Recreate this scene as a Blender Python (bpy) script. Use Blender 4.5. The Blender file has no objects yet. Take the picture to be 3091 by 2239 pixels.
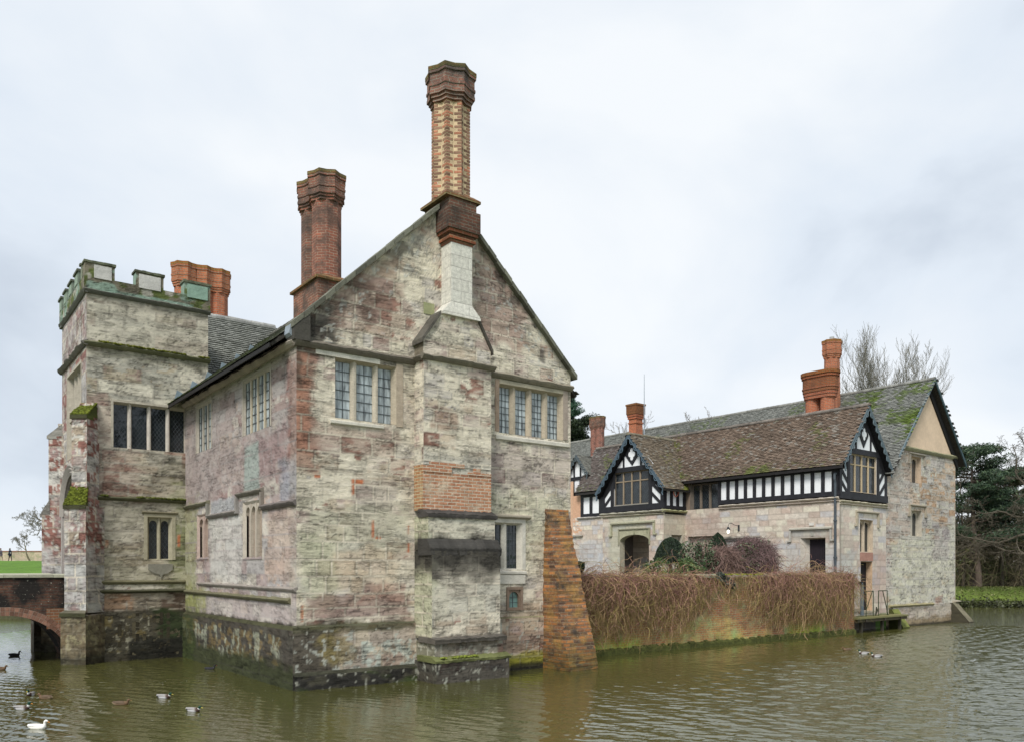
import bpy, math, random
import numpy as np
from mathutils import Vector, Matrix
R = math.radians
random.seed(7)
scene = bpy.context.scene
COL = scene.collection

# ------------------------------------------------------------------ camera
cam_d = bpy.data.cameras.new('camera')
cam = bpy.data.objects.new('camera', cam_d); COL.objects.link(cam)
cam.location = (0, 0, 2.5); cam.rotation_euler = (R(90), 0, 0)
cam_d.sensor_width = 36; cam_d.lens = 28.535
cam_d.shift_x = 0.0; cam_d.shift_y = 0.1936
cam_d.clip_start = 0.1; cam_d.clip_end = 3000
scene.camera = cam

# ------------------------------------------------------------------ view / sky / sun
scene.view_settings.view_transform = 'Standard'
scene.view_settings.look = 'None'
scene.view_settings.exposure = 1.18
scene.view_settings.gamma = 1.0
world = bpy.data.worlds.new('World'); scene.world = world; world.use_nodes = True
SUN_EL, SUN_AZ = 48, 200      # azimuth measured clockwise from +Y
wn = world.node_tree; wn.nodes.clear()
def wnode(t, **k):
    n = wn.nodes.new(t)
    for a, b in k.items(): setattr(n, a, b)
    return n
wout = wnode('ShaderNodeOutputWorld'); wbg = wnode('ShaderNodeBackground')
sky = wnode('ShaderNodeTexSky', sky_type='NISHITA', sun_disc=False)
sky.sun_elevation = R(SUN_EL); sky.sun_rotation = R(SUN_AZ)
tc = wnode('ShaderNodeTexCoord')
mp = wnode('ShaderNodeMapping'); mp.inputs['Scale'].default_value = (1.0, 1.0, 1.7); mp.inputs['Location'].default_value = (3.1, 1.7, 0.4)
wn.links.new(tc.outputs['Generated'], mp.inputs['Vector'])
nz = wnode('ShaderNodeTexNoise'); nz.inputs['Scale'].default_value = 2.3; nz.inputs['Detail'].default_value = 6; nz.inputs['Roughness'].default_value = 0.50
nz.inputs['Distortion'].default_value = 0.25
wn.links.new(mp.outputs[0], nz.inputs['Vector'])
# the thin, bright place in the cloud (upper middle of the view)
dotn = wnode('ShaderNodeVectorMath', operation='DOT_PRODUCT')
dv = Vector((0.12, 1.0, 0.52)).normalized(); dotn.inputs[1].default_value = dv
nrm = wnode('ShaderNodeVectorMath', operation='NORMALIZE')
wn.links.new(tc.outputs['Generated'], nrm.inputs[0]); wn.links.new(nrm.outputs[0], dotn.inputs[0])
mr = wnode('ShaderNodeMapRange'); mr.inputs['From Min'].default_value = 0.72; mr.inputs['From Max'].default_value = 1.0
mr.inputs['To Min'].default_value = -0.035; mr.inputs['To Max'].default_value = 0.10
wn.links.new(dotn.outputs['Value'], mr.inputs['Value'])
add = wnode('ShaderNodeMath', operation='ADD'); wn.links.new(nz.outputs['Fac'], add.inputs[0]); wn.links.new(mr.outputs[0], add.inputs[1])
ramp = wnode('ShaderNodeValToRGB')
e = ramp.color_ramp.elements
e[0].position = 0.38; e[0].color = (0.61, 0.68, 0.775, 1)
e[1].position = 0.70; e[1].color = (0.93, 0.965, 1.0, 1)
m1 = ramp.color_ramp.elements.new(0.5); m1.color = (0.775, 0.845, 0.93, 1)
sepz = wnode('ShaderNodeSeparateXYZ'); wn.links.new(nrm.outputs[0], sepz.inputs[0])
mh = wnode('ShaderNodeMapRange'); mh.inputs['From Min'].default_value = 0.0; mh.inputs['From Max'].default_value = 0.24; mh.inputs['To Min'].default_value = 0.22; mh.inputs['To Max'].default_value = 0.0
wn.links.new(sepz.outputs['Z'], mh.inputs['Value'])
add2 = wnode('ShaderNodeMath', operation='ADD'); wn.links.new(add.outputs[0], add2.inputs[0]); wn.links.new(mh.outputs[0], add2.inputs[1])
wn.links.new(add2.outputs[0], ramp.inputs['Fac'])
# a little of the clear sky above the cloud comes through
sc_ = wnode('ShaderNodeVectorMath', operation='SCALE'); sc_.inputs['Scale'].default_value = 0.08
wn.links.new(sky.outputs[0], sc_.inputs[0])
mixs = wnode('ShaderNodeMixRGB'); mixs.inputs['Fac'].default_value = 0.06
wn.links.new(ramp.outputs[0], mixs.inputs[1]); wn.links.new(sc_.outputs[0], mixs.inputs[2])
wn.links.new(mixs.outputs[0], wbg.inputs['Color']); wbg.inputs['Strength'].default_value = 0.462
wn.links.new(wbg.outputs[0], wout.inputs[0])
sun_d = bpy.data.lights.new('sun', 'SUN'); sun_d.energy = 1.5; sun_d.angle = R(20); sun_d.color = (1.0, 0.96, 0.9)
sun = bpy.data.objects.new('sun', sun_d); COL.objects.link(sun)
_az = R(SUN_AZ); _el = R(SUN_EL)
sdir = Vector((math.sin(_az)*math.cos(_el), math.cos(_az)*math.cos(_el), math.sin(_el)))
sun.rotation_euler = sdir.to_track_quat('Z', 'Y').to_euler()

# ------------------------------------------------------------------ numpy noise
def hsh(ix, iy, seed=0):
    h = (ix.astype(np.int64)*374761393 + iy.astype(np.int64)*668265263 + seed*1274126177) & 0xFFFFFFFF
    h = ((h ^ (h >> 13))*1274126177) & 0xFFFFFFFF
    h = ((h ^ (h >> 16))*2246822519) & 0xFFFFFFFF
    return ((h ^ (h >> 15)) & 0xFFFFFF)/float(0xFFFFFF)
def vn(x, y, seed=0):
    x = np.asarray(x, float); y = np.asarray(y, float)
    ix = np.floor(x).astype(np.int64); iy = np.floor(y).astype(np.int64)
    fx = x-ix; fy = y-iy; fx = fx*fx*(3-2*fx); fy = fy*fy*(3-2*fy)
    a = hsh(ix, iy, seed); b = hsh(ix+1, iy, seed); c = hsh(ix, iy+1, seed); d = hsh(ix+1, iy+1, seed)
    return (a*(1-fx)+b*fx)*(1-fy) + (c*(1-fx)+d*fx)*fy
def fbm(x, y, seed=0, o=4, g=0.5):
    s = 0; a = 1; t = 0
    for i in range(o):
        s = s + a*vn(np.asarray(x)*2**i, np.asarray(y)*2**i, seed+i*17); t += a; a *= g
    return s/t
def sstep(a, b, x):
    t = np.clip((np.asarray(x, float)-a)/(b-a), 0, 1); return t*t*(3-2*t)

# ------------------------------------------------------------------ mesh accumulator
ID4 = np.eye(4)
def frame(o, dx, out):
    """plane frame: x along the wall, y outward, z up"""
    m = np.eye(4); m[:3, 0] = dx; m[:3, 1] = out; m[:3, 2] = (0, 0, 1); m[:3, 3] = o; return m
class Acc:
    def __init__(s, T=None):
        s.v = []; s.c = []; s.uv = []; s.loops = []; s.sizes = []; s.m = []; s.n = 0; s.T = ID4 if T is None else T
    def add(s, v, faces, col=(.5, .5, .5), uv=None, m=0):
        v = np.asarray(v, float).reshape(-1, 3); n = len(v)
        v = v @ s.T[:3, :3].T + s.T[:3, 3]
        s.v.append(v)
        c = np.asarray(col, float)
        if c.ndim == 1: c = np.tile(c[:3], (n, 1))
        s.c.append(c[:, :3])
        if uv is None: uv = np.zeros((n, 2))
        s.uv.append(np.asarray(uv, float))
        for f in faces:
            f = np.asarray(f)
            if f.ndim == 1: f = f[None, :]
            if len(f) == 0: continue
            s.loops.append((f+s.n).ravel()); s.sizes.append(np.full(len(f), f.shape[1])); s.m.append(np.full(len(f), m))
        s.n += n
    def poly(s, pts, col=(.5, .5, .5), m=0, uv=None):
        p = np.asarray(pts, float)
        if uv is None:
            nn = np.zeros(3)
            for i in range(len(p)):
                a = p[i]; b = p[(i+1) % len(p)]
                nn += np.cross(a, b)
            L = np.linalg.norm(nn); nn = nn/L if L > 0 else np.array((0, 0, 1.))
            if abs(nn[2]) > .8: uv = p[:, :2]
            else:
                t = np.array((-nn[1], nn[0], 0)); t /= max(np.linalg.norm(t), 1e-9)
                w = np.cross(nn, t)
                uv = np.stack([p@t, p[:, 2] if abs(nn[2]) < .3 else p@w], 1)
        s.add(p, [np.arange(len(p))], col, uv, m)
    def box(s, x0, x1, y0, y1, z0, z1, col=(.5, .5, .5), m=0):
        P = lambda x, y, z: (x, y, z)
        for q in ([P(x0,y0,z0),P(x1,y0,z0),P(x1,y0,z1),P(x0,y0,z1)], [P(x1,y1,z0),P(x0,y1,z0),P(x0,y1,z1),P(x1,y1,z1)],
                  [P(x0,y1,z0),P(x0,y0,z0),P(x0,y0,z1),P(x0,y1,z1)], [P(x1,y0,z0),P(x1,y1,z0),P(x1,y1,z1),P(x1,y0,z1)],
                  [P(x0,y0,z1),P(x1,y0,z1),P(x1,y1,z1),P(x0,y1,z1)], [P(x0,y1,z0),P(x1,y1,z0),P(x1,y0,z0),P(x0,y0,z0)]):
            s.poly(q, col, m)
    def prism(s, prof, d, col=(.5, .5, .5), m=0):
        """closed profile (n,3) swept by vector d, with caps"""
        p = np.asarray(prof, float); d = np.asarray(d, float); n = len(p)
        s.poly(p, col, m); s.poly((p+d)[::-1], col, m)
        for i in range(n):
            a, b = p[i], p[(i+1) % n]; s.poly([a, b, b+d, a+d], col, m)
    def loft(s, rings, cols=None, cap=True, m=0, closed=True):
        """rings: list of (k,3); shared verts between rings duplicated per band for crisp edges"""
        for i in range(len(rings)-1):
            a = np.asarray(rings[i], float); b = np.asarray(rings[i+1], float); k = len(a)
            if len(s_per(a)) == 0: pass
            L = np.concatenate([[0], np.cumsum(np.linalg.norm(np.roll(a, -1, 0)-a, axis=1))])
            col = cols[i] if cols is not None and not np.isscalar(cols[0]) else (cols if cols is not None else (.5, .5, .5))
            for j in range(k if closed else k-1):
                jj = (j+1) % k
                s.add([a[j], a[jj], b[jj], b[j]], [[0, 1, 2, 3]], col, [(L[j], a[j][2]), (L[j+1], a[jj][2]), (L[j+1], b[jj][2]), (L[j], b[j][2])], m)
        if cap:
            c0 = cols[0] if cols is not None and not np.isscalar(cols[0]) else (cols or (.5, .5, .5))
            c1 = cols[-1] if cols is not None and not np.isscalar(cols[0]) else (cols or (.5, .5, .5))
            s.poly(np.asarray(rings[0])[::-1], c0, m); s.poly(rings[-1], c1, m)
    def tube(s, pts, rad, k=6, col=(.5, .5, .5), m=0):
        pts = np.asarray(pts, float); rad = np.broadcast_to(np.asarray(rad, float), (len(pts),))
        s.tubes(pts[None], rad[None], k, col, m)
    def tubes(s, P, rad, k=3, col=(.5, .5, .5), m=0):
        """P (N,K,3), rad (N,K), col (3,) or (N,3)"""
        P = np.asarray(P, float); N, K, _ = P.shape
        t = np.gradient(P, axis=1); t /= np.maximum(np.linalg.norm(t, axis=2, keepdims=True), 1e-9)
        up = np.where(np.abs(t[..., 2:3]) > .9, np.array((1., 0, 0)), np.array((0, 0, 1.)))
        a = np.cross(t, up); a /= np.maximum(np.linalg.norm(a, axis=2, keepdims=True), 1e-9); b = np.cross(t, a)
        ang = np.arange(k)*2*np.pi/k
        ring = (a[:, :, None]*np.cos(ang)[None, None, :, None] + b[:, :, None]*np.sin(ang)[None, None, :, None])*np.asarray(rad)[:, :, None, None]
        V = (P[:, :, None] + ring).reshape(-1, 3)
        i = np.arange(N)[:, None, None]*K*k + np.arange(K-1)[None, :, None]*k + np.arange(k)[None, None, :]
        j = np.arange(N)[:, None, None]*K*k + np.arange(K-1)[None, :, None]*k + ((np.arange(k)+1) % k)[None, None, :]
        F = np.stack([i, j, j+k, i+k], -1).reshape(-1, 4)
        c = np.asarray(col, float)
        if c.ndim == 2: c = np.repeat(c, K*k, 0)
        s.add(V, [F], c, None, m)
    def build(s, name, mats, parent=None, smooth=False, loc=None):
        if s.n == 0: raise ValueError('empty mesh '+name)
        me = bpy.data.meshes.new(name)
        V = np.concatenate(s.v); L = np.concatenate(s.loops).astype(np.int32); S = np.concatenate(s.sizes).astype(np.int32); M = np.concatenate(s.m).astype(np.int32)
        me.vertices.add(len(V)); me.vertices.foreach_set('co', V.astype(np.float32).ravel())
        me.loops.add(len(L)); me.loops.foreach_set('vertex_index', L)
        me.polygons.add(len(S)); st = np.concatenate([[0], np.cumsum(S)[:-1]]).astype(np.int32)
        me.polygons.foreach_set('loop_start', st); me.polygons.foreach_set('loop_total', S)
        me.polygons.foreach_set('material_index', M)
        me.polygons.foreach_set('use_smooth', np.full(len(S), bool(smooth)))
        me.update(calc_edges=True)
        uvl = me.uv_layers.new(name='UVMap'); UV = np.concatenate(s.uv)[L]; uvl.data.foreach_set('uv', UV.astype(np.float32).ravel())
        C = np.concatenate(s.c); C4 = np.concatenate([np.clip(C, 0, 1), np.ones((len(C), 1))], 1)
        ca = me.color_attributes.new(name='Col', type='FLOAT_COLOR', domain='POINT'); ca.data.foreach_set('color', C4.astype(np.float32).ravel())
        for mt in (mats if isinstance(mats, (list, tuple)) else [mats]): me.materials.append(mt)
        me.validate(clean_customdata=False)
        o = bpy.data.objects.new(name, me); COL.objects.link(o)
        if parent is not None: o.parent = parent
        if loc is not None: o.location = loc
        return o
def s_per(a): return a

def tag(o, label, cat, group=None):
    o['label'] = label; o['category'] = cat
    if group: o['group'] = group
    return o
def thing(name, label, cat, loc=(0, 0, 0), rz=0, group=None):
    o = bpy.data.objects.new(name, None); COL.objects.link(o); o.location = loc; o.rotation_euler = (0, 0, rz); o.empty_display_size = .3
    return tag(o, label, cat, group)
def kind(o, k): o['kind'] = k; return o

# ------------------------------------------------------------------ materials
def newmat(name):
    m = bpy.data.materials.new(name); m.use_nodes = True; nt = m.node_tree; nt.nodes.clear()
    out = nt.nodes.new('ShaderNodeOutputMaterial'); b = nt.nodes.new('ShaderNodeBsdfPrincipled'); nt.links.new(b.outputs[0], out.inputs[0])
    return m, nt, b
def N(nt, t, **k):
    n = nt.nodes.new(t)
    for a, v in k.items():
        if a in n.inputs: n.inputs[a].default_value = v
        else: setattr(n, a, v)
    return n
def coords(nt, which='UV', scale=(1, 1, 1)):
    t = nt.nodes.new('ShaderNodeTexCoord'); mpn = nt.nodes.new('ShaderNodeMapping'); mpn.inputs['Scale'].default_value = scale
    nt.links.new(t.outputs[which], mpn.inputs['Vector']); return mpn.outputs[0]
def mulnoise(nt, colsock, vec, scale, lo, hi, detail=5, rough=.6):
    n = N(nt, 'ShaderNodeTexNoise', Scale=scale, Detail=detail, Roughness=rough); nt.links.new(vec, n.inputs['Vector'])
    r = N(nt, 'ShaderNodeMapRange'); r.inputs['From Min'].default_value = .3; r.inputs['From Max'].default_value = .7
    r.inputs['To Min'].default_value = lo; r.inputs['To Max'].default_value = hi; nt.links.new(n.outputs['Fac'], r.inputs['Value'])
    v = N(nt, 'ShaderNodeVectorMath', operation='SCALE'); nt.links.new(colsock, v.inputs[0]); nt.links.new(r.outputs[0], v.inputs['Scale'])
    return v.outputs[0]
def bump(nt, b, srcs, dist=.02, strength=1.0):
    prev = None
    for h, d in srcs:
        bn = N(nt, 'ShaderNodeBump', Strength=strength, Distance=d); nt.links.new(h, bn.inputs['Height'])
        if prev: nt.links.new(prev, bn.inputs['Normal'])
        prev = bn.outputs[0]
    nt.links.new(prev, b.inputs['Normal'])
def m_attr(name, rough=.9, vscale=(1, 1, 1), n1=(9, .8, 1.18), n2=(45, .82, 1.15), bumps=((12, .02), (60, .006)), which='UV', spec=.25, basecol=None):
    """colour from the mesh (or basecol) broken up by noise, with bump"""
    m, nt, b = newmat(name); vec = coords(nt, which, vscale)
    if basecol is None:
        a = N(nt, 'ShaderNodeAttribute', attribute_name='Col'); c = a.outputs['Color']
    else:
        a = N(nt, 'ShaderNodeRGB'); a.outputs[0].default_value = (*basecol, 1); c = a.outputs[0]
    for sc, lo, hi in (n1, n2):
        c = mulnoise(nt, c, vec, sc, lo, hi)
    nt.links.new(c, b.inputs['Base Color']); b.inputs['Roughness'].default_value = rough; b.inputs['Specular IOR Level'].default_value = spec
    hs = []
    for sc, d in bumps:
        n = N(nt, 'ShaderNodeTexNoise', Scale=sc, Detail=4, Roughness=.6); nt.links.new(vec, n.inputs['Vector']); hs.append((n.outputs['Fac'], d))
    if hs: bump(nt, b, hs)
    return m
MAT = {}
def m_stone(name, crack=.31, dens=.555):
    m = m_attr(name, vscale=(1, 2.2, 1), n1=(4, .88, 1.12), n2=(34, .84, 1.16), bumps=((10, .018), (40, .012))); nt = m.node_tree
    b = [n for n in nt.nodes if n.type == 'BSDF_PRINCIPLED'][0]; c = b.inputs['Base Color'].links[0].from_socket
    bn = b.inputs['Normal'].links[0].from_socket; hsum = None
    for (vs, sc, w, k, mlo) in (((1, 9, 1), 2.6, .016, crack, dens), ((1, 5, 1), 6.5, .030, crack*.75, dens-.03), ((.20, 5.2, 1), 1.5, .009, crack*.75, dens-.10)):
        vec = coords(nt, 'UV', vs); n = N(nt, 'ShaderNodeTexNoise', Scale=sc, Detail=5, Roughness=.55, Distortion=.5); nt.links.new(vec, n.inputs['Vector'])
        s = N(nt, 'ShaderNodeMath', operation='SUBTRACT'); s.inputs[1].default_value = .5; nt.links.new(n.outputs['Fac'], s.inputs[0]); a = N(nt, 'ShaderNodeMath', operation='ABSOLUTE'); nt.links.new(s.outputs[0], a.inputs[0])
        r = N(nt, 'ShaderNodeMapRange'); r.inputs['From Min'].default_value = 0.0; r.inputs['From Max'].default_value = w; r.inputs['To Min'].default_value = 1; r.inputs['To Max'].default_value = 0; nt.links.new(a.outputs[0], r.inputs['Value'])
        mk = N(nt, 'ShaderNodeTexNoise', Scale=1.6, Detail=3); nt.links.new(coords(nt, 'UV', (1, 1.5, 1)), mk.inputs['Vector']); r2 = N(nt, 'ShaderNodeMapRange'); r2.inputs['From Min'].default_value = mlo-.06; r2.inputs['From Max'].default_value = mlo+.10; nt.links.new(mk.outputs['Fac'], r2.inputs['Value'])
        p = N(nt, 'ShaderNodeMath', operation='MULTIPLY'); nt.links.new(r.outputs[0], p.inputs[0]); nt.links.new(r2.outputs[0], p.inputs[1])
        mx = N(nt, 'ShaderNodeMixRGB'); mx.blend_type = 'MULTIPLY'; nt.links.new(p.outputs[0], mx.inputs['Fac']); nt.links.new(c, mx.inputs[1]); mx.inputs[2].default_value = (1-k, 1-k*1.03, 1-k*1.05, 1); c = mx.outputs[0]
        iv = N(nt, 'ShaderNodeMath', operation='SUBTRACT'); iv.inputs[0].default_value = 1; nt.links.new(p.outputs[0], iv.inputs[1]); bb = N(nt, 'ShaderNodeBump', Distance=.009); nt.links.new(iv.outputs[0], bb.inputs['Height']); nt.links.new(bn, bb.inputs['Normal']); bn = bb.outputs[0]
    nt.links.new(c, b.inputs['Base Color']); nt.links.new(bn, b.inputs['Normal']); return m
MAT['stone'] = m_stone('weathered_stone'); MAT['stone_smooth'] = m_stone('pale_weathered_stone', .17, .58)
MAT['ashlar'] = m_attr('ashlar_stone', n1=(6, .86, 1.12), n2=(40, .88, 1.1), bumps=((12, .015), (50, .005)))
MAT['dress'] = m_attr('dressed_stone', n1=(4, .82, 1.12), n2=(30, .86, 1.12), bumps=((10, .015), (50, .006)))
MAT['tiles'] = m_attr('clay_tiles', which='Object', n1=(6, .75, 1.2), n2=(30, .75, 1.25), bumps=((30, .01),))
MAT['generic'] = m_attr('painted', rough=.7, which='Object', n1=(3, .92, 1.06), n2=(30, .94, 1.05), bumps=((40, .002),))
MAT['moss'] = m_attr('moss', which='Object', n1=(12, .6, 1.4), n2=(60, .6, 1.4), bumps=((25, .06), (90, .02)))
MAT['bark'] = m_attr('bark', which='Object', vscale=(1, 1, .3), n1=(3, .75, 1.25), n2=(14, .7, 1.3), bumps=((8, .03),))
MAT['leaf'] = m_attr('leaves', rough=.55, which='Object', n1=(.8, .8, 1.2), n2=(7, .75, 1.25), bumps=(), spec=.4)
MAT['twig'] = m_attr('twigs', rough=.85, which='Object', n1=(1.5, .8, 1.2), n2=(9, .8, 1.2), bumps=())
MAT['timber'] = m_attr('black_timber', rough=.6, which='Object', basecol=(.016, .016, .02), n1=(5, .7, 1.4), n2=(30, .8, 1.3), bumps=((25, .004),), spec=.35)
MAT['plaster'] = m_attr('white_plaster', rough=.9, which='Object', basecol=(.84, .86, .88), n1=(1.2, .93, 1.05), n2=(9, .96, 1.03), bumps=((14, .004),))
MAT['metal'] = m_attr('painted_metal', rough=.5, which='Object', n1=(5, .8, 1.2), n2=(30, .85, 1.15), bumps=())
MAT['feather'] = m_attr('plumage', rough=.6, which='Object', n1=(30, .85, 1.15), n2=(90, .85, 1.15), bumps=((120, .002),))
MAT['cloth'] = m_attr('cloth', rough=.9, which='Object', n1=(8, .85, 1.1), n2=(40, .9, 1.1), bumps=())

def m_brick(name, c1, c2, mortar, bw=.23, bh=.075, ms=.012, stain=None, lichen=0.0, stainscale=.9, c3=None, stainlo=.45, stainhi=.62, green=None, bias=-.1):
    m, nt, b = newmat(name); vec = coords(nt, 'UV')
    dn = N(nt, 'ShaderNodeTexNoise', Scale=3.0, Detail=3); nt.links.new(vec, dn.inputs['Vector'])
    va = N(nt, 'ShaderNodeVectorMath', operation='MULTIPLY_ADD'); va.inputs[1].default_value = (.015, .012, 0); nt.links.new(dn.outputs['Color'], va.inputs[0]); nt.links.new(vec, va.inputs[2])
    br = N(nt, 'ShaderNodeTexBrick', offset=.5); br.inputs['Scale'].default_value = 1.0
    br.inputs['Brick Width'].default_value = bw; br.inputs['Row Height'].default_value = bh; br.inputs['Mortar Size'].default_value = ms; br.inputs['Mortar Smooth'].default_value = .3; br.inputs['Bias'].default_value = bias
    br.inputs['Color1'].default_value = (*c1, 1); br.inputs['Color2'].default_value = (*c2, 1); br.inputs['Mortar'].default_value = (*mortar, 1)
    nt.links.new(va.outputs[0], br.inputs['Vector'])
    c = br.outputs['Color']
    def mixn(c, col, scale, lo, hi, detail=6, vs=None):
        n = N(nt, 'ShaderNodeTexNoise', Scale=scale, Detail=detail, Roughness=.65); nt.links.new(vs or vec, n.inputs['Vector'])
        r = N(nt, 'ShaderNodeMapRange'); r.inputs['From Min'].default_value = lo; r.inputs['From Max'].default_value = hi; nt.links.new(n.outputs['Fac'], r.inputs['Value'])
        mx = N(nt, 'ShaderNodeMixRGB'); nt.links.new(r.outputs[0], mx.inputs['Fac']); nt.links.new(c, mx.inputs[1]); mx.inputs[2].default_value = (*col, 1)
        return mx.outputs[0]
    if c3: c = mixn(c, c3, 2.3, .46, .66)
    if stain: c = mixn(c, stain, stainscale, stainlo, stainhi)
    if green: c = mixn(c, green, 1.7, .5, .68)
    if lichen: c = mixn(c, (.55, .55, .45), 16, .72-lichen, .80-lichen, 3)
    at = N(nt, 'ShaderNodeAttribute', attribute_name='Col')       # per-mesh tint, 0.5 = neutral
    sc2 = N(nt, 'ShaderNodeVectorMath', operation='MULTIPLY'); nt.links.new(at.outputs['Color'], sc2.inputs[0]); nt.links.new(c, sc2.inputs[1])
    sc3 = N(nt, 'ShaderNodeVectorMath', operation='SCALE'); sc3.inputs['Scale'].default_value = 2.0; nt.links.new(sc2.outputs[0], sc3.inputs[0])
    c = mulnoise(nt, sc3.outputs[0], vec, 14, .78, 1.2)
    c = mulnoise(nt, c, vec, 60, .8, 1.18)
    nt.links.new(c, b.inputs['Base Color']); b.inputs['Roughness'].default_value = .92; b.inputs['Specular IOR Level'].default_value = .2
    inv = N(nt, 'ShaderNodeMath', operation='SUBTRACT'); inv.inputs[0].default_value = 1; nt.links.new(br.outputs['Fac'], inv.inputs[1])
    n2 = N(nt, 'ShaderNodeTexNoise', Scale=30, Detail=4); nt.links.new(vec, n2.inputs['Vector'])
    bump(nt, b, [(inv.outputs[0], .012), (n2.outputs['Fac'], .008)])
    return m
MAT['brick_chim'] = m_brick('brown_chimney_brick', (.20, .10, .075), (.30, .13, .09), (.30, .25, .20), stain=(.10, .08, .07), lichen=.03, stainscale=1.6)
MAT['brick_orange'] = m_brick('orange_brick', (.47, .155, .075), (.36, .115, .06), (.36, .23, .16), stain=(.26, .12, .08), stainscale=1.4, stainlo=.5, stainhi=.72)
MAT['brick_patch'] = m_brick('repair_brick', (.47, .23, .13), (.38, .17, .10), (.56, .47, .36), stain=(.55, .45, .33), stainscale=2.2, stainlo=.50, stainhi=.68, lichen=.05)
MAT['brick_butt'] = m_brick('buttress_brick', (.50, .20, .07), (.12, .07, .05), (.22, .16, .11), stain=(.07, .055, .045), c3=(.34, .20, .07), lichen=.07, stainscale=1.5, stainlo=.52, stainhi=.66, bias=.15, bh=.085)
MAT['brick_wall'] = m_brick('garden_wall_brick', (.33, .14, .07), (.20, .085, .05), (.27, .21, .13), stain=(.20, .17, .07), stainlo=.50, stainhi=.66, c3=(.34, .22, .10), lichen=.06, green=(.27, .28, .15))
MAT['brick_bridge'] = m_brick('bridge_brick', (.20, .095, .06), (.13, .06, .045), (.15, .12, .09), stain=(.026, .023, .021), stainscale=1.1, stainlo=.34, stainhi=.52, lichen=.07)
MAT['brick_vouss'] = m_attr('arch_brick', which='UV', n1=(9, .8, 1.2), n2=(40, .8, 1.2), bumps=((40, .008),))

def m_glass(name, col, rough=.12, streak=False, lo=.5, hi=1.5):
    m, nt, b = newmat(name); vec = coords(nt, 'UV', (5, .8, 1) if streak else (1, 1, 1))
    a = N(nt, 'ShaderNodeRGB'); a.outputs[0].default_value = (*col, 1)
    c = mulnoise(nt, a.outputs[0], vec, 2.2 if streak else 3, lo, hi, 3)
    nt.links.new(c, b.inputs['Base Color']); b.inputs['Roughness'].default_value = rough; b.inputs['Specular IOR Level'].default_value = .6
    n = N(nt, 'ShaderNodeTexNoise', Scale=5, Detail=2); nt.links.new(coords(nt, 'UV'), n.inputs['Vector']); bump(nt, b, [(n.outputs['Fac'], .012)])
    return m
MAT['flue'] = m_brick('flue_ashlar', (.66, .64, .57), (.61, .59, .52), (.48, .46, .41), bw=.40, bh=.27, ms=.005)
MAT['glass_pale'] = m_glass('curtained_glass', (.38, .43, .44), .16, True, .25, 1.45)
MAT['glass_dark'] = m_glass('dark_glass', (.018, .024, .028), .1)
MAT['glass_green'] = m_glass('green_glass', (.16, .28, .25), .25)
MAT['lead'] = m_attr('lead', rough=.5, which='Object', basecol=(.075, .085, .095), bumps=())

# ------------------------------------------------------------------ stone walls as displaced, coloured grids
CREAM = (.76, .69, .545); PALE = (.62, .60, .54); GREYS = (.60, .55, .485); BUFF = (.60, .50, .38); PINK = (.53, .42, .36); RED = (.33, .185, .14)
GREENG = (.44, .45, .32); MAUVE = (.36, .29, .29); OCHRE = (.46, .33, .17); BLACK = (.055, .052, .045); LICH = (.52, .56, .47); DKGREEN = (.06, .075, .03)
def blocks(x, z, seed, hmin, hmax, wmin, wmax, warp=.016):
    rs = np.random.RandomState(seed)
    hs = rs.uniform(hmin, hmax, 120); bd = np.cumsum(hs)-2.0
    xw = x + warp*(fbm(x*3, z*3, seed+5, 3)-.5)*2; zw = z + warp*(fbm(x*2, z*3, seed+9, 3)-.5)*2
    k = np.searchsorted(bd, zw); k = np.clip(k, 1, 118)
    dz = np.minimum(zw-bd[k-1], bd[k]-zw)
    wc = rs.uniform(wmin, wmax, 130)[k]; off = rs.uniform(0, 1, 130)[k]
    q = xw/wc+off+40; cell = np.floor(q).astype(np.int64); fr = q-cell
    b0 = hsh(cell, k, seed+1)*.45; b1 = hsh(cell+1, k, seed+1)*.45
    left = fr < b0; c = np.where(left, cell-1, cell)
    dxx = np.where(left, b0-fr, np.minimum(fr-b0, 1+b1-fr))*wc
    return c, k, np.minimum(dxx, dz)
def palette(c, k, x, z, seed, weights, cols, ragged=.10, bright=.10):
    """weights: list of arrays/scalars, cols list; each block gets one colour, ragged by noise"""
    W = np.stack([np.broadcast_to(np.asarray(w, float), x.shape) for w in weights], 0); W = np.maximum(W, 0)+1e-6; W = W/W.sum(0)
    cum = np.cumsum(W, 0)
    r = hsh(c, k, seed+31) + (fbm(x*4, z*7, seed+33, 4)-.5)*ragged
    idx = (r[None] > cum).sum(0); idx = np.clip(idx, 0, len(cols)-1)
    out = np.asarray(cols)[idx]
    br = 1+(hsh(c, k, seed+41)-.5)*2*bright
    return out*br[..., None]
def mixc(C, col, a): return C*(1-a[..., None]) + np.asarray(col)*a[..., None]
def patch(C, x, z, x0, x1, z0, z1, col, a=1.0, soft=.12, seed=0, rag=.25, fx=3, fz=5):
    d = np.minimum(np.minimum(x-x0, x1-x), np.minimum(z-z0, z1-z)) + (fbm(x*fx, z*fz, seed+77, 4)-.5)*2*rag
    return mixc(C, col, a*sstep(-soft/2, soft/2, d))
def cracks(x, z, seed, fx=1.6, fz=15., w=.022):
    """thin, short, nearly level weather cracks"""
    n = fbm(x*fx+.6*vn(x*7, z*7, seed), z*fz, seed+3, 3, .45); l = 1-sstep(w*.4, w, np.abs(n-.5)); return l*sstep(.42, .60, fbm(x*1.1, z*1.6, seed+5, 2))
def washf(C, x, z, seed, a=.6):
    lo = sstep(.40, .54, fbm(x*5, z*16, seed+13, 4)*.6+fbm(x*.9, z*.9, seed+14, 2)*.4); return mixc(C, (.79, .725, .59), lo*a*(z > 1.36))
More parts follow.
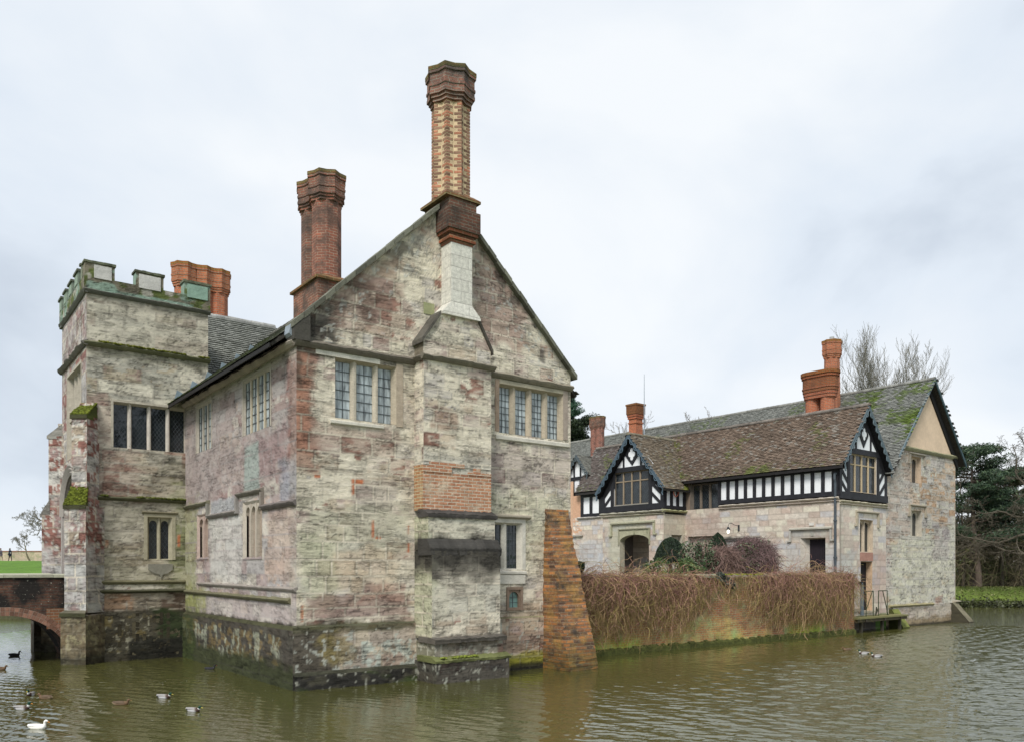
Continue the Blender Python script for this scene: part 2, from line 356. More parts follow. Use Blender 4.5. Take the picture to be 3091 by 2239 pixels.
def finish(C, x, z, seed, joint=None, jcol=(.72, .65, .52), jw=.013, strata=.07, pits=.6, zj=1.36, wash=0.0):
    if wash:
        C = washf(C, x, z, seed, wash)
    if 0:
        lo = sstep(.47, .60, fbm(x*5, z*16, seed+13, 4)*.6+fbm(x*.9, z*.9, seed+14, 2)*.4); C = mixc(C, (.70, .655, .54), lo*wash*(z > 1.36))
    C = C*(1+(fbm(x*3, z*20, seed+3, 3)-.5)*2*strata)[..., None]
    C = C*(1+(fbm(x*.7, z*.7, seed+4, 3)-.5)*.22)[..., None]
    if joint is not None:
        k = sstep(.30, .5, fbm(x*1.7, z*1.7, seed+6, 2)+.12); m = (1-sstep(jw*.6, jw*1.8, joint))*k
        jt = np.asarray(jcol)*np.clip(C.mean(-1)*2.3, .12, 1)[..., None]; aj = (m*.85*np.where(z > zj, 1, .4))[..., None]; C = C*(1-aj)+jt*aj; dk = sstep(jw*1.2, jw*1.9, joint)*(1-sstep(jw*2.0, jw*3.4, joint))*k; C = C*(1-dk*.30)[..., None]
    C = C*(1-cracks(x, z, seed+50)*pits)[..., None]; C = C*(1-cracks(x, z, seed+60, 3.5, 34., .04)*pits*.6)[..., None]
    p = sstep(.70, .76, fbm(x*9, z*26, seed+8, 3)); C = C*(1-p*pits*.7)[..., None]
    return C
def linesx(a, b, res, extra=()):
    n = max(2, int(round((b-a)/res))+1); base = list(np.linspace(a, b, n)); ex = [e for e in extra if a < e < b]
    base = [t for t in base if all(abs(t-e) > res*.35 for e in ex) or t in (a, b)]
    return np.array(sorted(base+ex))
def wallgrid(A, org, dx, out, x0, x1, z0, z1, colf, res=.035, resz=None, holes=(), top=None, ntop=60, disp=.016, seed=1, joints=None, m=0, taper=.06, xoff=0.0, dispf=None):
    org = np.array(org, float); dx = np.array(dx, float); out = np.array(out, float); resz = resz or res
    xs = linesx(x0, x1, res, [h[0] for h in holes]+[h[1] for h in holes]); zs = linesx(z0, z1, resz, [h[2] for h in holes]+[h[3] for h in holes])
    X, Z = np.meshgrid(xs, zs)
    if top is not None:
        T = np.linspace(0, 1, ntop+1)[1:]
        hx = top(xs); X = np.concatenate([X, np.tile(xs, (ntop, 1))]); Z = np.concatenate([Z, z1+T[:, None]*(hx[None]-z1)])
        ztop = np.broadcast_to(hx[None], Z.shape)
    else: ztop = np.full(Z.shape, z1)
    C = colf(X+xoff, Z)
    d = np.minimum(np.minimum(X-x0, x1-X), np.minimum(Z-z0+.02, ztop-Z))
    for h in holes:
        dh = np.maximum(np.maximum(h[0]-X, X-h[1]), np.maximum(h[2]-Z, Z-h[3])); d = np.minimum(d, np.abs(dh))
    tp = sstep(0, taper, d)
    D = (fbm(X*2.5, Z*13, seed+101, 4)-.5)*2*disp + (fbm(X*.9, Z*.9, seed+102, 2)-.5)*disp*1.6
    D = D*.7 - cracks(X, Z, seed+150)*disp*.9; D = D-sstep(.66, .76, fbm(X*7, Z*20, seed+108, 3))*disp*.8
    if dispf is not None: D = D+dispf(X, Z)
    D = D*tp
    P = org + dx*X[..., None] + np.array((0, 0, 1.))*Z[..., None] + out*D[..., None]
    ny, nx = X.shape
    i = (np.arange(ny-1)[:, None]*nx+np.arange(nx-1)[None]); F = np.stack([i, i+1, i+nx+1, i+nx], -1)
    cx = (X[:-1, :-1]+X[1:, 1:])/2; cz = (Z[:-1, :-1]+Z[1:, 1:]+Z[:-1, 1:]+Z[1:, :-1])/4
    keep = np.ones(cx.shape, bool)
    for h in holes: keep &= ~((cx > h[0]) & (cx < h[1]) & (cz > h[2]) & (cz < h[3]))
    A.add(P.reshape(-1, 3), [F[keep]], C.reshape(-1, 3), np.stack([(X+xoff).ravel(), Z.ravel()], 1), m)

# ------------------------------------------------------------------ windows
def arch_pts(x0, x1, zs, zt, n=10, pointed=.0):
    c = (x0+x1)/2; r = (x1-x0)/2; h = zt-zs
    return [(c-r*math.cos(math.pi*i/n), zs+h*(math.sin(math.pi*i/n)**(1.0 if not pointed else .8))) for i in range(n+1)]
def spandrel(A, x0, x1, zs, zt, ztop, y0, y1, col, n=10):
    ap = arch_pts(x0, x1, zs, zt, n)
    for i in range(n):
        (xa, za), (xb, zb) = ap[i], ap[i+1]
        A.poly([(xa, y1, za), (xb, y1, zb), (xb, y1, ztop), (xa, y1, ztop)], col)
        A.poly([(xa, y0, za), (xb, y0, zb), (xb, y1, zb), (xa, y1, za)], col)
def window(parent, T, x0, x1, z0, z1, lights, frame_col, glass='glass_dark', depth=.17, leads=None, arched=0.0, transom=None, sill=None, hood=None, rim=.0, label=None, mcol=None, splay=True):
    """T: wall-plane frame. hole x0..x1,z0..z1. lights: list of (xa,xb). Builds window > pane, lead_lattice, sill, hood_mould"""
    A = Acc(T); fc = frame_col; d = depth
    lz0 = z0+.03; lz1 = z1-.05
    if not splay:
        A.box(x0, lights[0][0], -d-.06, -d+.03, z0, z1, fc)
        A.box(lights[-1][1], x1, -d-.06, -d+.03, z0, z1, fc)
    xl = lights[0][0] if splay else x0; xr = lights[-1][1] if splay else x1
    A.poly([(x0, .004, z0), (x0, .004, z1), (xl, -d, z1-.05), (xl, -d, z0)], fc)
    A.poly([(x1, .004, z0), (x1, .004, z1), (xr, -d, z1-.05), (xr, -d, z0)], fc)
    A.poly([(x0, .004, z1), (x1, .004, z1), (xr, -d, lz1), (xl, -d, lz1)], fc)
    A.poly([(x0, .004, z0), (x1, .004, z0), (xr, -d, lz0), (xl, -d, lz0)], fc)
    for i in range(len(lights)-1):
        a = lights[i][1]; b = lights[i+1][0]; c = (a+b)/2; w = (b-a)/2
        fy = -d+min(.10, d*.6); pr = [(a, -d-.03), (a, -d+.02), (c-w*.35, fy), (c+w*.35, fy), (b, -d+.02), (b, -d-.03)]
        A.prism([(p[0], p[1], z0+.01) for p in pr], (0, 0, z1-z0-.03), mcol or fc)
    if transom:
        A.prism([(x0+.01, -d-.03, transom-.04), (x0+.01, -.05, transom-.02), (x0+.01, -.05, transom+.02), (x0+.01, -d-.03, transom+.04)], (x1-x0-.02, 0, 0), mcol or fc)
    if arched:
        for (a, b) in lights: spandrel(A, a, b, lz1-arched-.04, lz1-.04, z1-.03, -d-.02, -d+.035, fc)
    if rim:
        for (a, b, c, e) in ((x0-rim, x0, z0-.0, z1+rim), (x1, x1+rim, z0-.0, z1+rim)): A.box(a, b, -.05, .012, c, e, fc)
        A.box(x0, x1, -.05, .012, z1, z1+rim, fc)
    w = A.build('window', MAT['dress'], parent)
    if label: w['label'] = label
    G = Acc(T)
    for (a, b) in lights: G.poly([(a-.02, -d-.015, z0-.02), (b+.02, -d-.015, z0-.02), (b+.02, -d-.015, z1), (a-.02, -d-.015, z1)])
    G.build('pane', MAT[glass], w)
    if leads:
        L = Acc(T); t = leads[2] if len(leads) > 2 else .007
        for (a, b) in lights:
            if leads[0] == 'rect':
                nx, nzz = leads[1]
                for i in range(1, nx): xx = a+(b-a)*i/nx; L.box(xx-t, xx+t, -d-.014, -d-.002, lz0, lz1)
                for i in range(1, nzz): zz = lz0+(lz1-lz0)*i/nzz; L.box(a, b, -d-.013, -d-.001, zz-t, zz+t)
            else:
                s = leads[1]; h = lz1-lz0; wd = b-a
                for sg in (1, -1):
                    k = -h/s*1.0
                    for q in range(int(-h/s/1.3)-2, int((wd+h)/s)+3):
                        # line x = a + q*s + sg*(z-lz0)*0.7
                        pts = []
                        for zz in np.linspace(lz0, lz1, 2):
                            pts.append((a+q*s+(sg*(zz-lz0)*.7 if sg > 0 else (h-(zz-lz0))*.7-h*.0), zz))
                        (xa, za), (xb, zb) = pts
                        dxx = xb-xa
                        t0, t1 = 0., 1.
                        for lim, sgn in ((a, 1), (b, -1)):
                            fa = (xa-lim)*sgn; fb = (xb-lim)*sgn
                            if fa < 0 and fb < 0: t0 = 2; break
                            if fa < 0: t0 = max(t0, fa/(fa-fb))
                            elif fb < 0: t1 = min(t1, fa/(fa-fb))
                        if t0 >= t1: continue
                        pa = (xa+dxx*t0, za+(zb-za)*t0); pb = (xa+dxx*t1, za+(zb-za)*t1); yy = -d-.004-(.003 if sg > 0 else 0)
                        L.poly([(pa[0]-t, yy, pa[1]), (pa[0]+t, yy, pa[1]), (pb[0]+t, yy, pb[1]), (pb[0]-t, yy, pb[1])])
        L.build('lead_lattice', MAT['lead'], w)
    if sill:
        S = Acc(T); sx0, sx1, sz0, sz1, sc = sill
        S.prism([(sx0, -.1, sz0), (sx0, .02, sz0), (sx0, .05, sz0+.02), (sx0, .05, (sz0+sz1)/2), (sx0, -.14, sz1)], (sx1-sx0, 0, 0), sc); S.build('sill', MAT['dress'], w)
    if hood:
        S = Acc(T); hx0, hx1, hz, drop, hc = hood
        def seg(xa, xb, za, zb): S.box(xa, xb, -.02, .085, za, zb, hc)
        S.prism([(hx0, -.02, hz-.05), (hx0, .06, hz-.03), (hx0, .10, hz), (hx0, .10, hz+.035), (hx0, -.02, hz+.08)], (hx1-hx0, 0, 0), hc)
        if drop:
            seg(hx0, hx0+.08, hz-drop, hz-.051); seg(hx1-.08, hx1, hz-drop, hz-.051)
            seg(hx0-.1, hx0+.08, hz-drop-.07, hz-drop-.001); seg(hx1-.08, hx1+.1, hz-drop-.07, hz-drop-.001)
        S.build('hood_mould', MAT['dress'], w)
    return w

def string_course(A, T, x0, x1, z, h=.12, p=.1, col=GREYS, seed=0, z_end=None, nseg=None):
    """moulded band with a worn, uneven outline"""
    A.T = T; n = nseg or max(4, int((x1-x0)/.09)); xs = np.linspace(x0, x1, n+1); zs = np.linspace(z, z if z_end is None else z_end, n+1)
    prof = [(-.03, -.5), (.35, -.5), (.8, -.15), (1., .1), (.75, .3), (-.03, .6)]
    wob = (fbm(xs*5, xs*0+seed, seed, 3)-.5)*2
    rings = [np.array([(xs[i], max(q[0]*p*(1+.35*wob[i]), -.03) if q[0] > 0 else -.03, zs[i]+q[1]*h*(1+.15*wob[i])+.012*wob[i]) for q in prof]) for i in range(n+1)]
    cc = np.asarray(col)*(1+.3*wob[:, None]*1.0)
    for i in range(n):
        a, b = rings[i], rings[i+1]
        for j in range(5):
            A.add([a[j], b[j], b[j+1], a[j+1]], [[0, 1, 2, 3]], [cc[i], cc[i+1], cc[i+1], cc[i]], [(xs[i], j*.05), (xs[i+1], j*.05), (xs[i+1], j*.05+.05), (xs[i], j*.05+.05)])
    A.poly(rings[0], col); A.poly(rings[-1][::-1], col)
def mossline(A, T, x0, x1, z, y0, y1, amt=.05, col=(.13, .15, .03), seed=3, res=.035, dens=.42):
    """cushions of moss along a ledge"""
    A.T = T; rs = np.random.RandomState(seed)
    for xx in np.arange(x0, x1, res):
        if vn(xx*2.2, 0.*xx, seed) < dens*vn(xx*9, 0.*xx, seed+3)*2-.0: continue
        for k in range(2):
            r = amt*rs.uniform(.4, 1.); c = (xx+rs.uniform(-.02, .02), rs.uniform(y0, y1), z+rs.uniform(-.01, .015)); cc = np.array(col)*rs.uniform(.6, 1.4)
            blob(A, c, (r, r, r*.6), cc, rs)
def blob(A, c, r, col, rs, nu=6, nv=4):
    V = []; 
    for j in range(nv+1):
        ph = -math.pi/2+math.pi*j/nv
        for i in range(nu):
            a = 2*math.pi*i/nu; k = rs.uniform(.8, 1.2)
            V.append((c[0]+r[0]*math.cos(a)*math.cos(ph)*k, c[1]+r[1]*math.sin(a)*math.cos(ph)*k, c[2]+r[2]*math.sin(ph)*k))
    F = [[j*nu+i, j*nu+(i+1) % nu, (j+1)*nu+(i+1) % nu, (j+1)*nu+i] for j in range(nv) for i in range(nu)]
    A.add(V, [np.array(F)], col)

# ------------------------------------------------------------------ tiled roofs
def inpoly(px, py, poly):
    ins = np.zeros(px.shape, bool); n = len(poly)
    for i in range(n):
        (xa, ya), (xb, yb) = poly[i], poly[(i+1) % n]
        c = ((ya > py) != (yb > py)) & (px < (xb-xa)*(py-ya)/((yb-ya) if yb != ya else 1e-9)+xa)
        ins ^= c
    return ins
def roof(parent, name, P0, ev, up, poly, colf, gauge=.11, tw=.17, thick=.022, seed=1, jit=.006, slabcol=(.05, .045, .04), slab=.06, cut=None):
    """P0 origin of (s,t) plane, ev eave unit vector, up unit vector up the slope; poly in (s,t)"""
    P0 = np.array(P0, float); ev = np.array(ev, float); up = np.array(up, float); up /= np.linalg.norm(up)
    n = np.cross(ev, up); n = n if n[2] > 0 else -n
    pl = np.array(poly, float); s0, t0 = pl.min(0); s1, t1 = pl.max(0)
    rs = np.random.RandomState(seed)
    rows = np.arange(t0, t1, gauge); cols_ = np.arange(s0-tw, s1+tw, tw)
    S, Tt = np.meshgrid(cols_, rows); S = S + ((np.arange(len(rows)) % 2)*tw/2)[:, None] + rs.uniform(-.01, .01, S.shape)
    sag = (fbm(S*.5, Tt*.5, seed+9, 2)-.5)*.05
    ok = inpoly(S, Tt+gauge*.5, [tuple(p) for p in pl])
    if cut is not None: ok &= ~cut(S, Tt)
    S = S[ok]; Tt = Tt[ok]; sag = sag[ok]; m = len(S)
    lift = thick*1.35+rs.uniform(-jit, jit, m); w = tw*rs.uniform(.44, .495, m); tl = Tt+rs.uniform(-.008, .008, m); tilt = rs.uniform(-.004, .004, m)
    def pt(s, t, h): return P0 + ev*s[:, None] + up*t[:, None] + n*h[:, None]
    hi = pt(S-w, tl, lift+sag+tilt); hj = pt(S+w, tl, lift+sag-tilt)
    top1 = pt(S+w, tl+gauge*1.25, sag+.004); top0 = pt(S-w, tl+gauge*1.25, sag+.004)
    lo0 = pt(S-w, tl, sag+.016); lo1 = pt(S+w, tl, sag+.016)
    V = np.stack([hi, hj, top1, top0, lo0, lo1], 1).reshape(-1, 3)
    b = np.arange(m)[:, None]*6
    F = np.concatenate([b+np.array([0, 1, 2, 3]), b+np.array([4, 5, 1, 0])])
    F2 = np.concatenate([b+np.array([0, 3, 4]), b+np.array([1, 5, 2])])
    C = colf(S, Tt, rs)
    A = Acc(); Cc = np.repeat(C, 6, 0); A.add(V, [F, F2], Cc)
    base = [P0+ev*p[0]+up*p[1]-n*.02 for p in poly]; A.poly(base, slabcol); low = [q-n*slab for q in base]; A.poly(low[::-1], slabcol)
    for i in range(len(base)):
        j = (i+1) % len(base); A.poly([base[i], base[j], low[j], low[i]], slabcol)
    return A.build(name, MAT['tiles'], parent)
def ridge_tiles(parent, name, a, b, r=.09, step=.32, col=(.22, .2, .18), seed=2):
    a = np.array(a, float); b = np.array(b, float); L = np.linalg.norm(b-a); d = (b-a)/L; n = int(L/step); A = Acc(); rs = np.random.RandomState(seed)
    side = np.cross(d, (0, 0, 1.)); side /= np.linalg.norm(side); upv = np.cross(side, d)
    for i in range(n):
        s = i*L/n; e = (i+1)*L/n+.015; rr = r*rs.uniform(.92, 1.08); sagz = -.05*math.sin(math.pi*s/L)*0
        ring = lambda q, k: [a+d*q+side*(k*rr*1.15*math.cos(t))+upv*(k*rr*math.sin(t)) for t in np.linspace(-.35, math.pi+.35, 8)]
        A.loft([ring(s, 1.0), ring(e, .93)], tuple(np.array(col)*rs.uniform(.75, 1.25)), closed=False)
    return A.build(name, MAT['tiles'], parent)
def roofcol(base, moss_f=None, var=.22, mosscol=(.10, .13, .03), pale=.0):
    base = np.array(base)
    def f(S, T, rs):
        n = len(S); C = base*(1+rs.uniform(-var, var, n))[:, None]
        C = C*(1+(fbm(S*.6, T*.8, 5, 3)-.5)*.5)[:, None]
        lk = rs.uniform(0, 1, n) < .12; C[lk] = C[lk]*.6+np.array((.33, .33, .30))*.4
        if pale: C = C*(1-pale)+pale*np.array((.34, .35, .33))
        if moss_f is not None:
            a = np.clip(moss_f(S, T), 0, 1)*(rs.uniform(0, 1, n) < np.clip(moss_f(S, T)*1.15, 0, .95)); C = C*(1-a)[:, None]+np.array(mosscol)*(1+rs.uniform(-.4, .5, n))[:, None]*a[:, None]
        return C
    return f

# ------------------------------------------------------------------ chimneys
def ring_star(cx, cy, z, r1, r2, n=8, rot=0.):
    return np.array([(cx+(r1 if i % 2 == 0 else r2)*math.cos(rot+math.pi*i/n), cy+(r1 if i % 2 == 0 else r2)*math.sin(rot+math.pi*i/n), z) for i in range(2*n)])
def ring_ngon(cx, cy, z, r, n=8, rot=0.):
    return np.array([(cx+r*math.cos(rot+2*math.pi*i/n), cy+r*math.sin(rot+2*math.pi*i/n), z) for i in range(n)])
def ring_sq(x0, x1, y0, y1, z): return np.array([(x0, y0, z), (x1, y0, z), (x1, y1, z), (x0, y1, z)])
def steps(A, ringf, levels, col):
    """levels: list of (z, scale); vertical faces between equal scales, flat steps between different"""
    A.loft([ringf(z, s) for z, s in levels], col)
NEU = (.5, .5, .5); MOSSY = (.34, .40, .22); DARKC = (.30, .30, .28)
def star_cap(A, cx, cy, z0, z1, rs_, rcap, n=8, rot=0., col=NEU, depth=.86):
    """corbelled crown of a moulded brick chimney: oversailing rings, star body, top oversail"""
    h = z1-z0; f = lambda r: (lambda z: ring_star(cx, cy, z, r, r*depth, n, rot))
    def rings(lst):
        for (za, zb, r, c) in lst: A.loft([f(r)(za), f(r)(zb)], c)
    r0, r1 = rs_, rcap
    rings([(z0, z0+.10*h, r0+(r1-r0)*.25, col), (z0+.10*h, z0+.19*h, r0+(r1-r0)*.5, col), (z0+.19*h, z0+.29*h, r0+(r1-r0)*.78, col),
           (z0+.29*h, z0+.84*h, r0+(r1-r0)*.72, col), (z0+.42*h, z0+.50*h, r0+(r1-r0)*.85, col), (z0+.80*h, z0+.88*h, r0+(r1-r0)*.95, col), (z0+.88*h, z1, r1, MOSSY)])

# =================================================================== HOUSE: gabled stone range (u along the gable front, v to the back)
HO = (-4.4555, 16.7808, 0.0); HA = R(37)
house = thing('manor_house', 'weathered stone house with steep gable and tall zigzag brick chimney rising from the moat', 'house', HO, HA)
RAKE = lambda x: 7.60+.955*np.minimum(x, 7.5-x)
TA = frame((0, 0, 0), (1, 0, 0), (0, -1, 0)); TB = frame((0, 0, 0), (0, 1, 0), (-1, 0, 0))
def base_palette(x, z, seed, wred, wcream, wgrey, wbuff, wpink, hmin=.2, hmax=.4, wmin=.35, wmax=.95, warp=.018):
    c, k, dj = blocks(x, z, seed, hmin, hmax, wmin, wmax, warp)
    C = palette(c, k, x, z, seed, [wred, wcream, wgrey, wbuff, wpink], [RED, CREAM, GREYS, BUFF, PINK])
    return C, dj
def fld(x, z, s, f=.6): return fbm(x*f, z*f, s, 3)
def stains_low(C, x, z, seed, zt=1.33):
    """black, lichened plinth with green algae at the water"""
    C = patch(C, x, z, -9, 99, -2, zt+.03, (.07, .062, .045), .55, .1, seed, .1, 3, 3)
    n = fbm(x*5, z*4, seed+60, 4); m = sstep(.52, .6, n)*(z < zt)
    C = mixc(C, (.26, .20, .10), m*.65)
    n = fbm(x*11, z*7, seed+61, 4); C = mixc(C, (.42, .42, .34), sstep(.62, .68, n)*(z < zt)*(z > .25)*.8)
    C = patch(C, x, z, -9, 99, -2, .32, (.018, .018, .015), .9, .25, seed+2, .12)
    C = patch(C, x, z, -9, 99, -.2, .75, (.05, .065, .025), .55, .4, seed+3, .35)
    return C
def colA(x, z):
    f1 = fld(x, z, 11); up = sstep(7.1, 7.4, z)
    mid = sstep(4.4, 5.0, z)*(1-up); low = (1-sstep(4.4, 5.0, z))
    wred = .05+.42*up*sstep(.45, .62, f1) + .35*mid*sstep(.45, .6, f1) + .02*low
    wcream = .55+.5*low+.25*up*sstep(.35, .6, 1-f1)+ .25*mid
    wgrey = .18+.22*low + .1*up
    wbuff = .16+.10*low; wpink = .14+.2*up+.10*mid+.02*low
    C, dj = base_palette(x, z, 21, wred, wcream, wgrey, wbuff, wpink)
    C = washf(C, x, z, 28, .66)
    # big natural differences of the stone
    C = patch(C, x, z, -.3, .42, 4.6, 7.1, (.34, .17, .12), .75, .2, 1, .22)
    C = patch(C, x, z, .2, 2.4, 5.1, 5.6, (.38, .25, .20), .5, .15, 2, .22)
    C = patch(C, x, z, 1.2, 2.3, 3.2, 4.5, (.40, .34, .29), .6, .15, 3, .2)
    C = patch(C, x, z, .2, 2.7, 2.9, 3.9, (.56, .55, .40), .5, .4, 4, .4)
    C = patch(C, x, z, .7, 2.3, 2.0, 3.0, (.62, .49, .34), .6, .3, 5, .35)
    C = patch(C, x, z, .1, .9, 1.6, 3.2, (.52, .54, .34), .45, .3, 6, .3)
    C = patch(C, x, z, .2, 2.7, 1.42, 1.95, (.36, .24, .20), .75, .15, 7, .16)
    C = patch(C, x, z, 1.5, 2.6, 1.85, 2.2, (.40, .22, .17), .6, .12, 8, .15)
    C = patch(C, x, z, 4.6, 7.5, 4.5, 5.6, (.44, .36, .33), .6, .25, 9, .35)
    C = patch(C, x, z, 4.8, 7.3, 2.6, 4.4, (.60, .58, .41), .6, .4, 10, .4)
    C = patch(C, x, z, 5.2, 6.9, 1.0, 1.6, (.50, .36, .24), .6, .2, 12, .25)
    C = patch(C, x, z, 5.1, 6.9, .35, .95, (.36, .22, .15), .7, .15, 13, .15)
    # gable : purplish on the right of the flue, black crust under the left rake
    C = patch(C, x, z, 4.4, 6.0, 8.0, 10.6, (.36, .22, .18), .65, .3, 14, .35)
    dr = (RAKE(x)-z)
    crust = sstep(-.12, .3, (1.0-np.abs(dr-.35)) + (fbm(x*2.3, z*2.3, 71, 4)-.5)*3.2 - .36 - .45*np.maximum(x-1.6, 0))*(x < 3.3)*(z > 7.2)
    C = mixc(C, (.11, .085, .07), crust*.72); C = patch(C, x, z, .8, 2.6, 7.6, 9.2, (.36, .22, .17), .5, .3, 151, .45)
    crust = sstep(-.1, .3, (.5-np.abs(dr-.15)) + (fbm(x*2.3, z*2.3, 72, 4)-.5)*2.2 - .35)*(x > 4)*(z > 7.2)
    C = mixc(C, (.09, .08, .07), crust*.75)
    C = patch(C, x, z, 0.0, .9, 7.25, 7.75, (.07, .065, .055), .85, .15, 15, .18)
    n = fbm(x*9, z*9, 75, 3); C = mixc(C, (.55, .55, .50), sstep(.64, .70, n)*(z > 7.3)*(dr < 1.2)*.7)
    # under the string : drips
    C = patch(C, x, z, -1, 8, 6.95, 7.2, (.16, .14, .11), .55, .12, 16, .12, 7, 1.5)
    C = patch(C, x, z, -.2, .3, 4.9, 7.0, (.42, .18, .11), .6, .15, 17, .12)
    C = patch(C, x, z, -.3, .12, 6.3, 7.15, (.09, .07, .055), .7, .12, 18, .1)
    # loose red tiles in the joints
    for (a, b, c, d) in ((.38, .53, 4.43, 4.50), (1.25, 1.52, 4.36, 4.46), (1.25, 1.33, 4.12, 4.40), (1.73, 1.77, 3.2, 3.6), (1.82, 1.95, 3.18, 3.22), (2.62, 2.67, 2.9, 3.1), (2.62, 2.67, 3.3, 3.5), (.1, .14, 1.4, 1.75)):
        C = patch(C, x, z, a, b, c, d, (.55, .17, .07), .95, .03, 19, .01)
    # plinth
    C = patch(C, x, z, -1, 2.9, .3, 1.33, (.34, .25, .17), .5, .1, 20, .08)
    C = patch(C, x, z, -1, .95, .0, 1.36, (.05, .045, .035), .85, .2, 22, .25)
    C = patch(C, x, z, -1, 2.8, 1.18, 1.36, (.10, .10, .05), .85, .1, 23, .08)
    C = patch(C, x, z, .5, 1.2, .45, 1.2, (.30, .24, .08), .6, .2, 24, .25)
    n = fbm(x*8, z*8, 76, 4); C = mixc(C, (.58, .64, .56), sstep(.50, .56, n)*sstep(.1, .5, 1.25-np.abs(x-2.2))*(z < .95)*(z > .30)*.85)
    C = mixc(C, (.5, .52, .45), sstep(.66, .70, fbm(x*10, z*10, 79, 3))*(z < 1.2)*.8)
    C = patch(C, x, z, -1, 9, -1, .34, (.035, .033, .028), .9, .06, 25, .04)
    C = patch(C, x, z, 5.0, 6.7, .08, .42, (.38, .36, .04), .75, .1, 26, .12)
    C = patch(C, x, z, 5.5, 8, -1, .16, (.02, .02, .015), .9, .08, 27, .05)
    return finish(C, x, z, 28, dj)
def breastcol(x, z):
    c, k, dj = blocks(x, z, 61, .18, .4, .35, .9); f1 = fld(x, z, 62)
    C = palette(c, k, x, z, 61, [.10+.2*sstep(5, 6, z)*sstep(.45, .6, f1), .75, .3, .2, .25+.3*sstep(4.9, 5.8, z)], [RED, CREAM, GREYS, BUFF, PINK])
    C = washf(C, x, z, 67, .6)
    C = patch(C, x, z, -9, 99, 1.4, 3.85, (.62, .60, .48), .6, .2, 63, .2)
    C = patch(C, x, z, -9, 99, 4.75, 5.15, (.50, .48, .42), .6, .2, 64, .2)
    C = patch(C, x, z, 3.0, 3.7, 5.7, 6.15, (.42, .27, .20), .65, .1, 66, .1)
    C = patch(C, x, z, -9, 2.79, -9, 4.2, (.40, .43, .26), .6, .4, 65, .4)
    for (a, b, s) in ((2.80, 3.22, 1), (2.62, 2.95, 3)):       # black crust below the weatherings
        C = patch(C, x, z, -9, 99, a-.25, b, (.06, .055, .045), .95 if s == 1 else .75, .3, 66+s, .30, 2.5, 3)
    C = patch(C, x, z, -9, 99, .5, .92, (.10, .09, .07), .7, .2, 70, .25)
    C = patch(C, x, z, -9, 99, -1, .52, (.045, .04, .034), .92, .05, 71, .04)
    C = mixc(C, (.45, .46, .38), sstep(.64, .70, fbm(x*10, z*10, 80, 3))*(z < .9)*.7)
    return finish(C, x, z, 67, dj, zj=.9)
DK = (.10, .09, .075)
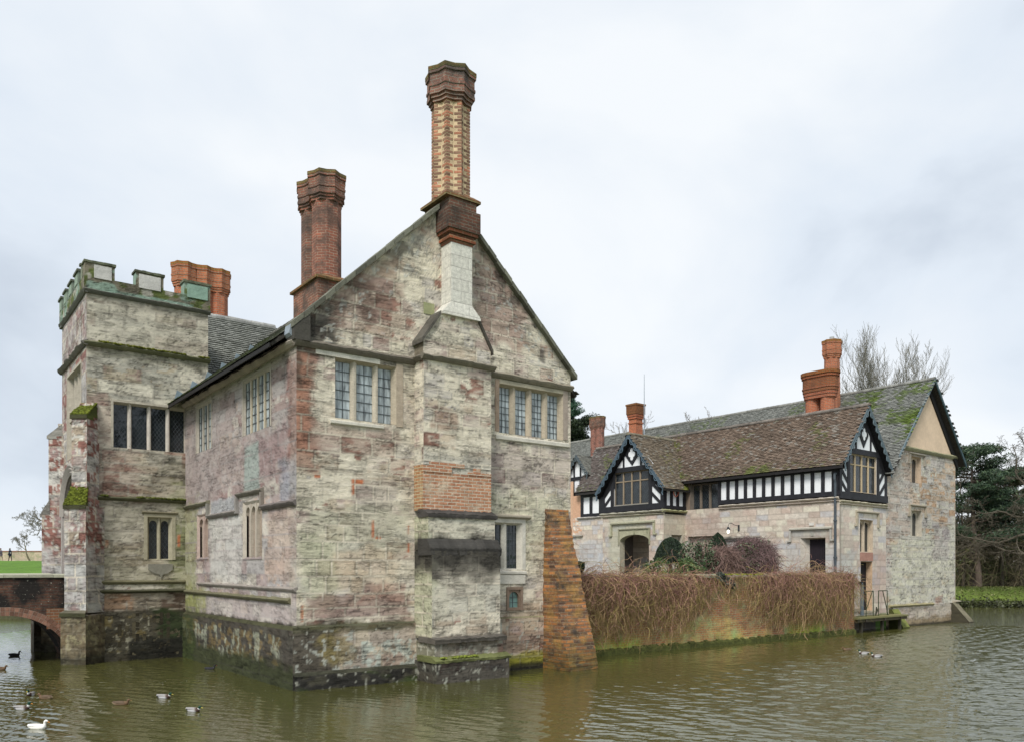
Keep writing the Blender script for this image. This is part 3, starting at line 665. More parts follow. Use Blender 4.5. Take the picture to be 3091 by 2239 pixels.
# --- gable wall + left wall
A = Acc()
holesA = [(.86, 2.33, 5.74, 7.02), (5.18, 7.24, 5.86, 7.06), (4.86, 5.90, 2.50, 3.66), (5.47, 5.83, 1.56, 2.00)]
wallgrid(A, (0, 0, 0), (1, 0, 0), (0, -1, 0), 0, 7.5, 1.33, 7.2, colA, .034, .032, holesA, top=RAKE, ntop=95, seed=5, disp=.011)
def colB(x, z):
    c, k, dj = blocks(x, z, 31, .24, .45, .5, 1.3); up = sstep(3.9, 4.4, z); f1 = fld(x, z, 32)
    C = palette(c, k, x, z, 31, [.12*up, .35*(1-up)+.10, .35, .15, .4], [(.34, .22, .20), (.60, .55, .47), (.46, .43, .41), (.52, .41, .34), (.42, .34, .32)], .3, .08)
    C = patch(C, x, z, -1, 9, 4.4, 5.6, (.37, .28, .265), .6, .5, 33, .5)
    C = patch(C, x, z, -1, 9, 4.3, 7.2, (.43, .37, .34), .5, .5, 331, .5)
    C = patch(C, x, z, .6, 3.2, 4.6, 5.6, (.32, .20, .20), .55, .4, 34, .5)
    C = patch(C, x, z, 5.2, 8.3, 4.3, 6.9, (.40, .34, .32), .5, .4, 35, .4)
    C = patch(C, x, z, -1, 9, 6.85, 7.3, (.44, .39, .33), .7, .2, 36, .12)
    C = patch(C, x, z, 2.2, 3.2, 4.3, 5.45, (.36, .43, .39), .8, .15, 37, .12)
    C = patch(C, x, z, -1, .45, 4.9, 6.9, (.34, .17, .14), .8, .25, 38, .25)
    C = patch(C, x, z, -1, .9, 4.0, 4.75, (.36, .37, .42), .7, .25, 39, .25)
    C = patch(C, x, z, 0.1, 1.7, 2.2, 3.9, (.52, .40, .33), .7, .3, 40, .35)
    C = patch(C, x, z, 3.4, 6.0, 2.2, 3.9, (.62, .60, .55), .75, .2, 41, .25)
    C = patch(C, x, z, 3.9, 5.8, 3.9, 4.3, (.40, .41, .43), .8, .1, 42, .08)
    C = patch(C, x, z, 5.9, 7.1, 2.5, 3.2, (.34, .20, .18), .5, .2, 43, .3)
    C = patch(C, x, z, -1, 9, 1.32, 1.85, (.54, .48, .45), .6, .1, 44, .1)
    C = patch(C, x, z, 7.0, 9, 1.3, 4.4, (.33, .34, .17), .7, .4, 45, .4)
    C = patch(C, x, z, 6.2, 9, 1.3, 2.0, (.30, .32, .08), .65, .4, 46, .3)
    C = patch(C, x, z, -1, .35, 1.3, 7.2, (.40, .36, .30), .35, .15, 47, .15)
    C = mixc(C, (.60, .58, .56), sstep(.62, .72, fbm(x*8, z*8, 48, 3))*.22)
    # the oversize plinth: black crust, ochre and pale lichens
    C = patch(C, x, z, -1, 9, -1, 1.34, (.055, .05, .036), .93, .08, 49, .08)
    C = mixc(C, (.28, .20, .08), sstep(.50, .60, fbm(x*4, z*6, 50, 4))*(z < 1.15)*(z > .45)*(x > .6)*.55)
    C = mixc(C, (.38, .40, .30), sstep(.58, .64, fbm(x*6, z*4, 52, 4))*(z < 1.1)*(z > .35)*(x > .7)*.7)
    C = patch(C, x, z, -1, 9, -1, .5, (.045, .055, .02), .85, .3, 53, .2)
    C = patch(C, x, z, 6.9, 9, -1, 1.3, (.05, .07, .02), .75, .4, 54, .3)
    return finish(C, x, z, 55, dj, (.46, .41, .39), .006, strata=.07, pits=.4)
holesB = [(1.49, 3.25, 5.68, 6.98), (5.76, 7.06, 5.70, 6.98), (1.99, 3.30, 2.74, 4.1), (6.05, 7.05, 2.78, 4.0)]
wallgrid(A, (0, 0, 0), (0, 1, 0), (-1, 0, 0), 0, 8.3, 1.30, 7.35, colB, .06, .035, holesB, seed=6, disp=.008)
# plinths (the stone stands forward here)
wallgrid(A, (0, -.05, 0), (1, 0, 0), (0, -1, 0), -.1, 2.86, -.6, 1.30, colA, .034, .034, (), seed=7, disp=.011)
wallgrid(A, (0, -.05, 0), (1, 0, 0), (0, -1, 0), 4.7, 7.5, -.6, 1.30, colA, .034, .034, (), seed=8, disp=.011)
wallgrid(A, (-.1, 0, 0), (0, 1, 0), (-1, 0, 0), -.05, 8.3, -.6, 1.24, colB, .055, .034, (), seed=9, disp=.022)
A.T = ID4
nn = 40
for i in range(nn):
    xa, xb = -.1+(2.96)*i/nn, -.1+2.96*(i+1)/nn; A.poly([(xa, -.05, 1.30), (xb, -.05, 1.30), (xb, .02, 1.34), (xa, .02, 1.34)], (.10, .10, .06))
    xa, xb = 4.7+2.8*i/nn, 4.7+2.8*(i+1)/nn; A.poly([(xa, -.05, 1.30), (xb, -.05, 1.30), (xb, .02, 1.34), (xa, .02, 1.34)], (.30, .28, .16))
    ya, yb = -.05+8.35*i/nn, -.05+8.35*(i+1)/nn; A.poly([(-.1, ya, 1.24), (-.1, yb, 1.24), (.02, yb, 1.33), (.02, ya, 1.33)], (.07, .07, .035))
# low black footing of the gable front, right hand and back walls
def colF(x, z):
    C = np.ones(x.shape+(3,))*np.array((.035, .033, .028)); C = mixc(C, (.075, .07, .05), sstep(.5, .62, fbm(x*4, z*6, 95, 4))); C = mixc(C, (.06, .085, .025), sstep(.52, .66, fbm(x*1.3, z*3, 96, 3))*.8); C = mixc(C, (.4, .4, .33), sstep(.70, .74, fbm(x*12, z*12, 97, 3))*.8); return C
wallgrid(A, (0, -.16, 0), (1, 0, 0), (0, -1, 0), -.1, 2.9, -.6, .30, colF, .04, .04, (), seed=12, disp=.03, taper=.02); A.poly([(-.1, -.16, .30), (2.9, -.16, .30), (2.9, -.05, .37), (-.1, -.05, .37)], (.06, .06, .04))
A.box(7.5, 7.502, 0, 14, -.6, 7.3, PINK); A.box(-.0, 7.5, 13.99, 14, -.6, 7.6, PINK)
A.build('wall', MAT['stone'], house, smooth=True)
# --- chimney breast
B = Acc()
def stage(u0, u1, p, z0, z1, seed, res=.034):
    wallgrid(B, (0, -p, 0), (1, 0, 0), (0, -1, 0), u0, u1, z0, z1, breastcol, res, seed=seed, disp=.010)
    wallgrid(B, (u0, -p, 0), (0, 1, 0), (-1, 0, 0), 0, p, z0, z1, breastcol, res, seed=seed+1, disp=.008)
    wallgrid(B, (u1, -p, 0), (0, 1, 0), (1, 0, 0), 0, p, z0, z1, breastcol, .06, seed=seed+2, disp=.012)
stage(2.80, 4.66, .40, 4.86, 7.20, 71)
stage(2.80, 4.62, .60, 2.95, 3.70, 74); stage(2.80, 4.66, .76, .96, 2.92, 77); stage(2.82, 4.68, .84, .50, .90, 80); stage(2.78, 4.76, .98, -.6, .46, 83)
# shouldered top of the breast
sh = [(2.80, 7.36), (2.80, 7.70), (3.26, 8.32), (4.28, 8.32), (4.66, 7.72), (4.66, 7.36)]
def topsh(x): return np.interp(x, [2.80, 3.26, 4.28, 4.66], [7.70, 8.32, 8.32, 7.72])
wallgrid(B, (0, -.38, 0), (1, 0, 0), (0, -1, 0), 2.80, 4.66, 7.25, 7.55, breastcol, .034, top=topsh, ntop=22, seed=90, disp=.016)
for (a, b, c) in (((2.74, 7.66), (3.24, 8.36), (.13, .12, .10)), ((4.30, 8.36), (4.70, 7.68), DK)):
    B.prism([(a[0], -.44, a[1]-.10), (a[0], -.44, a[1]), (b[0], -.44, b[1]), (b[0], -.44, b[1]-.10)], (0, .44, 0), c)
B.box(2.80, 2.81, -.38, 0, 7.25, 7.64, (.22, .19, .14)); B.box(4.65, 4.66, -.38, 0, 7.25, 7.64, BUFF)
# weatherings and ledges
def ledge(u0, u1, pa, za, pb, zb, col=DK, lip=.05, th=.09):
    rs = np.random.RandomState(int(za*100)); n = 26; xs = np.linspace(u0-.03, u1+.03, n+1); j = rs.uniform(-.014, .014, (n+1, 6))
    rings = [np.array([(xs[i], 0 if pa < .1 else -.2, za), (xs[i], -pa+j[i, 0], za+j[i, 1]), (xs[i], -pb-lip+j[i, 2], zb+j[i, 3]), (xs[i], -pb-lip+.01+j[i, 4], zb-th+j[i, 5]), (xs[i], -pb+.05, zb-th), (xs[i], -.2, zb-th)]) for i in range(n+1)]
    B.loft(rings, [tuple(np.array(col)*(.55+1.1*float(fbm(np.array([xs[i]*3.]), np.array([za]), 7, 3)[0]))) for i in range(n+1)])
ledge(2.80, 4.64, .40, 3.86, .60, 3.76, (.06, .055, .05)); ledge(2.80, 4.68, .60, 3.20, .76, 2.98, (.05, .047, .042), .005, .16)
ledge(2.81, 4.70, .76, 1.00, .86, .96, DK, .07, .09); ledge(2.78, 4.78, .84, .58, .98, .50, (.12, .13, .05), .02, .05)
mossline(B, ID4, 2.95, 3.9, .55, -1.0, -.86, .045, (.16, .19, .03), 5, .03, .2)
bo = B.build('chimney_breast', MAT['stone'], house, smooth=True)
# repair brickwork on the breast
P = Acc(); rs = np.random.RandomState(4)
wallgrid(P, (0, -.395, 0), (1, 0, 0), (0, -1, 0), 2.79, 4.66, 3.84, 4.70, lambda x, z: np.full(x.shape+(3,), .5)*(1+(fbm(x*3, z*3, 5, 3)-.5)*.5)[..., None], .05, seed=93, disp=.008)
wallgrid(P, (2.79, -.395, 0), (0, 1, 0), (-1, 0, 0), 0, .395, 3.84, 4.86, lambda x, z: np.full(x.shape+(3,), .42)*np.array((1, 1.05, .9)), .05, seed=94, disp=.008)
for (a, b, c, d) in ((2.79, 3.55, 4.70, 4.84), (4.0, 4.66, 4.70, 4.76), (2.95, 3.9, 4.84, 4.93), (4.15, 4.35, 4.76, 4.86)):
    P.box(a, b, -.409, -.36, c, d, NEU)
P.build('brick_repair', MAT['brick_patch'], bo)
A2 = Acc(); wallgrid(A2, (0, -.385, 0), (1, 0, 0), (0, -1, 0), 2.80, 4.66, 4.69, 4.87, breastcol, .03, seed=95, disp=.015); A2.build('stone_course', MAT['stone'], bo, smooth=True)

# --- strings, kneeler and coping of the gable
S = Acc(); DKS = (.17, .15, .12)
string_course(S, TA, -.06, 2.80, 7.20, .17, .12, DKS, 1, 7.22); string_course(S, frame((0, -.40, 0), (1, 0, 0), (0, -1, 0)), 2.74, 4.74, 7.27, .14, .12, (.20, .18, .14), 2)
string_course(S, frame((2.80, 0, 0), (0, -1, 0), (-1, 0, 0)), 0, .40, 7.25, .14, .11, DKS, 3); string_course(S, TA, 4.70, 7.52, 7.27, .16, .12, (.25, .22, .17), 4, 7.24)
string_course(S, TB, 0, 1.92, 3.90, .14, .10, (.15, .13, .12), 5); string_course(S, TB, 1.88, 3.62, 4.30, .12, .10, (.20, .18, .15), 6); string_course(S, TB, 3.60, 5.95, 3.90, .13, .10, (.22, .20, .18), 7)
string_course(S, TB, 5.9, 8.2, 4.28, .12, .10, (.20, .19, .13), 8); S.T = TB; S.box(1.86, 1.95, -.02, .085, 3.86, 4.25, (.24, .21, .18)); S.box(3.58, 3.68, -.02, .085, 3.86, 4.25, (.30, .28, .26)); S.box(5.90, 5.98, -.02, .085, 3.86, 4.25, (.26, .25, .22))
string_course(S, TB, 0, 6.9, 2.08, .10, .06, (.28, .25, .22), 9, 2.12); string_course(S, TB, .3, 8.2, 1.84, .12, .09, (.16, .15, .09), 10, 1.88)
string_course(S, TB, 0.0, 8.2, 7.20, .16, .12, (.42, .37, .31), 12, nseg=40)
S.build('string_course', MAT['dress'], house, smooth=False)
mo = Acc(); mossline(mo, ID4, 0, 0.01, 0, 0, 0, .01)
K = Acc(); rs = np.random.RandomState(8)
def coping(K, xa, za, xb, zb, n, w0=-.14, w1=.30, th=.12, col=(.13, .13, .10)):
    for i in range(n):
        ta, tb = i/n, (i+1)/n-.004; j = rs.uniform(-.015, .015, 2)
        p = [(xa+(xb-xa)*ta, za+(zb-za)*ta+j[0]), (xa+(xb-xa)*tb, za+(zb-za)*tb+j[0])]
        cc = np.array(col)*rs.uniform(.7, 1.6)
        K.prism([(p[0][0], w0, p[0][1]), (p[1][0], w0, p[1][1]), (p[1][0], w0, p[1][1]+th), (p[0][0], w0, p[0][1]+th)], (0, w1-w0, 0), cc)
coping(K, 7.62, 7.46, 4.06, 10.86, 15); K.build('gable_coping', MAT['dress'], house); K = Acc(); coping(K, -.12, 7.46, 3.40, 10.82, 15)
K.prism([(-.10, -.13, 7.22), (-.10, -.13, 7.60), (.25, -.13, 7.92), (.25, -.13, 7.22)], (0, .40, 0), (.07, .065, .055))
K.build('gable_coping', MAT['dress'], house)
# --- windows of the house
NEWST = (.60, .57, .49); OLDST = (.44, .38, .29)
window(house, TA, .86, 2.33, 5.74, 7.02, [(.93, 1.27), (1.42, 1.81), (1.94, 2.27)], OLDST, 'glass_pale', .15, ('rect', (2, 6), .006), sill=(.74, 2.0, 5.60, 5.75, NEWST), rim=.0, mcol=(.50, .45, .36))
window(house, TA, 5.18, 7.24, 5.86, 7.06, [(5.26, 5.60), (5.78, 6.12), (6.30, 6.64), (6.82, 7.16)], OLDST, 'glass_pale', .15, ('rect', (3, 7), .0045), sill=(5.06, 7.42, 5.68, 5.88, NEWST))
def dblock(*bx):
    q = Acc(TA); q.box(*bx[:6], bx[6]); q.build('dressed_block', MAT['dress'], house)
D_ = Acc(TA)      # new lintel stone over the left window, jamb stones of the right one
D_.prism([(.42, -.03, 7.02), (.42, .018, 7.02), (.42, .018, 7.14), (.42, -.03, 7.14)], (1.5, 0, 0), NEWST); dblock(2.33, 2.5, -.03, .014, 5.7, 7.1, (.42, .35, .27)); dblock(5.06, 5.18, -.03, .014, 5.88, 7.16, (.38, .28, .21)); dblock(7.24, 7.40, -.03, .014, 5.88, 7.16, (.36, .30, .25)); dblock(5.18, 7.24, -.03, .02, 7.06, 7.16, (.40, .36, .27))
dblock(3.04, 3.32, -.02, .014, 8.36, 8.62, (.30, .31, .17))
D_.build('dressed_block', MAT['dress'], house)
window(house, TA, 4.86, 5.90, 2.50, 3.66, [(4.93, 5.32), (5.49, 5.81)], NEWST, 'glass_dark', .13, ('rect', (3, 6), .006), sill=(4.95, 6.0, 2.38, 2.53, NEWST), rim=.10, hood=(4.7, 6.12, 3.80, 0, (.36, .32, .25)), mcol=NEWST, label='new pale stone window beside the breast')
D_ = Acc(TA); D_.box(4.95, 5.98, -.03, .03, 2.15, 2.375, NEWST); D_.build('apron_block', MAT['dress'], house)
Wn = Acc(TA); fcn = (.26, .19, .14)
Wn.box(5.40, 5.47, -.10, .03, 1.50, 2.06, fcn); Wn.box(5.83, 5.90, -.10, .03, 1.50, 2.06, fcn); Wn.box(5.40, 5.90, -.10, .035, 2.0, 2.07, fcn); Wn.box(5.40, 5.90, -.10, .04, 1.49, 1.56, fcn); spandrel(Wn, 5.50, 5.80, 1.80, 1.95, 2.0, -.08, -.01, fcn)
Wn.box(5.47, 5.50, -.09, -.01, 1.56, 2.0, fcn); Wn.box(5.80, 5.83, -.09, -.01, 1.56, 2.0, fcn)
wn_ = Wn.build('window', MAT['dress'], house); G = Acc(TA); G.poly([(5.46, -.07, 1.55), (5.84, -.07, 1.55), (5.84, -.07, 2.0), (5.46, -.07, 2.0)]); G.build('pane', MAT['glass_green'], wn_)
L = Acc(TA); L.box(5.64, 5.655, -.069, -.06, 1.56, 1.95); L.box(5.47, 5.83, -.069, -.061, 1.68, 1.69); L.box(5.47, 5.83, -.069, -.061, 1.81, 1.82); L.build('lead_lattice', MAT['lead'], wn_)
MS = (.41, .37, .31)
window(house, TB, 1.49, 3.25, 5.68, 6.98, [(1.53, 1.91), (1.99, 2.35), (2.43, 2.79), (2.87, 3.22)], MS, 'glass_pale', .055, ('rect', (2, 6), .008), mcol=(.46, .40, .30), rim=.07)
window(house, TB, 5.76, 7.06, 5.70, 6.98, [(5.80, 6.15), (6.23, 6.58), (6.66, 7.02)], MS, 'glass_pale', .055, ('rect', (2, 6), .008), rim=.07)
MAT['blind'] = MAT['dress']
def blind_window(T, x0, x1, z0, z1, lights, ah, col):
    W = Acc(T); d = .055
    W.poly([(x0, .0, z0), (x0, .0, z1), (lights[0][0], -d, z1-.08), (lights[0][0], -d, z0+.05)], col); W.poly([(x1, .0, z0), (x1, .0, z1), (lights[-1][1], -d, z1-.08), (lights[-1][1], -d, z0+.05)], col)
    W.poly([(x0, 0, z1), (x1, 0, z1), (lights[-1][1], -d, z1-.08), (lights[0][0], -d, z1-.08)], col); W.poly([(x0, 0.02, z0), (x1, 0.02, z0), (lights[-1][1], -d, z0+.06), (lights[0][0], -d, z0+.06)], (.24, .20, .19))
    for i in range(len(lights)-1):
        a = lights[i][1]; b = lights[i+1][0]; W.box(a, b, -d-.06, -d+.035, z0, z1-.05, col)
    for (a, b) in lights: spandrel(W, a, b, z1-.1-ah, z1-.12, z1-.06, -d-.06, -d+.02, col)
    w = W.build('window', MAT['dress'], house); w['label'] = 'walled up window with pointed lights'
    G = Acc(T)
    for (a, b) in lights: G.poly([(a, -d-.05, z0), (b, -d-.05, z0), (b, -d-.05, z1-.06), (a, -d-.05, z1-.06)], (.42, .34, .27))
    G.build('infill', MAT['stone'], w)
blind_window(TB, 1.99, 3.30, 2.74, 4.1, [(2.1, 2.42), (2.50, 2.80), (2.88, 3.18)], .22, (.46, .41, .34)); blind_window(TB, 6.05, 7.05, 2.78, 4.0, [(6.15, 6.45), (6.55, 6.95)], .22, (.44, .34, .29))
# --- roofs of the house
def mossh(S, T): return sstep(.58, .72, fbm(S*.7, T*.9, 3, 3))*.35
SL = math.hypot(4.22, 3.42)
roof(house, 'tiled_roof', (-.47, .26, 7.17), (0, 1, 0), (4.22, 0, 3.42), [(0, 0), (8.4, 0), (13.7, SL*.9), (13.7, SL), (0, SL)], roofcol((.11, .115, .085), lambda S, T: sstep(.5, .62, fbm(S*.9, T*.9, 3, 3)), .25, (.08, .10, .03)), .11, .17, seed=3)
roof(house, 'tiled_roof', (7.97, .26, 7.17), (0, 1, 0), (-4.22, 0, 3.42), [(0, 0), (13.7, 0), (13.7, SL), (0, SL)], roofcol((.14, .13, .11)), .11, .17, seed=4)
SC = math.hypot(3.85, 3.7)
roof(house, 'tiled_roof', (.02, 8.24, 7.48), (1, 0, 0), (0, 3.85, 3.75), [(0, 0), (3.7, 0), (4.7, SC*.94), (0, SC*.94)], roofcol((.15, .155, .13), lambda S, T: sstep(1.3, .3, T+(fbm(S*2, T*2, 8, 3)-.5)*1.6)*.9, .25, (.10, .14, .03), .35), .125, .16, thick=.04, seed=5, jit=.012)
roof(house, 'tiled_roof', (-.6, 15.9, 7.25), (1, 0, 0), (0, -4.05, 3.75), [(0, 0), (6, 0), (6, SC*1.03), (0, SC*1.03)], roofcol((.15, .15, .13)), .125, .16, seed=6)
ridge_tiles(house, 'ridge_tiles', (3.75, .3, 10.60), (3.75, 13.9, 10.60), .09, .34, (.14, .14, .12)); ridge_tiles(house, 'ridge_tiles', (-.5, 11.87, 11.0), (4.0, 11.87, 11.0), .12, .4, (.34, .34, .32), 5)
E_ = Acc()      # black rafter feet and soffit board below the eaves
for i, vv in enumerate(np.arange(.35, 8.3, .38)): E_.prism([(-.46, vv, 7.10), (-.46, vv, 7.17), (.0, vv, 7.56), (.0, vv, 7.40)], (0, .09, 0), (.035, .028, .024))
E_.box(-.47, -.44, .28, 8.35, 7.08, 7.17, (.02, .018, .018)); E_.build('rafter_feet', MAT['generic'], house)
Fl = Acc(); 
for i in range(6): a = .1+i*.42; Fl.prism([(a-.42, 8.13+.0, 7.32+a*.78-.05), (a+.05, 8.13, 7.32+a*.78+.03), (a-.35, 8.13, 7.32+a*.78+.20)], (0, -.03, 0), (.22, .28, .32))
Fl.build('lead_flashing', MAT['metal'], house); Fl = Acc(); Fl.prism([(-.16, .30, 7.36), (-.11, .30, 7.60), (-.09, .30, 7.60), (-.09, .30, 7.30)], (0, -.30, 0), (.26, .30, .34)); Fl.build('lead_flashing', MAT['metal'], house)
# --- great chimney on the gable
ch = Acc()
ch.box(3.52, 4.10, -.42, .0, 8.42, 9.99, NEU)
ch.prism([(3.28, -.46, 8.30), (3.28, -.46, 8.36), (3.52, -.42, 8.62), (4.10, -.42, 8.62), (4.32, -.46, 8.36), (4.32, -.46, 8.30)], (0, .46, 0), NEU)
flue = ch.build('flue', MAT['flue'], house); flue['label'] = 'smooth pale new stone flue'
CH = Acc()
for (zz, z2, g, c) in ((9.99, 10.06, .0, (.95, .75, .6)), (10.06, 10.13, .05, (1, .7, .5)), (10.13, 10.20, .02, (.6, .5, .45)), (10.20, 10.27, .09, (.95, .7, .55)), (10.27, 10.75, .13, (.42, .42, .4)), (10.75, 11.0, .06, (.55, .55, .52))):
    CH.box(3.50-g, 4.12+g, -.42-g, .55+g, zz, z2, tuple(np.array(c)*.6))
CH.box(3.32, 4.28, -.52, .62, 11.0, 11.06, (.40, .42, .26)); CH.prism([(3.32, -.52, 11.06), (4.28, -.52, 11.06), (4.15, -.40, 11.16), (3.45, -.40, 11.16)], (0, 1.0, 0), (.38, .36, .24))
stack = CH.build('chimney_stack', MAT['brick_chim'], house); stack['label'] = 'tall zigzag patterned brick chimney on the gable'
SH = Acc(); zc = 11.12; row = 0; cxs, cys = 3.81, .05; rot = R(0)
rs = np.random.RandomState(12); ra, rv = .455, .355
def ringpt(k, z, g=0.): r = (ra if k % 2 == 0 else rv)+g; t = rot+math.pi*k/8; return np.array((cxs+r*math.cos(t), cys+r*math.sin(t), z))
while zc < 13.34:
    for k in range(0, 16, 2):            # each arris carries one brick wrapping round it, long and short courses alternate
        c = np.array((.27, .155, .105))*rs.uniform(.6, 1.35) if rs.rand() < .75 else np.array((.42, .18, .11))*rs.uniform(.8, 1.2); mc = np.array((.60, .46, .29))*rs.uniform(.82, 1.08)
        for sd in (-1, 1):
            f = (.92 if row % 2 else .50)+rs.uniform(-.05, .05)
            for (z0_, z1_, ff, g) in ((zc, zc+.052, f, .010), (zc+.052, zc+.075, .0, 0.)):
                p0, q0, p1, q1 = ringpt(k, z0_), ringpt(k+sd, z0_), ringpt(k, z1_), ringpt(k+sd, z1_)
                m0, m1 = p0+(q0-p0)*ff, p1+(q1-p1)*ff
                if ff > 0:
                    o_ = p0-np.array((cxs, cys, z0_)); o_ = o_/np.linalg.norm(o_)*g; SH.poly([p0+o_, m0+o_*.7, m1+o_*.7, p1+o_], tuple(c)); SH.poly([p0+o_, m0+o_*.7, m0, p0], tuple(c*.9)); SH.poly([p1+o_, m1+o_*.7, m1, p1], tuple(c*.9))
                SH.poly([m0, q0, q1, m1], tuple(mc))
    zc += .075; row += 1
SH.build('shaft', MAT['dress'], stack)
CP = Acc(); star_cap(CP, cxs, cys, 13.32, 14.10, .45, .62, 8, rot); CP.build('chimney_crown', MAT['brick_chim'], stack)
# --- twin chimney on the roof
CT = Acc(); CT.box(2.45, 3.45, 4.55, 6.25, 9.2, 10.35, (.56, .50, .46)); CT.box(2.37, 3.53, 4.47, 6.33, 10.35, 10.42, (.42, .44, .26)); CT.prism([(2.39, 4.49, 10.42), (3.51, 4.49, 10.42), (3.25, 4.70, 10.56), (2.65, 4.70, 10.56)], (0, 1.6, 0), (.44, .40, .26))
st2 = CT.build('chimney_stack', MAT['brick_chim'], house); st2['label'] = 'twin shafted octagonal brick chimney behind the gable'
for (cy_, tint) in ((5.03, (.62, .5, .46)), (5.78, (.45, .42, .4))):
    s_ = Acc(); s_.loft([ring_ngon(2.92, cy_, 10.44, .40, 8, R(22.5)), ring_ngon(2.92, cy_, 12.65, .40, 8, R(22.5))], tint); s_.build('shaft', MAT['brick_chim'], st2)
    s_ = Acc(); star_cap(s_, 2.92, cy_, 12.60, 13.38, .42, .57, 8, 0, (.55, .48, .45)); s_.build('chimney_crown', MAT['brick_chim'], st2)
# --- clustered orange chimney behind the tower
CO = Acc(); CO.box(.85, 2.75, 12.0, 13.6, 10.4, 11.0, NEU)
st3 = CO.build('chimney_stack', MAT['brick_orange'], house); st3['label'] = 'broad clustered orange brick chimney behind the battlements'
for (a, b) in ((1.10, 12.4), (1.72, 12.4), (2.22, 12.4), (1.45, 13.0)):
    s_ = Acc(); s_.loft([ring_ngon(a, b, 10.9, .32, 8, R(22.5)), ring_ngon(a, b, 12.0, .32, 8, R(22.5))], NEU); s_.build('shaft', MAT['brick_orange'], st3)
    s_ = Acc(); star_cap(s_, a, b, 11.95, 12.74, .34, .45, 8, 0, (.5, .52, .5)); s_.build('chimney_crown', MAT['brick_orange'], st3)
# --- raking brick buttress at the right corner
BT = Acc(); n = 58; zs = np.linspace(-.6, 4.05, n+1); rs = np.random.RandomState(31)
pr = lambda z: .06+(4.05-z)*.255; sp = lambda z: (4.05-z)*.02; rings = []
for z in zs:
    j = rs.uniform(-.02, .02, 4)+(vn(np.array([z*1.3, z*1.3+9, z*1.3+5, z*1.3+14]), np.zeros(4), 3)-.5)*.08; rings.append(np.array([(6.62-sp(z)+j[0], .3, z), (6.62-sp(z)+j[0], -pr(z)+j[1], z), (7.36+sp(z)*1.6+j[2], -pr(z)+j[3], z), (7.36+sp(z)*1.6+j[2], .5, z)]))
BT.loft(rings, [tuple(np.array((.50, .50, .48))*(1-.0*z)) if z > .9 else tuple(np.array((.50, .50, .48))*(.45+.55*z/.9)+np.array((0, .05, -.01))*(1-z/.9)) for z in [max(q, 0) for q in zs]]); bt = BT.build('buttress', MAT['brick_butt'], house); bt['label'] = 'raking orange and black brick buttress'

# =================================================================== GATEHOUSE TOWER (same axes as the house)
tower = thing('gatehouse_tower', 'square battlemented stone gatehouse tower with mossy strings beside the bridge', 'tower', HO, HA)
TC = frame((0, 8.2, 0), (1, 0, 0), (0, -1, 0)); TL = frame((-2.55, 0, 0), (0, 1, 0), (-1, 0, 0))
def colC(x, z):
    c, k, dj = blocks(x, z, 121, .24, .42, .5, 1.2); f1 = fld(x, z, 122); up = sstep(7.0, 7.4, z); mid = sstep(4.4, 4.7, z)*(1-sstep(5.9, 6.2, z))
    C = palette(c, k, x, z, 121, [.05+.6*mid, 1.3*up+.3, .35+.3*up, .2, .12], [(.28, .17, .13), (.66, .62, .51), (.47, .45, .38), (.45, .39, .29), (.38, .29, .24)], .25, .08)
    C = patch(C, x, z, -9, 9, 8.6, 9.95, (.45, .42, .34), .55, .1, 123, .2)
    C = patch(C, x, z, -2.6, -1.7, 5.9, 7.1, (.30, .18, .14), .5, .2, 124, .4)
    C = patch(C, x, z, -2.3, -1.2, 4.6, 5.8, (.27, .165, .13), .65, .1, 125, .15)
    C = patch(C, x, z, -1.2, .6, 4.5, 5.5, (.36, .32, .22), .6, .2, 126, .3)
    C = patch(C, x, z, -.8, .1, 4.7, 5.6, (.10, .095, .06), .7, .2, 127, .3)
    C = patch(C, x, z, -9, 9, 3.7, 4.42, (.13, .13, .08), .5, .3, 143, .3)
    C = patch(C, x, z, -9, 9, 2.2, 4.4, (.35, .325, .25), .68, .2, 128, .3)
    C = patch(C, x, z, -9, 9, 2.1, 3.2, (.38, .35, .23), .45, .2, 129, .2)
    C = patch(C, x, z, -.4, .6, 1.2, 5.0, (.20, .22, .09), .75, .3, 130, .4)
    C = patch(C, x, z, -9, 9, 1.35, 1.9, (.25, .20, .14), .75, .1, 131, .1)
    C = patch(C, x, z, -.7, .6, 1.2, 1.95, (.10, .06, .045), .8, .1, 132, .1)
    C = patch(C, x, z, -2.2, -1.4, 1.38, 1.85, (.36, .20, .11), .6, .1, 133, .08)
    C = patch(C, x, z, -9, 9, -1, 1.36, (.06, .052, .032), .93, .1, 134, .1)
    C = mixc(C, (.24, .19, .08), sstep(.54, .64, fbm(x*4, z*4, 135, 4))*(z < 1.25)*(z > .25)*(x < -.9)*.8)
    C = mixc(C, (.40, .38, .28), sstep(.60, .66, fbm(x*9, z*9, 136, 4))*(z < 1.2)*(z > .2)*(x < -1.0)*.8)
    C = patch(C, x, z, -.8, .6, .5, 1.3, (.03, .05, .015), .8, .2, 137, .3)
    C = patch(C, x, z, -1.5, .6, -1, .62, (.02, .02, .015), .9, .15, 138, .08)
    C = patch(C, x, z, -.22, -.13, 3.15, 3.5, (.50, .17, .08), .9, .02, 139, .01)
    C = patch(C, x, z, -2.1, -2.0, 3.1, 3.3, (.45, .22, .12), .8, .02, 140, .01)
    C = patch(C, x, z, -9, 9, 8.3, 8.55, (.20, .19, .12), .6, .15, 144, .15)
    C = patch(C, x, z, -9, 9, 9.7, 9.96, (.20, .18, .14), .5, .1, 141, .1)
    return finish(C, x, z, 142, dj, (.50, .46, .38), .008, wash=.35, zj=1.36)
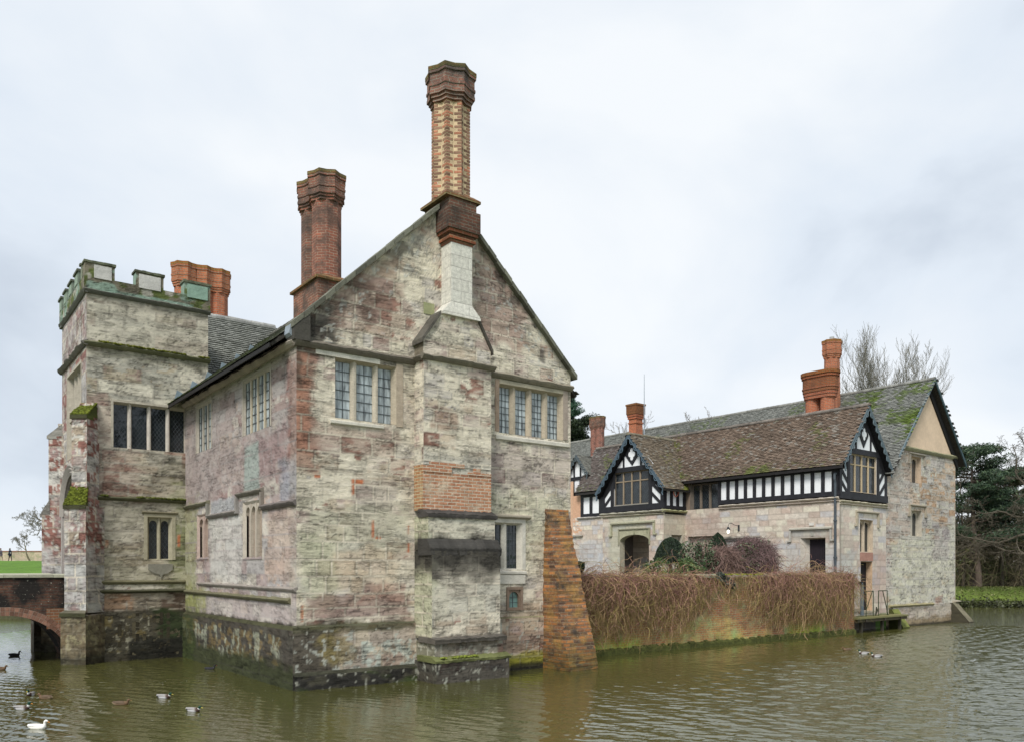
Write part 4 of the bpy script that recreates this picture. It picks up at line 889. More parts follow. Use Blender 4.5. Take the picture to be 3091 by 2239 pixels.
def colL(x, z):
    c, k, dj = blocks(x, z, 151, .24, .42, .4, .9)
    C = palette(c, k, x, z, 151, [.35, .2, .5, .2, .4], [(.33, .17, .15), (.50, .46, .42), (.42, .39, .38), (.42, .34, .28), (.38, .28, .26)])
    C = patch(C, x, z, 8, 12, 8.6, 9.9, (.40, .31, .30), .5, .3, 152, .4)
    C = mixc(C, (.60, .58, .54), sstep(.56, .64, fbm(x*6, z*6, 153, 4))*.6)
    C = patch(C, x, z, -9, 99, -1, 1.35, (.08, .07, .045), .9, .1, 154, .1)
    return finish(C, x, z, 155, dj)
A = Acc()
wallgrid(A, (0, 8.2, 0), (1, 0, 0), (0, -1, 0), -2.55, .64, -.6, 9.96, colC, .04, .036, [(-1.89, .03, 5.84, 7.10), (-1.02, -.36, 2.78, 3.98)], seed=161, disp=.010)
wallgrid(A, (-2.55, 0, 0), (0, 1, 0), (-1, 0, 0), 8.2, 12.3, -.6, 9.96, colL, .05, .04, [(9.0, 11.3, 5.75, 8.2), (9.0, 11.6, 2.2, 5.3)], seed=165, disp=.009)
wallgrid(A, (.64, 0, 0), (0, 1, 0), (1, 0, 0), 8.2, 12.3, 7, 9.96, colL, .1, seed=167); wallgrid(A, (0, 12.3, 0), (1, 0, 0), (0, 1, 0), -2.55, .64, -.6, 9.96, colL, .1, seed=168)
A.T = TC; rs = np.random.RandomState(5)
for i in range(30): a, b = -2.6+2.7*i/30, -2.6+2.7*(i+1)/30; A.box(a, b, -.05, .07+rs.uniform(-.01, .01), -.6, 1.30+rs.uniform(-.01, .01), tuple(np.array((.075, .065, .04))*rs.uniform(.5, 1.6)))
A.T = ID4
A.build('wall', MAT['stone'], tower, smooth=True)
# plinth front as real eroded stone
A = Acc(); wallgrid(A, (0, 8.12, 0), (1, 0, 0), (0, -1, 0), -2.62, .0, -.6, 1.32, colC, .036, .034, (), seed=169, disp=.02); A.build('plinth', MAT['stone'], tower, smooth=True)
# strings
S = Acc(); MG = (.12, .12, .06)
string_course(S, TC, -2.62, .68, 8.58, .14, .13, (.14, .14, .08), 21); string_course(S, TL, 8.13, 12.4, 8.58, .14, .13, (.16, .15, .13), 22)
string_course(S, TC, -2.28, .0, 4.45, .12, .11, (.09, .09, .05), 23); string_course(S, TC, -2.6, 0, 2.15, .11, .08, (.15, .14, .08), 24); string_course(S, TC, -2.6, 0, 1.90, .10, .12, (.07, .07, .04), 25)
string_course(S, TC, -2.62, .70, 9.99, .14, .10, (.12, .12, .10), 26); string_course(S, TL, 8.13, 12.4, 9.99, .14, .10, (.14, .14, .12), 27)
S.build('string_course', MAT['dress'], tower)
M_ = Acc(); mossline(M_, TC, -2.6, .65, 8.64, .02, .13, .055, (.17, .18, .03), 31, .025, .25); mossline(M_, TC, -2.2, .0, 4.50, .02, .11, .055, (.12, .14, .03), 33, .025, .2); M_.n
kind(M_.build('moss_cushions', MAT['moss'], tower, smooth=True), 'stuff')
# parapet
MER_C = [(-2.60, -1.87), (-1.34, -.61), (-.05, .68)]; MER_L = [(8.15, 8.60), (9.0, 9.62), (10.02, 10.62), (11.0, 11.5), (11.85, 12.34)]
def colP(x, z):
    C = np.ones(x.shape+(3,))*np.array((.20, .18, .13)); C = mixc(C, (.26, .36, .29), sstep(.50, .56, fbm(x*1.3, z*2.5, 171, 3))*.9); C = mixc(C, (.10, .13, .03), sstep(.55, .63, fbm(x*3, z*4, 172, 4))*.9); C = mixc(C, (.45, .43, .36), sstep(.62, .7, fbm(x*4, z*3, 173, 3)))
    C = patch(C, x, z, -2.0, .2, 9.96, 10.10, (.27, .38, .31), .9, .05, 174, .03)
    return finish(C, x, z, 174)
Pp = Acc()
def mtop(mers, base=10.36, top=10.74):
    return mers
wallgrid(Pp, (0, 8.12, 0), (1, 0, 0), (0, -1, 0), -2.62, .68, 10.02, 10.36, colP, .035, seed=181, disp=.012); wallgrid(Pp, (-2.62, 0, 0), (0, 1, 0), (-1, 0, 0), 8.12, 12.36, 10.02, 10.36, colP, .05, seed=182, disp=.012)
Pp.poly([(-2.62, 8.12, 10.36), (.68, 8.12, 10.36), (.68, 8.45, 10.38), (-2.62, 8.45, 10.38)], (.15, .15, .09)); Pp.poly([(-2.62, 8.12, 10.36), (-2.30, 8.12, 10.36), (-2.30, 12.36, 10.38), (-2.62, 12.36, 10.38)], (.15, .15, .09))
Pp.box(-2.30, -2.25, 8.45, 12.36, 9.9, 10.36, (.2, .2, .18)); Pp.box(.35, .68, 8.45, 12.36, 9.9, 10.36, (.2, .2, .18)); Pp.box(-2.62, .68, 12.0, 12.36, 9.9, 10.36, (.2, .2, .18)); Pp.box(-2.3, .4, 8.4, 12.1, 9.85, 9.95, (.2, .2, .2))
par = Pp.build('parapet', MAT['stone'], tower)
rs = np.random.RandomState(6)
for i, (a, b) in enumerate(MER_C):
    m_ = Acc(); wallgrid(m_, (0, 8.12, 0), (1, 0, 0), (0, -1, 0), a, b, 10.36, 10.72, colP, .035, seed=190+i, disp=.01)
    m_.poly([(a, 8.12, 10.36), (a, 8.45, 10.36), (a, 8.45, 10.72), (a, 8.12, 10.72)], (.26, .36, .29) if i else (.2, .18, .13)); m_.poly([(b, 8.12, 10.36), (b, 8.45, 10.36), (b, 8.45, 10.72), (b, 8.12, 10.72)], (.3, .32, .18)); m_.poly([(a, 8.45, 10.36), (b, 8.45, 10.36), (b, 8.45, 10.72), (a, 8.45, 10.72)], (.2, .2, .17))
    for k in range(8): x0 = a-.03+(b-a+.06)*k/8; m_.box(x0, x0+(b-a+.06)/8, 8.08, 8.49, 10.72+rs.uniform(-.008, .006), 10.78+rs.uniform(-.01, .01), tuple(np.array((.11, .12, .08))*rs.uniform(.6, 1.5)))
    pc = ((.50, .49, .46), (.52, .51, .48), (.25, .37, .30))[i]
    m_.box(a+(.22 if i == 0 else .08), b-.08, 8.095, 8.13, 10.30 if i else 10.33, 10.68, pc)
    m_.build('merlon', MAT['dress'], par)
for (a, b) in MER_L[1:]:
    m_ = Acc(); c = tuple(np.array((.24, .29, .23))*rs.uniform(.7, 1.1)); m_.box(-2.62, -2.30, a, b, 10.36, 10.72, c); m_.box(-2.66, -2.27, a-.03, b+.03, 10.72, 10.78, (.11, .12, .09)); m_.box(-2.635, -2.62, a+.1, b-.1, 10.40, 10.66, (.27, .34, .27)); m_.build('merlon', MAT['dress'], par)
m_ = Acc(); m_.box(-2.62, -2.30, 8.45, 8.62, 10.36, 10.72, (.22, .24, .18)); m_.box(-2.66, -2.27, 8.49, 8.65, 10.72, 10.78, (.11, .12, .09)); m_.build('merlon', MAT['dress'], par)
# windows
OS = (.46, .42, .34)
window(tower, TC, -1.89, .03, 5.84, 7.10, [(-1.87, -1.51), (-1.40, -1.00), (-.89, -.50), (-.39, .0)], OS, 'glass_dark', .16, ('diamond', .10, .006), mcol=(.52, .48, .42), rim=.06)
window(tower, TC, -1.02, -.36, 2.78, 3.98, [(-.95, -.74), (-.64, -.43)], (.38, .35, .25), 'glass_dark', .14, ('diamond', .11, .004), arched=.12, rim=.09, mcol=(.36, .33, .24))
S = Acc(); string_course(S, TC, -1.16, -.22, 4.10, .07, .06, (.20, .18, .12), 41); S.build('hood_mould', MAT['dress'], tower)
window(tower, TL, 9.0, 11.3, 5.75, 8.2, [(9.1, 9.5), (9.68, 10.08), (10.24, 10.64), (10.8, 11.2)], (.44, .40, .33), 'glass_dark', .2, None, transom=6.9, rim=.08)
Sh = Acc(TC); Sh.prism([(-1.0, .0, 2.66), (-.35, .0, 2.66), (-.35, .0, 2.50), (-.50, .0, 2.38), (-.62, .0, 2.36), (-.66, .0, 2.24), (-.70, .0, 2.36), (-.86, .0, 2.40), (-1.0, .0, 2.50)], (0, .03, 0), (.23, .22, .18)); Sh.build('carved_shield', MAT['dress'], tower)
# entrance arch in the left face
D_ = Acc(TL); ap = arch_pts(9.0, 11.6, 4.1, 5.2, 16); 
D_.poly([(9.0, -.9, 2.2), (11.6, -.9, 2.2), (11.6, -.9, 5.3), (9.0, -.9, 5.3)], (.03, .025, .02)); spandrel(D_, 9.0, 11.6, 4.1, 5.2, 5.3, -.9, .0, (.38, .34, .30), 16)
for (xx) in (9.0, 11.6): D_.poly([(xx, 0, 2.2), (xx, -.9, 2.2), (xx, -.9, 4.1), (xx, 0, 4.1)], (.40, .36, .33))
for k, (g, pj) in enumerate(((.0, .05), (.10, .10), (.20, .14))):
    a2 = arch_pts(9.0-g-.1, 11.6+g+.1, 4.1, 5.2+g+.1, 16)
    D_.tubes(np.array([[(p[0], pj*.5, p[1]) for p in a2]]), np.full((1, 17), .07), 6, (.34, .31, .28))
D_.box(8.82, 8.9, 0, .1, 2.2, 4.1, (.46, .43, .40)); D_.box(11.7, 11.8, 0, .1, 2.2, 4.1, (.46, .43, .40)); D_.build('entrance_arch', MAT['dress'], tower)
# angle buttresses (diagonal)
def diag_buttress(cu, cv, du, dv, colf, name_label, mossy=True):
    k = 1/math.sqrt(2); d = np.array((du*k, dv*k, 0.)); s = np.array((-d[1], d[0], 0.)); c0 = np.array((cu, cv, 0.))
    A = Acc()
    def st(w, p, z0, z1, off=0., seed=0):
        for (sg) in (1, -1):
            o = c0+s*(sg*w/2+off)-d*.3; wallgrid(A, o, d, s*sg, 0, p+.3, z0, z1, colf, .05, .04, seed=seed+sg, disp=.008)
        wallgrid(A, c0+d*p+s*off, s, d, -w/2, w/2, z0, z1, colf, .04, .036, seed=seed+5, disp=.009)
    st(.72, .56, -.6, 1.32, 0, 201); st(.62, .48, 1.36, 4.18, 0., 211); st(.44, .32, 4.62, 6.58, 0., 221); st(.44, .27, 4.15, 4.64, 0., 225); st(.40, .02, 6.5, 6.97, 0., 228)
    def slope(wa, pa, za, wb, pb, zb, col):
        a = [c0+d*pa+s*wa/2, c0+d*pa-s*wa/2]; b = [c0+d*pb-s*wb/2, c0+d*pb+s*wb/2]; z = np.array((0, 0, 1.))
        q = [a[0]+z*za, a[1]+z*za, b[0]+z*zb, b[1]+z*zb]; A.poly(q, col); A.poly([a[0]+z*(za-.1), a[1]+z*(za-.1), a[1]+z*za, a[0]+z*za], (.06, .06, .03))
        A.poly([a[0]+z*(za-.1), a[0]+z*za, b[1]+z*zb, b[1]+z*(za-.1)], col); A.poly([a[1]+z*(za-.1), a[1]+z*za, b[0]+z*zb, b[0]+z*(za-.1)], col)
        return a, b
    slope(.74, .60, 1.36, .62, .46, 1.44, (.14, .13, .09)); mc = (.10, .12, .03) if mossy else (.30, .29, .26); slope(.66, .52, 4.20, .44, .28, 4.66, mc); slope(.50, .36, 6.60, .40, -.15, 6.98, mc)
    bt = A.build('buttress', MAT['stone'], tower, smooth=True); bt['label'] = name_label
    if not mossy: return
    M_ = Acc(); rs = np.random.RandomState(17)
    for (wa, pa, za, wb, pb, zb) in ((.62, .50, 4.22, .44, .30, 4.68), (.46, .33, 6.63, .40, -.1, 6.98)):
        for t in np.linspace(0, 1, 14):
            for u in np.linspace(-.5, .5, 14):
                w = wa+(wb-wa)*t; p = c0+d*(pa+(pb-pa)*t)+s*w*u; r = rs.uniform(.02, .05); blob(M_, (p[0], p[1], za+(zb-za)*t), (r, r, r*.6), np.array((.17, .20, .025))*rs.uniform(.5, 1.4), rs)
    kind(M_.build('moss_cushions', MAT['moss'], bt, smooth=True), 'stuff')
def colBut(x, z):
    c, k, dj = blocks(x, z, 231, .25, .42, .3, .6)
    C = palette(c, k, x, z, 231, [.9, .15, .2, .1, .5], [(.33, .16, .13), (.50, .48, .44), (.40, .38, .36), (.42, .34, .26), (.40, .28, .26)])
    C = mixc(C, (.66, .64, .58), sstep(.55, .61, fbm(x*11, z*9, 233, 4))*.85); C = mixc(C, (.52, .50, .46), sstep(.55, .7, fbm(x*2, z*1.5, 238, 3))*.6); C = patch(C, x, z, -9, 99, 1.4, 3.0, (.50, .50, .48), .7, .4, 234, .4)
    C = patch(C, x, z, -9, 99, -1, 1.34, (.16, .13, .07), .9, .1, 235, .08); C = mixc(C, (.38, .34, .20), sstep(.55, .62, fbm(x*7, z*7, 236, 4))*(z < 1.3)*.8); C = patch(C, x, z, -9, 99, -1, .25, (.03, .03, .02), .8, .2, 237, .1)
    return finish(C, x, z, 232, dj)
diag_buttress(-2.53, 8.22, -1, -1, colBut, 'near diagonal buttress with mossy weatherings')
diag_buttress(-2.53, 12.28, -1, 1, colBut, 'far diagonal buttress', False)

# =================================================================== BRIDGE (brick, one arch in view)
bridge = thing('brick_bridge', 'dark mossy brick footbridge with a low arch crossing the moat to the tower', 'bridge', HO, HA)
BF, BB = 8.9, 11.9
def arch_wall(A, v, x0, x1, ztop, cx, cz, r, dirv, thick, tint):
    xs = np.linspace(x0, x1, 90)
    def zb(x): return cz+math.sqrt(max(r*r-(x-cx)**2, 0)) if abs(x-cx) < r else -.6
    for vv in (v, v+thick):
        for i in range(len(xs)-1):
            a, b = xs[i], xs[i+1]; za, zb_ = max(zb(a), -.6), max(zb(b), -.6)
            # darken nothing: tint only; split for the clean band near the arch
            A.poly([(a, vv, za), (b, vv, zb_), (b, vv, ztop), (a, vv, ztop)], tint)
    return xs
Bk = Acc(); cx_, cz_, r_ = -4.35, -.33, 1.62
for (v, th) in ((BF, .32), (BB-.32, .32)):
    for cxx in (cx_, cx_-4.6):
        x1 = -2.55 if cxx == cx_ else cx_-2.3; x0 = cx_-2.3 if cxx == cx_ else cx_-6.9
        arch_wall(Bk, v, x0, x1, 2.27, cxx, cz_, r_, -1, th, NEU)
for cxx in (cx_, cx_-4.6):      # vault
    th_ = np.linspace(.2, math.pi-.2, 20)
    for i in range(19): Bk.poly([(cxx+r_*math.cos(th_[i]), BF, cz_+r_*math.sin(th_[i])), (cxx+r_*math.cos(th_[i+1]), BF, cz_+r_*math.sin(th_[i+1])), (cxx+r_*math.cos(th_[i+1]), BB, cz_+r_*math.sin(th_[i+1])), (cxx+r_*math.cos(th_[i]), BB, cz_+r_*math.sin(th_[i]))], NEU)
Bk.box(-11.3, -2.55, BF+.33, BB-.33, 1.5, 1.55, (.7, .7, .7)); Bk.box(-13, -11.25, BF, BB, -.6, 2.27, NEU)
bk = Bk.build('parapet', MAT['brick_bridge'], bridge)
rs = np.random.RandomState(3)
for v in (BF, BB-.32):
    Cp = Acc(); x = -13.
    while x < -2.95:
        w = rs.uniform(.5, .8); x2 = min(x+w, -2.93); c = np.array((.50, .50, .38))*rs.uniform(.55, 1.15); z_ = 2.27+rs.uniform(-.006, .006)
        Cp.prism([(x, v-.05, z_+.02), (x, v-.05, z_+.09), (x, v+.16, z_+.12), (x, v+.37, z_+.09), (x, v+.37, z_)], (x2-x-.006, 0, 0), tuple(c)); x = x2
    Cp.build('coping', MAT['dress'], bridge)
Vs = Acc(); rs = np.random.RandomState(9); nb = 52
for k in range(nb):
    t0 = math.pi*(k+.06)/nb; t1 = math.pi*(k+.94)/nb
    for (ra, rb) in ((r_, r_+.105), (r_+.115, r_+.22)):
        c = np.array((.24, .13, .09))*rs.uniform(.6, 1.35); pr_ = [(cx_+rr*math.cos(t), BF-.012-rs.uniform(0, .006)*0, cz_+rr*math.sin(t)) for rr, t in ((ra, t0), (rb, t0), (rb, t1), (ra, t1))]
        Vs.prism(pr_, (0, .1, 0), tuple(c))
t_ = np.linspace(0, math.pi, 30); Vs.loft([np.array([(cx_+(r_+.002)*math.cos(t), BF-.004, cz_+(r_+.002)*math.sin(t)) for t in t_]), np.array([(cx_+(r_+.225)*math.cos(t), BF-.004, cz_+(r_+.225)*math.sin(t)) for t in t_])], (.40, .33, .26), cap=False, closed=False)
Vs.build('arch_ring', MAT['brick_vouss'], bridge)
O_ = Acc(); wallgrid(O_, (0, BF-.006, 0), (1, 0, 0), (0, -1, 0), -3.4, -2.6, .9, 1.45, lambda x, z: np.full(x.shape+(3,), .5)*1.0, .05, disp=.0); O_.build('brick_repair', m_brick('bridge_repair_brick', (.27, .12, .06), (.2, .09, .05), (.26, .2, .14), lichen=.04), bridge)
Pi = Acc(); wallgrid(Pi, (0, 12.35, 0), (1, 0, 0), (0, -1, 0), -3.3, -2.4, -.6, 1.5, colL, .05, seed=301); wallgrid(Pi, (-3.3, 0, 0), (0, 1, 0), (-1, 0, 0), 12.35, 13.1, -.6, 1.5, colL, .05, seed=302); Pi.build('pier', MAT['stone'], bridge, smooth=True)

# =================================================================== COURTYARD WING: ashlar below, black and white timbering above, tall plastered gable
WO = (13.0066, 32.2368, 0.0); WA = R(39)
wing = thing('timbered_wing', 'long wing with black and white timbered upper storey, tiled roofs and buff end gable', 'building', WO, WA)
TD = frame((0, 0, 0), (0, 1, 0), (-1, 0, 0)); TE = frame((0, 0, 0), (1, 0, 0), (0, -1, 0)); TP = frame((-1.55, 0, 0), (0, 1, 0), (-1, 0, 0)); TR = frame((0, 7.7, 0), (1, 0, 0), (0, -1, 0))
ASH = [(.58, .50, .42), (.63, .57, .49), (.52, .50, .49), (.55, .45, .38), (.65, .60, .49)]
def ashl(x, z, seed, w=(1, 1, 1, 1, 1), hmin=.24, hmax=.27, wmin=.38, wmax=.62):
    c, k, dj = blocks(x, z, seed, hmin, hmax, wmin, wmax, .006)
    C = palette(c, k, x, z, seed, list(w), ASH, .03, .08); return C, dj
def fin2(C, x, z, seed, dj, jc=(.30, .25, .21)):
    C = C*(1+(fbm(x*.6, z*.6, seed+4, 3)-.5)*.35)[..., None]; C = C*(1+(fbm(x*6, z*9, seed+3, 3)-.5)*.14)[..., None]
    m = (1-sstep(.006, .028, dj))*sstep(.25, .5, fbm(x*1.2, z*1.2, seed+6, 2)+.1); return mixc(C, jc, m*.55)
def colD(x, z):
    C, dj = ashl(x, z, 401, (1.2, 1, .6, .6, .4))
    C = patch(C, x, z, 5.8, 7.7, 3.9, 5.0, (.44, .34, .29), .6, .2, 402, .4); C = patch(C, x, z, 0, 2.6, 1.5, 3.6, (.45, .46, .47), .5, .4, 403, .4); C = patch(C, x, z, 13, 15, 1.5, 4.0, (.47, .50, .53), .6, .4, 404, .4)
    C = patch(C, x, z, .4, 2.1, 3.75, 4.15, (.38, .37, .32), .6, .1, 405, .06)
    C = mixc(C, (.36, .25, .20), sstep(.60, .68, fbm(x*2+z*1.2, z*5-x*2, 406, 3))*.30)
    return fin2(C, x, z, 407, dj)
def colE1(x, z):
    C, dj = ashl(x, z, 411, (.5, 1, .4, .3, 1.4)); C = patch(C, x, z, 2.7, 4.2, .9, 3.4, (.46, .33, .28), .55, .4, 412, .5); C = patch(C, x, z, 0, 1.2, 1.2, 3.2, (.50, .53, .52), .5, .3, 413, .4)
    C = patch(C, x, z, -.1, .14, -1, 5.3, (.28, .25, .21), .7, .05, 414, .04)
    C = patch(C, x, z, -1, 9, -1, .5, (.05, .045, .035), .9, .1, 415, .1); C = patch(C, x, z, 2.9, 4.4, -.6, .62, (.10, .22, .03), .9, .1, 416, .12)
    return fin2(C, x, z, 417, dj)
def colE2(x, z):
    c, k, dj = blocks(x, z, 421, .22, .36, .4, 1.1); up = sstep(3.9, 4.5, z-.15*(x-7)); f1 = fld(x, z, 422)
    C = palette(c, k, x, z, 421, [.55*up, .1+.35*(1-up), .3, .45*up+.1, .5*(1-up)], [(.50, .34, .22), (.62, .59, .49), (.50, .46, .42), (.54, .42, .31), (.60, .58, .46)], .25, .1)
    C = patch(C, x, z, 3.8, 6.2, 3.8, 7.4, (.52, .46, .41), .65, .6, 423, .7)
    C = patch(C, x, z, 4.1, 10.4, 1.0, 3.7, (.64, .62, .48), .7, .3, 424, .3); C = patch(C, x, z, 8.3, 9.9, 3.0, 4.6, (.42, .36, .36), .6, .3, 425, .3)
    C = patch(C, x, z, 3.7, 4.3, 1.5, 4.5, (.46, .36, .33), .5, .3, 426, .4); C = patch(C, x, z, 8.4, 9.2, .9, 1.3, (.45, .24, .18), .7, .1, 427, .15)
    C = mixc(C, (.62, .60, .54), sstep(.58, .64, fbm(x*3, z*10, 428, 4))*.6)
    C = patch(C, x, z, 3, 12, -1, .9, (.52, .43, .34), .6, .1, 429, .1); C = patch(C, x, z, 3, 12, -1, .35, (.26, .19, .10), .8, .2, 430, .2); C = patch(C, x, z, 3, 12, -1, .1, (.05, .045, .03), .9, .1, 431, .05)
    C = patch(C, x, z, 3.7, 12, 7.55, 7.9, (.40, .37, .33), .6, .1, 432, .1)
    return finish(C, x, z, 433, dj, (.58, .55, .48), .02)
A = Acc()
wallgrid(A, (0, 0, 0), (0, 1, 0), (-1, 0, 0), 0, 7.72, 1.2, 5.30, colD, .05, .045, [(.60, 1.72, 1.2, 3.80), (6.07, 7.55, 1.2, 4.05), (3.70, 5.60, 1.2, 3.92)], seed=441, disp=.003)
wallgrid(A, (0, 0, 0), (0, 1, 0), (-1, 0, 0), 7.72, 15.4, 1.2, 5.30, colD, .06, .05, (), seed=442, disp=.003)
wallgrid(A, (-1.55, 0, 0), (0, 1, 0), (-1, 0, 0), 7.7, 11.6, 1.2, 5.06, lambda x, z: mixc(colD(x, z), (.42, .44, .33), .55*sstep(0, .4, 1.4-np.abs(x-10))*sstep(1.4, 3, z)), .045, .045, [(8.58, 10.45, 1.2, 4.42)], seed=443, disp=.003)
wallgrid(A, (0, 7.7, 0), (1, 0, 0), (0, -1, 0), -1.55, 0, 1.2, 5.06, lambda x, z: mixc(colD(x+3, z), (.50, .46, .34), np.full(x.shape, .5)), .05, .045, [(-1.0, -.25, 3.0, 4.12)], seed=444, disp=.003)
wallgrid(A, (0, 11.6, 0), (1, 0, 0), (0, 1, 0), -1.55, 0, 1.2, 5.06, colD, .08, seed=445, disp=.003)
wallgrid(A, (0, 0, 0), (1, 0, 0), (0, -1, 0), 0, 3.80, -.6, 5.28, colE1, .05, .045, [(1.66, 2.62, .80, 2.84), (1.60, 2.66, 3.22, 4.56)], seed=446, disp=.003)
A.poly([(-1.0, 7.9, 3.0), (-.25, 7.9, 3.0), (-.25, 7.9, 4.12), (-1.0, 7.9, 4.12)], (.42, .39, .32)); A.poly([(-1.0, 7.7, 4.12), (-.25, 7.7, 4.12), (-.25, 7.9, 4.05), (-1.0, 7.9, 4.05)], (.3, .27, .2)); A.poly([(-.25, 7.7, 3.), (-.25, 7.7, 4.12), (-.25, 7.9, 4.12), (-.25, 7.9, 3.)], (.42, .39, .32))
A.box(10.6, 10.62, 0, 26, -.6, 7.5, (.45, .36, .28)); A.box(0, 10.6, 25.9, 26, -.6, 7.5, (.45, .36, .28)); A.box(0.02, .05, 15.4, 26, 1, 7.3, (.62, .40, .27)); A.box(.001, .06, 14.7, 15.4, 4.38, 6.5, (.62, .38, .25)); A.box(-.12, .0, 14.6, 15.5, 4.30, 4.38, (.40, .37, .32))
A.build('wall', MAT['ashlar'], wing, smooth=True)
A = Acc()
wallgrid(A, (0, .0, 0), (1, 0, 0), (0, -1, 0), 3.80, 10.6, -.6, 6.0, colE2, .05, .045, [(6.02, 7.10, 4.0, 5.15)], seed=447, disp=.007)
wallgrid(A, (0, 0, 0), (1, 0, 0), (0, -1, 0), 3.80, 5.0, 6.0, 6.02, colE2, .05, .045, (), top=lambda x: np.minimum(7.80, 6.45+1.136*(x-3.65)), ntop=30, seed=449, disp=.008)
wallgrid(A, (0, 0, 0), (1, 0, 0), (0, -1, 0), 5.0, 10.6, 6.0, 7.80, colE2, .05, .045, [(6.02, 7.04, 6.38, 7.56)], seed=450, disp=.007)
wallgrid(A, (0, -.05, 0), (1, 0, 0), (0, -1, 0), 4.3, 10.62, -.6, .88, colE2, .05, .045, (), seed=448, disp=.02)
A.build('wall', MAT['stone_smooth'], wing, smooth=True)
# plastered gable
G = Acc(); gz = 7.90
G.poly([(4.95, -.02, gz), (10.62, -.02, gz), (10.62, -.02, 7.98), (7.7, -.02, 11.02)], (.70, .54, .39)); G.build('gable_plaster', m_attr('buff_render', which='UV', n1=(1.2, .88, 1.08), n2=(8, .92, 1.06), bumps=((9, .008),)), wing)
Bb = Acc(); BLUE = (.05, .085, .10); GB = (.13, .17, .19)
def board(A, a, b, y0, y1, w, col):
    """rake board from a to b (x,z), hanging w below the line, in plane frame (outward y0..y1)"""
    A.prism([(a[0], y0, a[1]), (b[0], y0, b[1]), (b[0], y0, b[1]-w*1.25), (a[0], y0, a[1]-w*1.25)], (0, y1-y0, 0), col)
Bb.T = TE
board(Bb, (11.06, 7.55), (7.7, 11.18), .30, .35, .15, BLUE); Bb.build('bargeboard', MAT['generic'], wing); Bb = Acc(TE); board(Bb, (4.30, 7.38), (7.7, 11.17), .30, .35, .13, GB)
Bb.build('bargeboard', MAT['generic'], wing)
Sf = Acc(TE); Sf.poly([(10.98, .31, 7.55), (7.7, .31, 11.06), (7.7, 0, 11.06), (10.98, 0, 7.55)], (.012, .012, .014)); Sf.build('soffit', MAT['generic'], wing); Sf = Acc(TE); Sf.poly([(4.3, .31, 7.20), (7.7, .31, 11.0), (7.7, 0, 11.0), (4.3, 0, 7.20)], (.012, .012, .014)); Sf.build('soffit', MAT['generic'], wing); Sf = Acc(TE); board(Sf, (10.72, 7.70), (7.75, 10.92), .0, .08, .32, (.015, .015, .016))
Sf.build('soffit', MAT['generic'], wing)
S = Acc(); string_course(S, TE, 4.95, 10.72, 7.86, .20, .12, (.28, .27, .17), 51); string_course(S, TE, 4.0, 8.15, .92, .14, .12, (.28, .25, .14), 52); string_course(S, TE, 10.3, 10.85, .98, .10, .2, (.40, .36, .28), 53)
string_course(S, TD, 0, 5.75, 5.36, .10, .12, (.56, .50, .42), 54); string_course(S, TD, 0, 5.75, 5.24, .07, .08, (.44, .38, .32), 55); string_course(S, TP, 7.6, 11.7, 5.22, .12, .13, (.44, .42, .34), 56); string_course(S, TP, 7.66, 11.64, 5.09, .08, .08, (.36, .34, .26), 57)
string_course(S, TR, -1.65, 0, 5.22, .12, .13, (.36, .36, .20), 58); string_course(S, TE, 0, 3.85, 5.24, .10, .10, (.50, .46, .34), 59); string_course(S, TE, 0, 3.85, 5.13, .06, .07, (.40, .36, .28), 60); string_course(S, TD, 13.2, 15.0, 5.26, .14, .10, (.42, .40, .36), 61)
S.build('string_course', MAT['dress'], wing)
# ---- timber framing helpers
WH = (.8, .83, .86)
def diag(A, x0, z0, x1, z1, w, y0=-.02, y1=.035):
    dx, dz = x1-x0, z1-z0; L = math.hypot(dx, dz); nx, nz_ = -dz/L*w/2, dx/L*w/2
    A.prism([(x0+nx, y0, z0+nz_), (x1+nx, y0, z1+nz_), (x1-nx, y0, z1-nz_), (x0-nx, y0, z0-nz_)], (0, y1-y0, 0))
def quatrefoil(A, cx, cz, r, y):
    pts = []      # one four-lobed outline
    for th in np.linspace(0, 2*math.pi, 49)[:-1]:
        q = r*(.52+.44*abs(math.cos(2*th))**.8)*(1 if True else 0); pts.append((cx+q*.80*math.cos(th), y, cz+q*1.10*math.sin(th)))
    A.prism([(p[0], y-.02, p[2]) for p in pts], (0, .02, 0))
def gable_panels(T, parent, cx, zb, hw, zap, mount=True, dm=.42, dz=.50):
    """white panels and black timbers of a small gable above its beam; rakes from (cx-hw,zb) to apex zap"""
    P_ = Acc(T); P_.poly([(cx-hw, -.0, zb), (cx+hw, -.0, zb), (cx, 0, zap)]); P_.build('plaster_panel', MAT['plaster'], parent)
    Tm = Acc(T); diag(Tm, cx-hw+.16, zb+.0, cx, zap-.26, .20); diag(Tm, cx+hw-.16, zb+.0, cx, zap-.26, .20, -.018, .034)
    for sx in (-1, 1): Tm.box(cx+sx*hw*.42-.05, cx+sx*hw*.42+.05, -.02, .032, zb, zb+(zap-zb)*.55)
    cz = zb+(zap-zb)*.40
    Tm.prism([(cx-dm*1.05, -.01, cz), (cx, -.01, cz+dz*1.2), (cx+dm*1.05, -.01, cz), (cx, -.01, cz-dz*1.02)], (0, .047, 0))
    Tm.box(cx-hw*.22, cx+hw*.22, -.02, .031, zb+(zap-zb)*.80, zap-.1); Tm.build('timber_frame', MAT['timber'], parent)
    Q = Acc(T); quatrefoil(Q, cx, cz+.02, dm*.66, .055); q = Q.build('quatrefoil_panel', MAT['plaster'], parent); return q
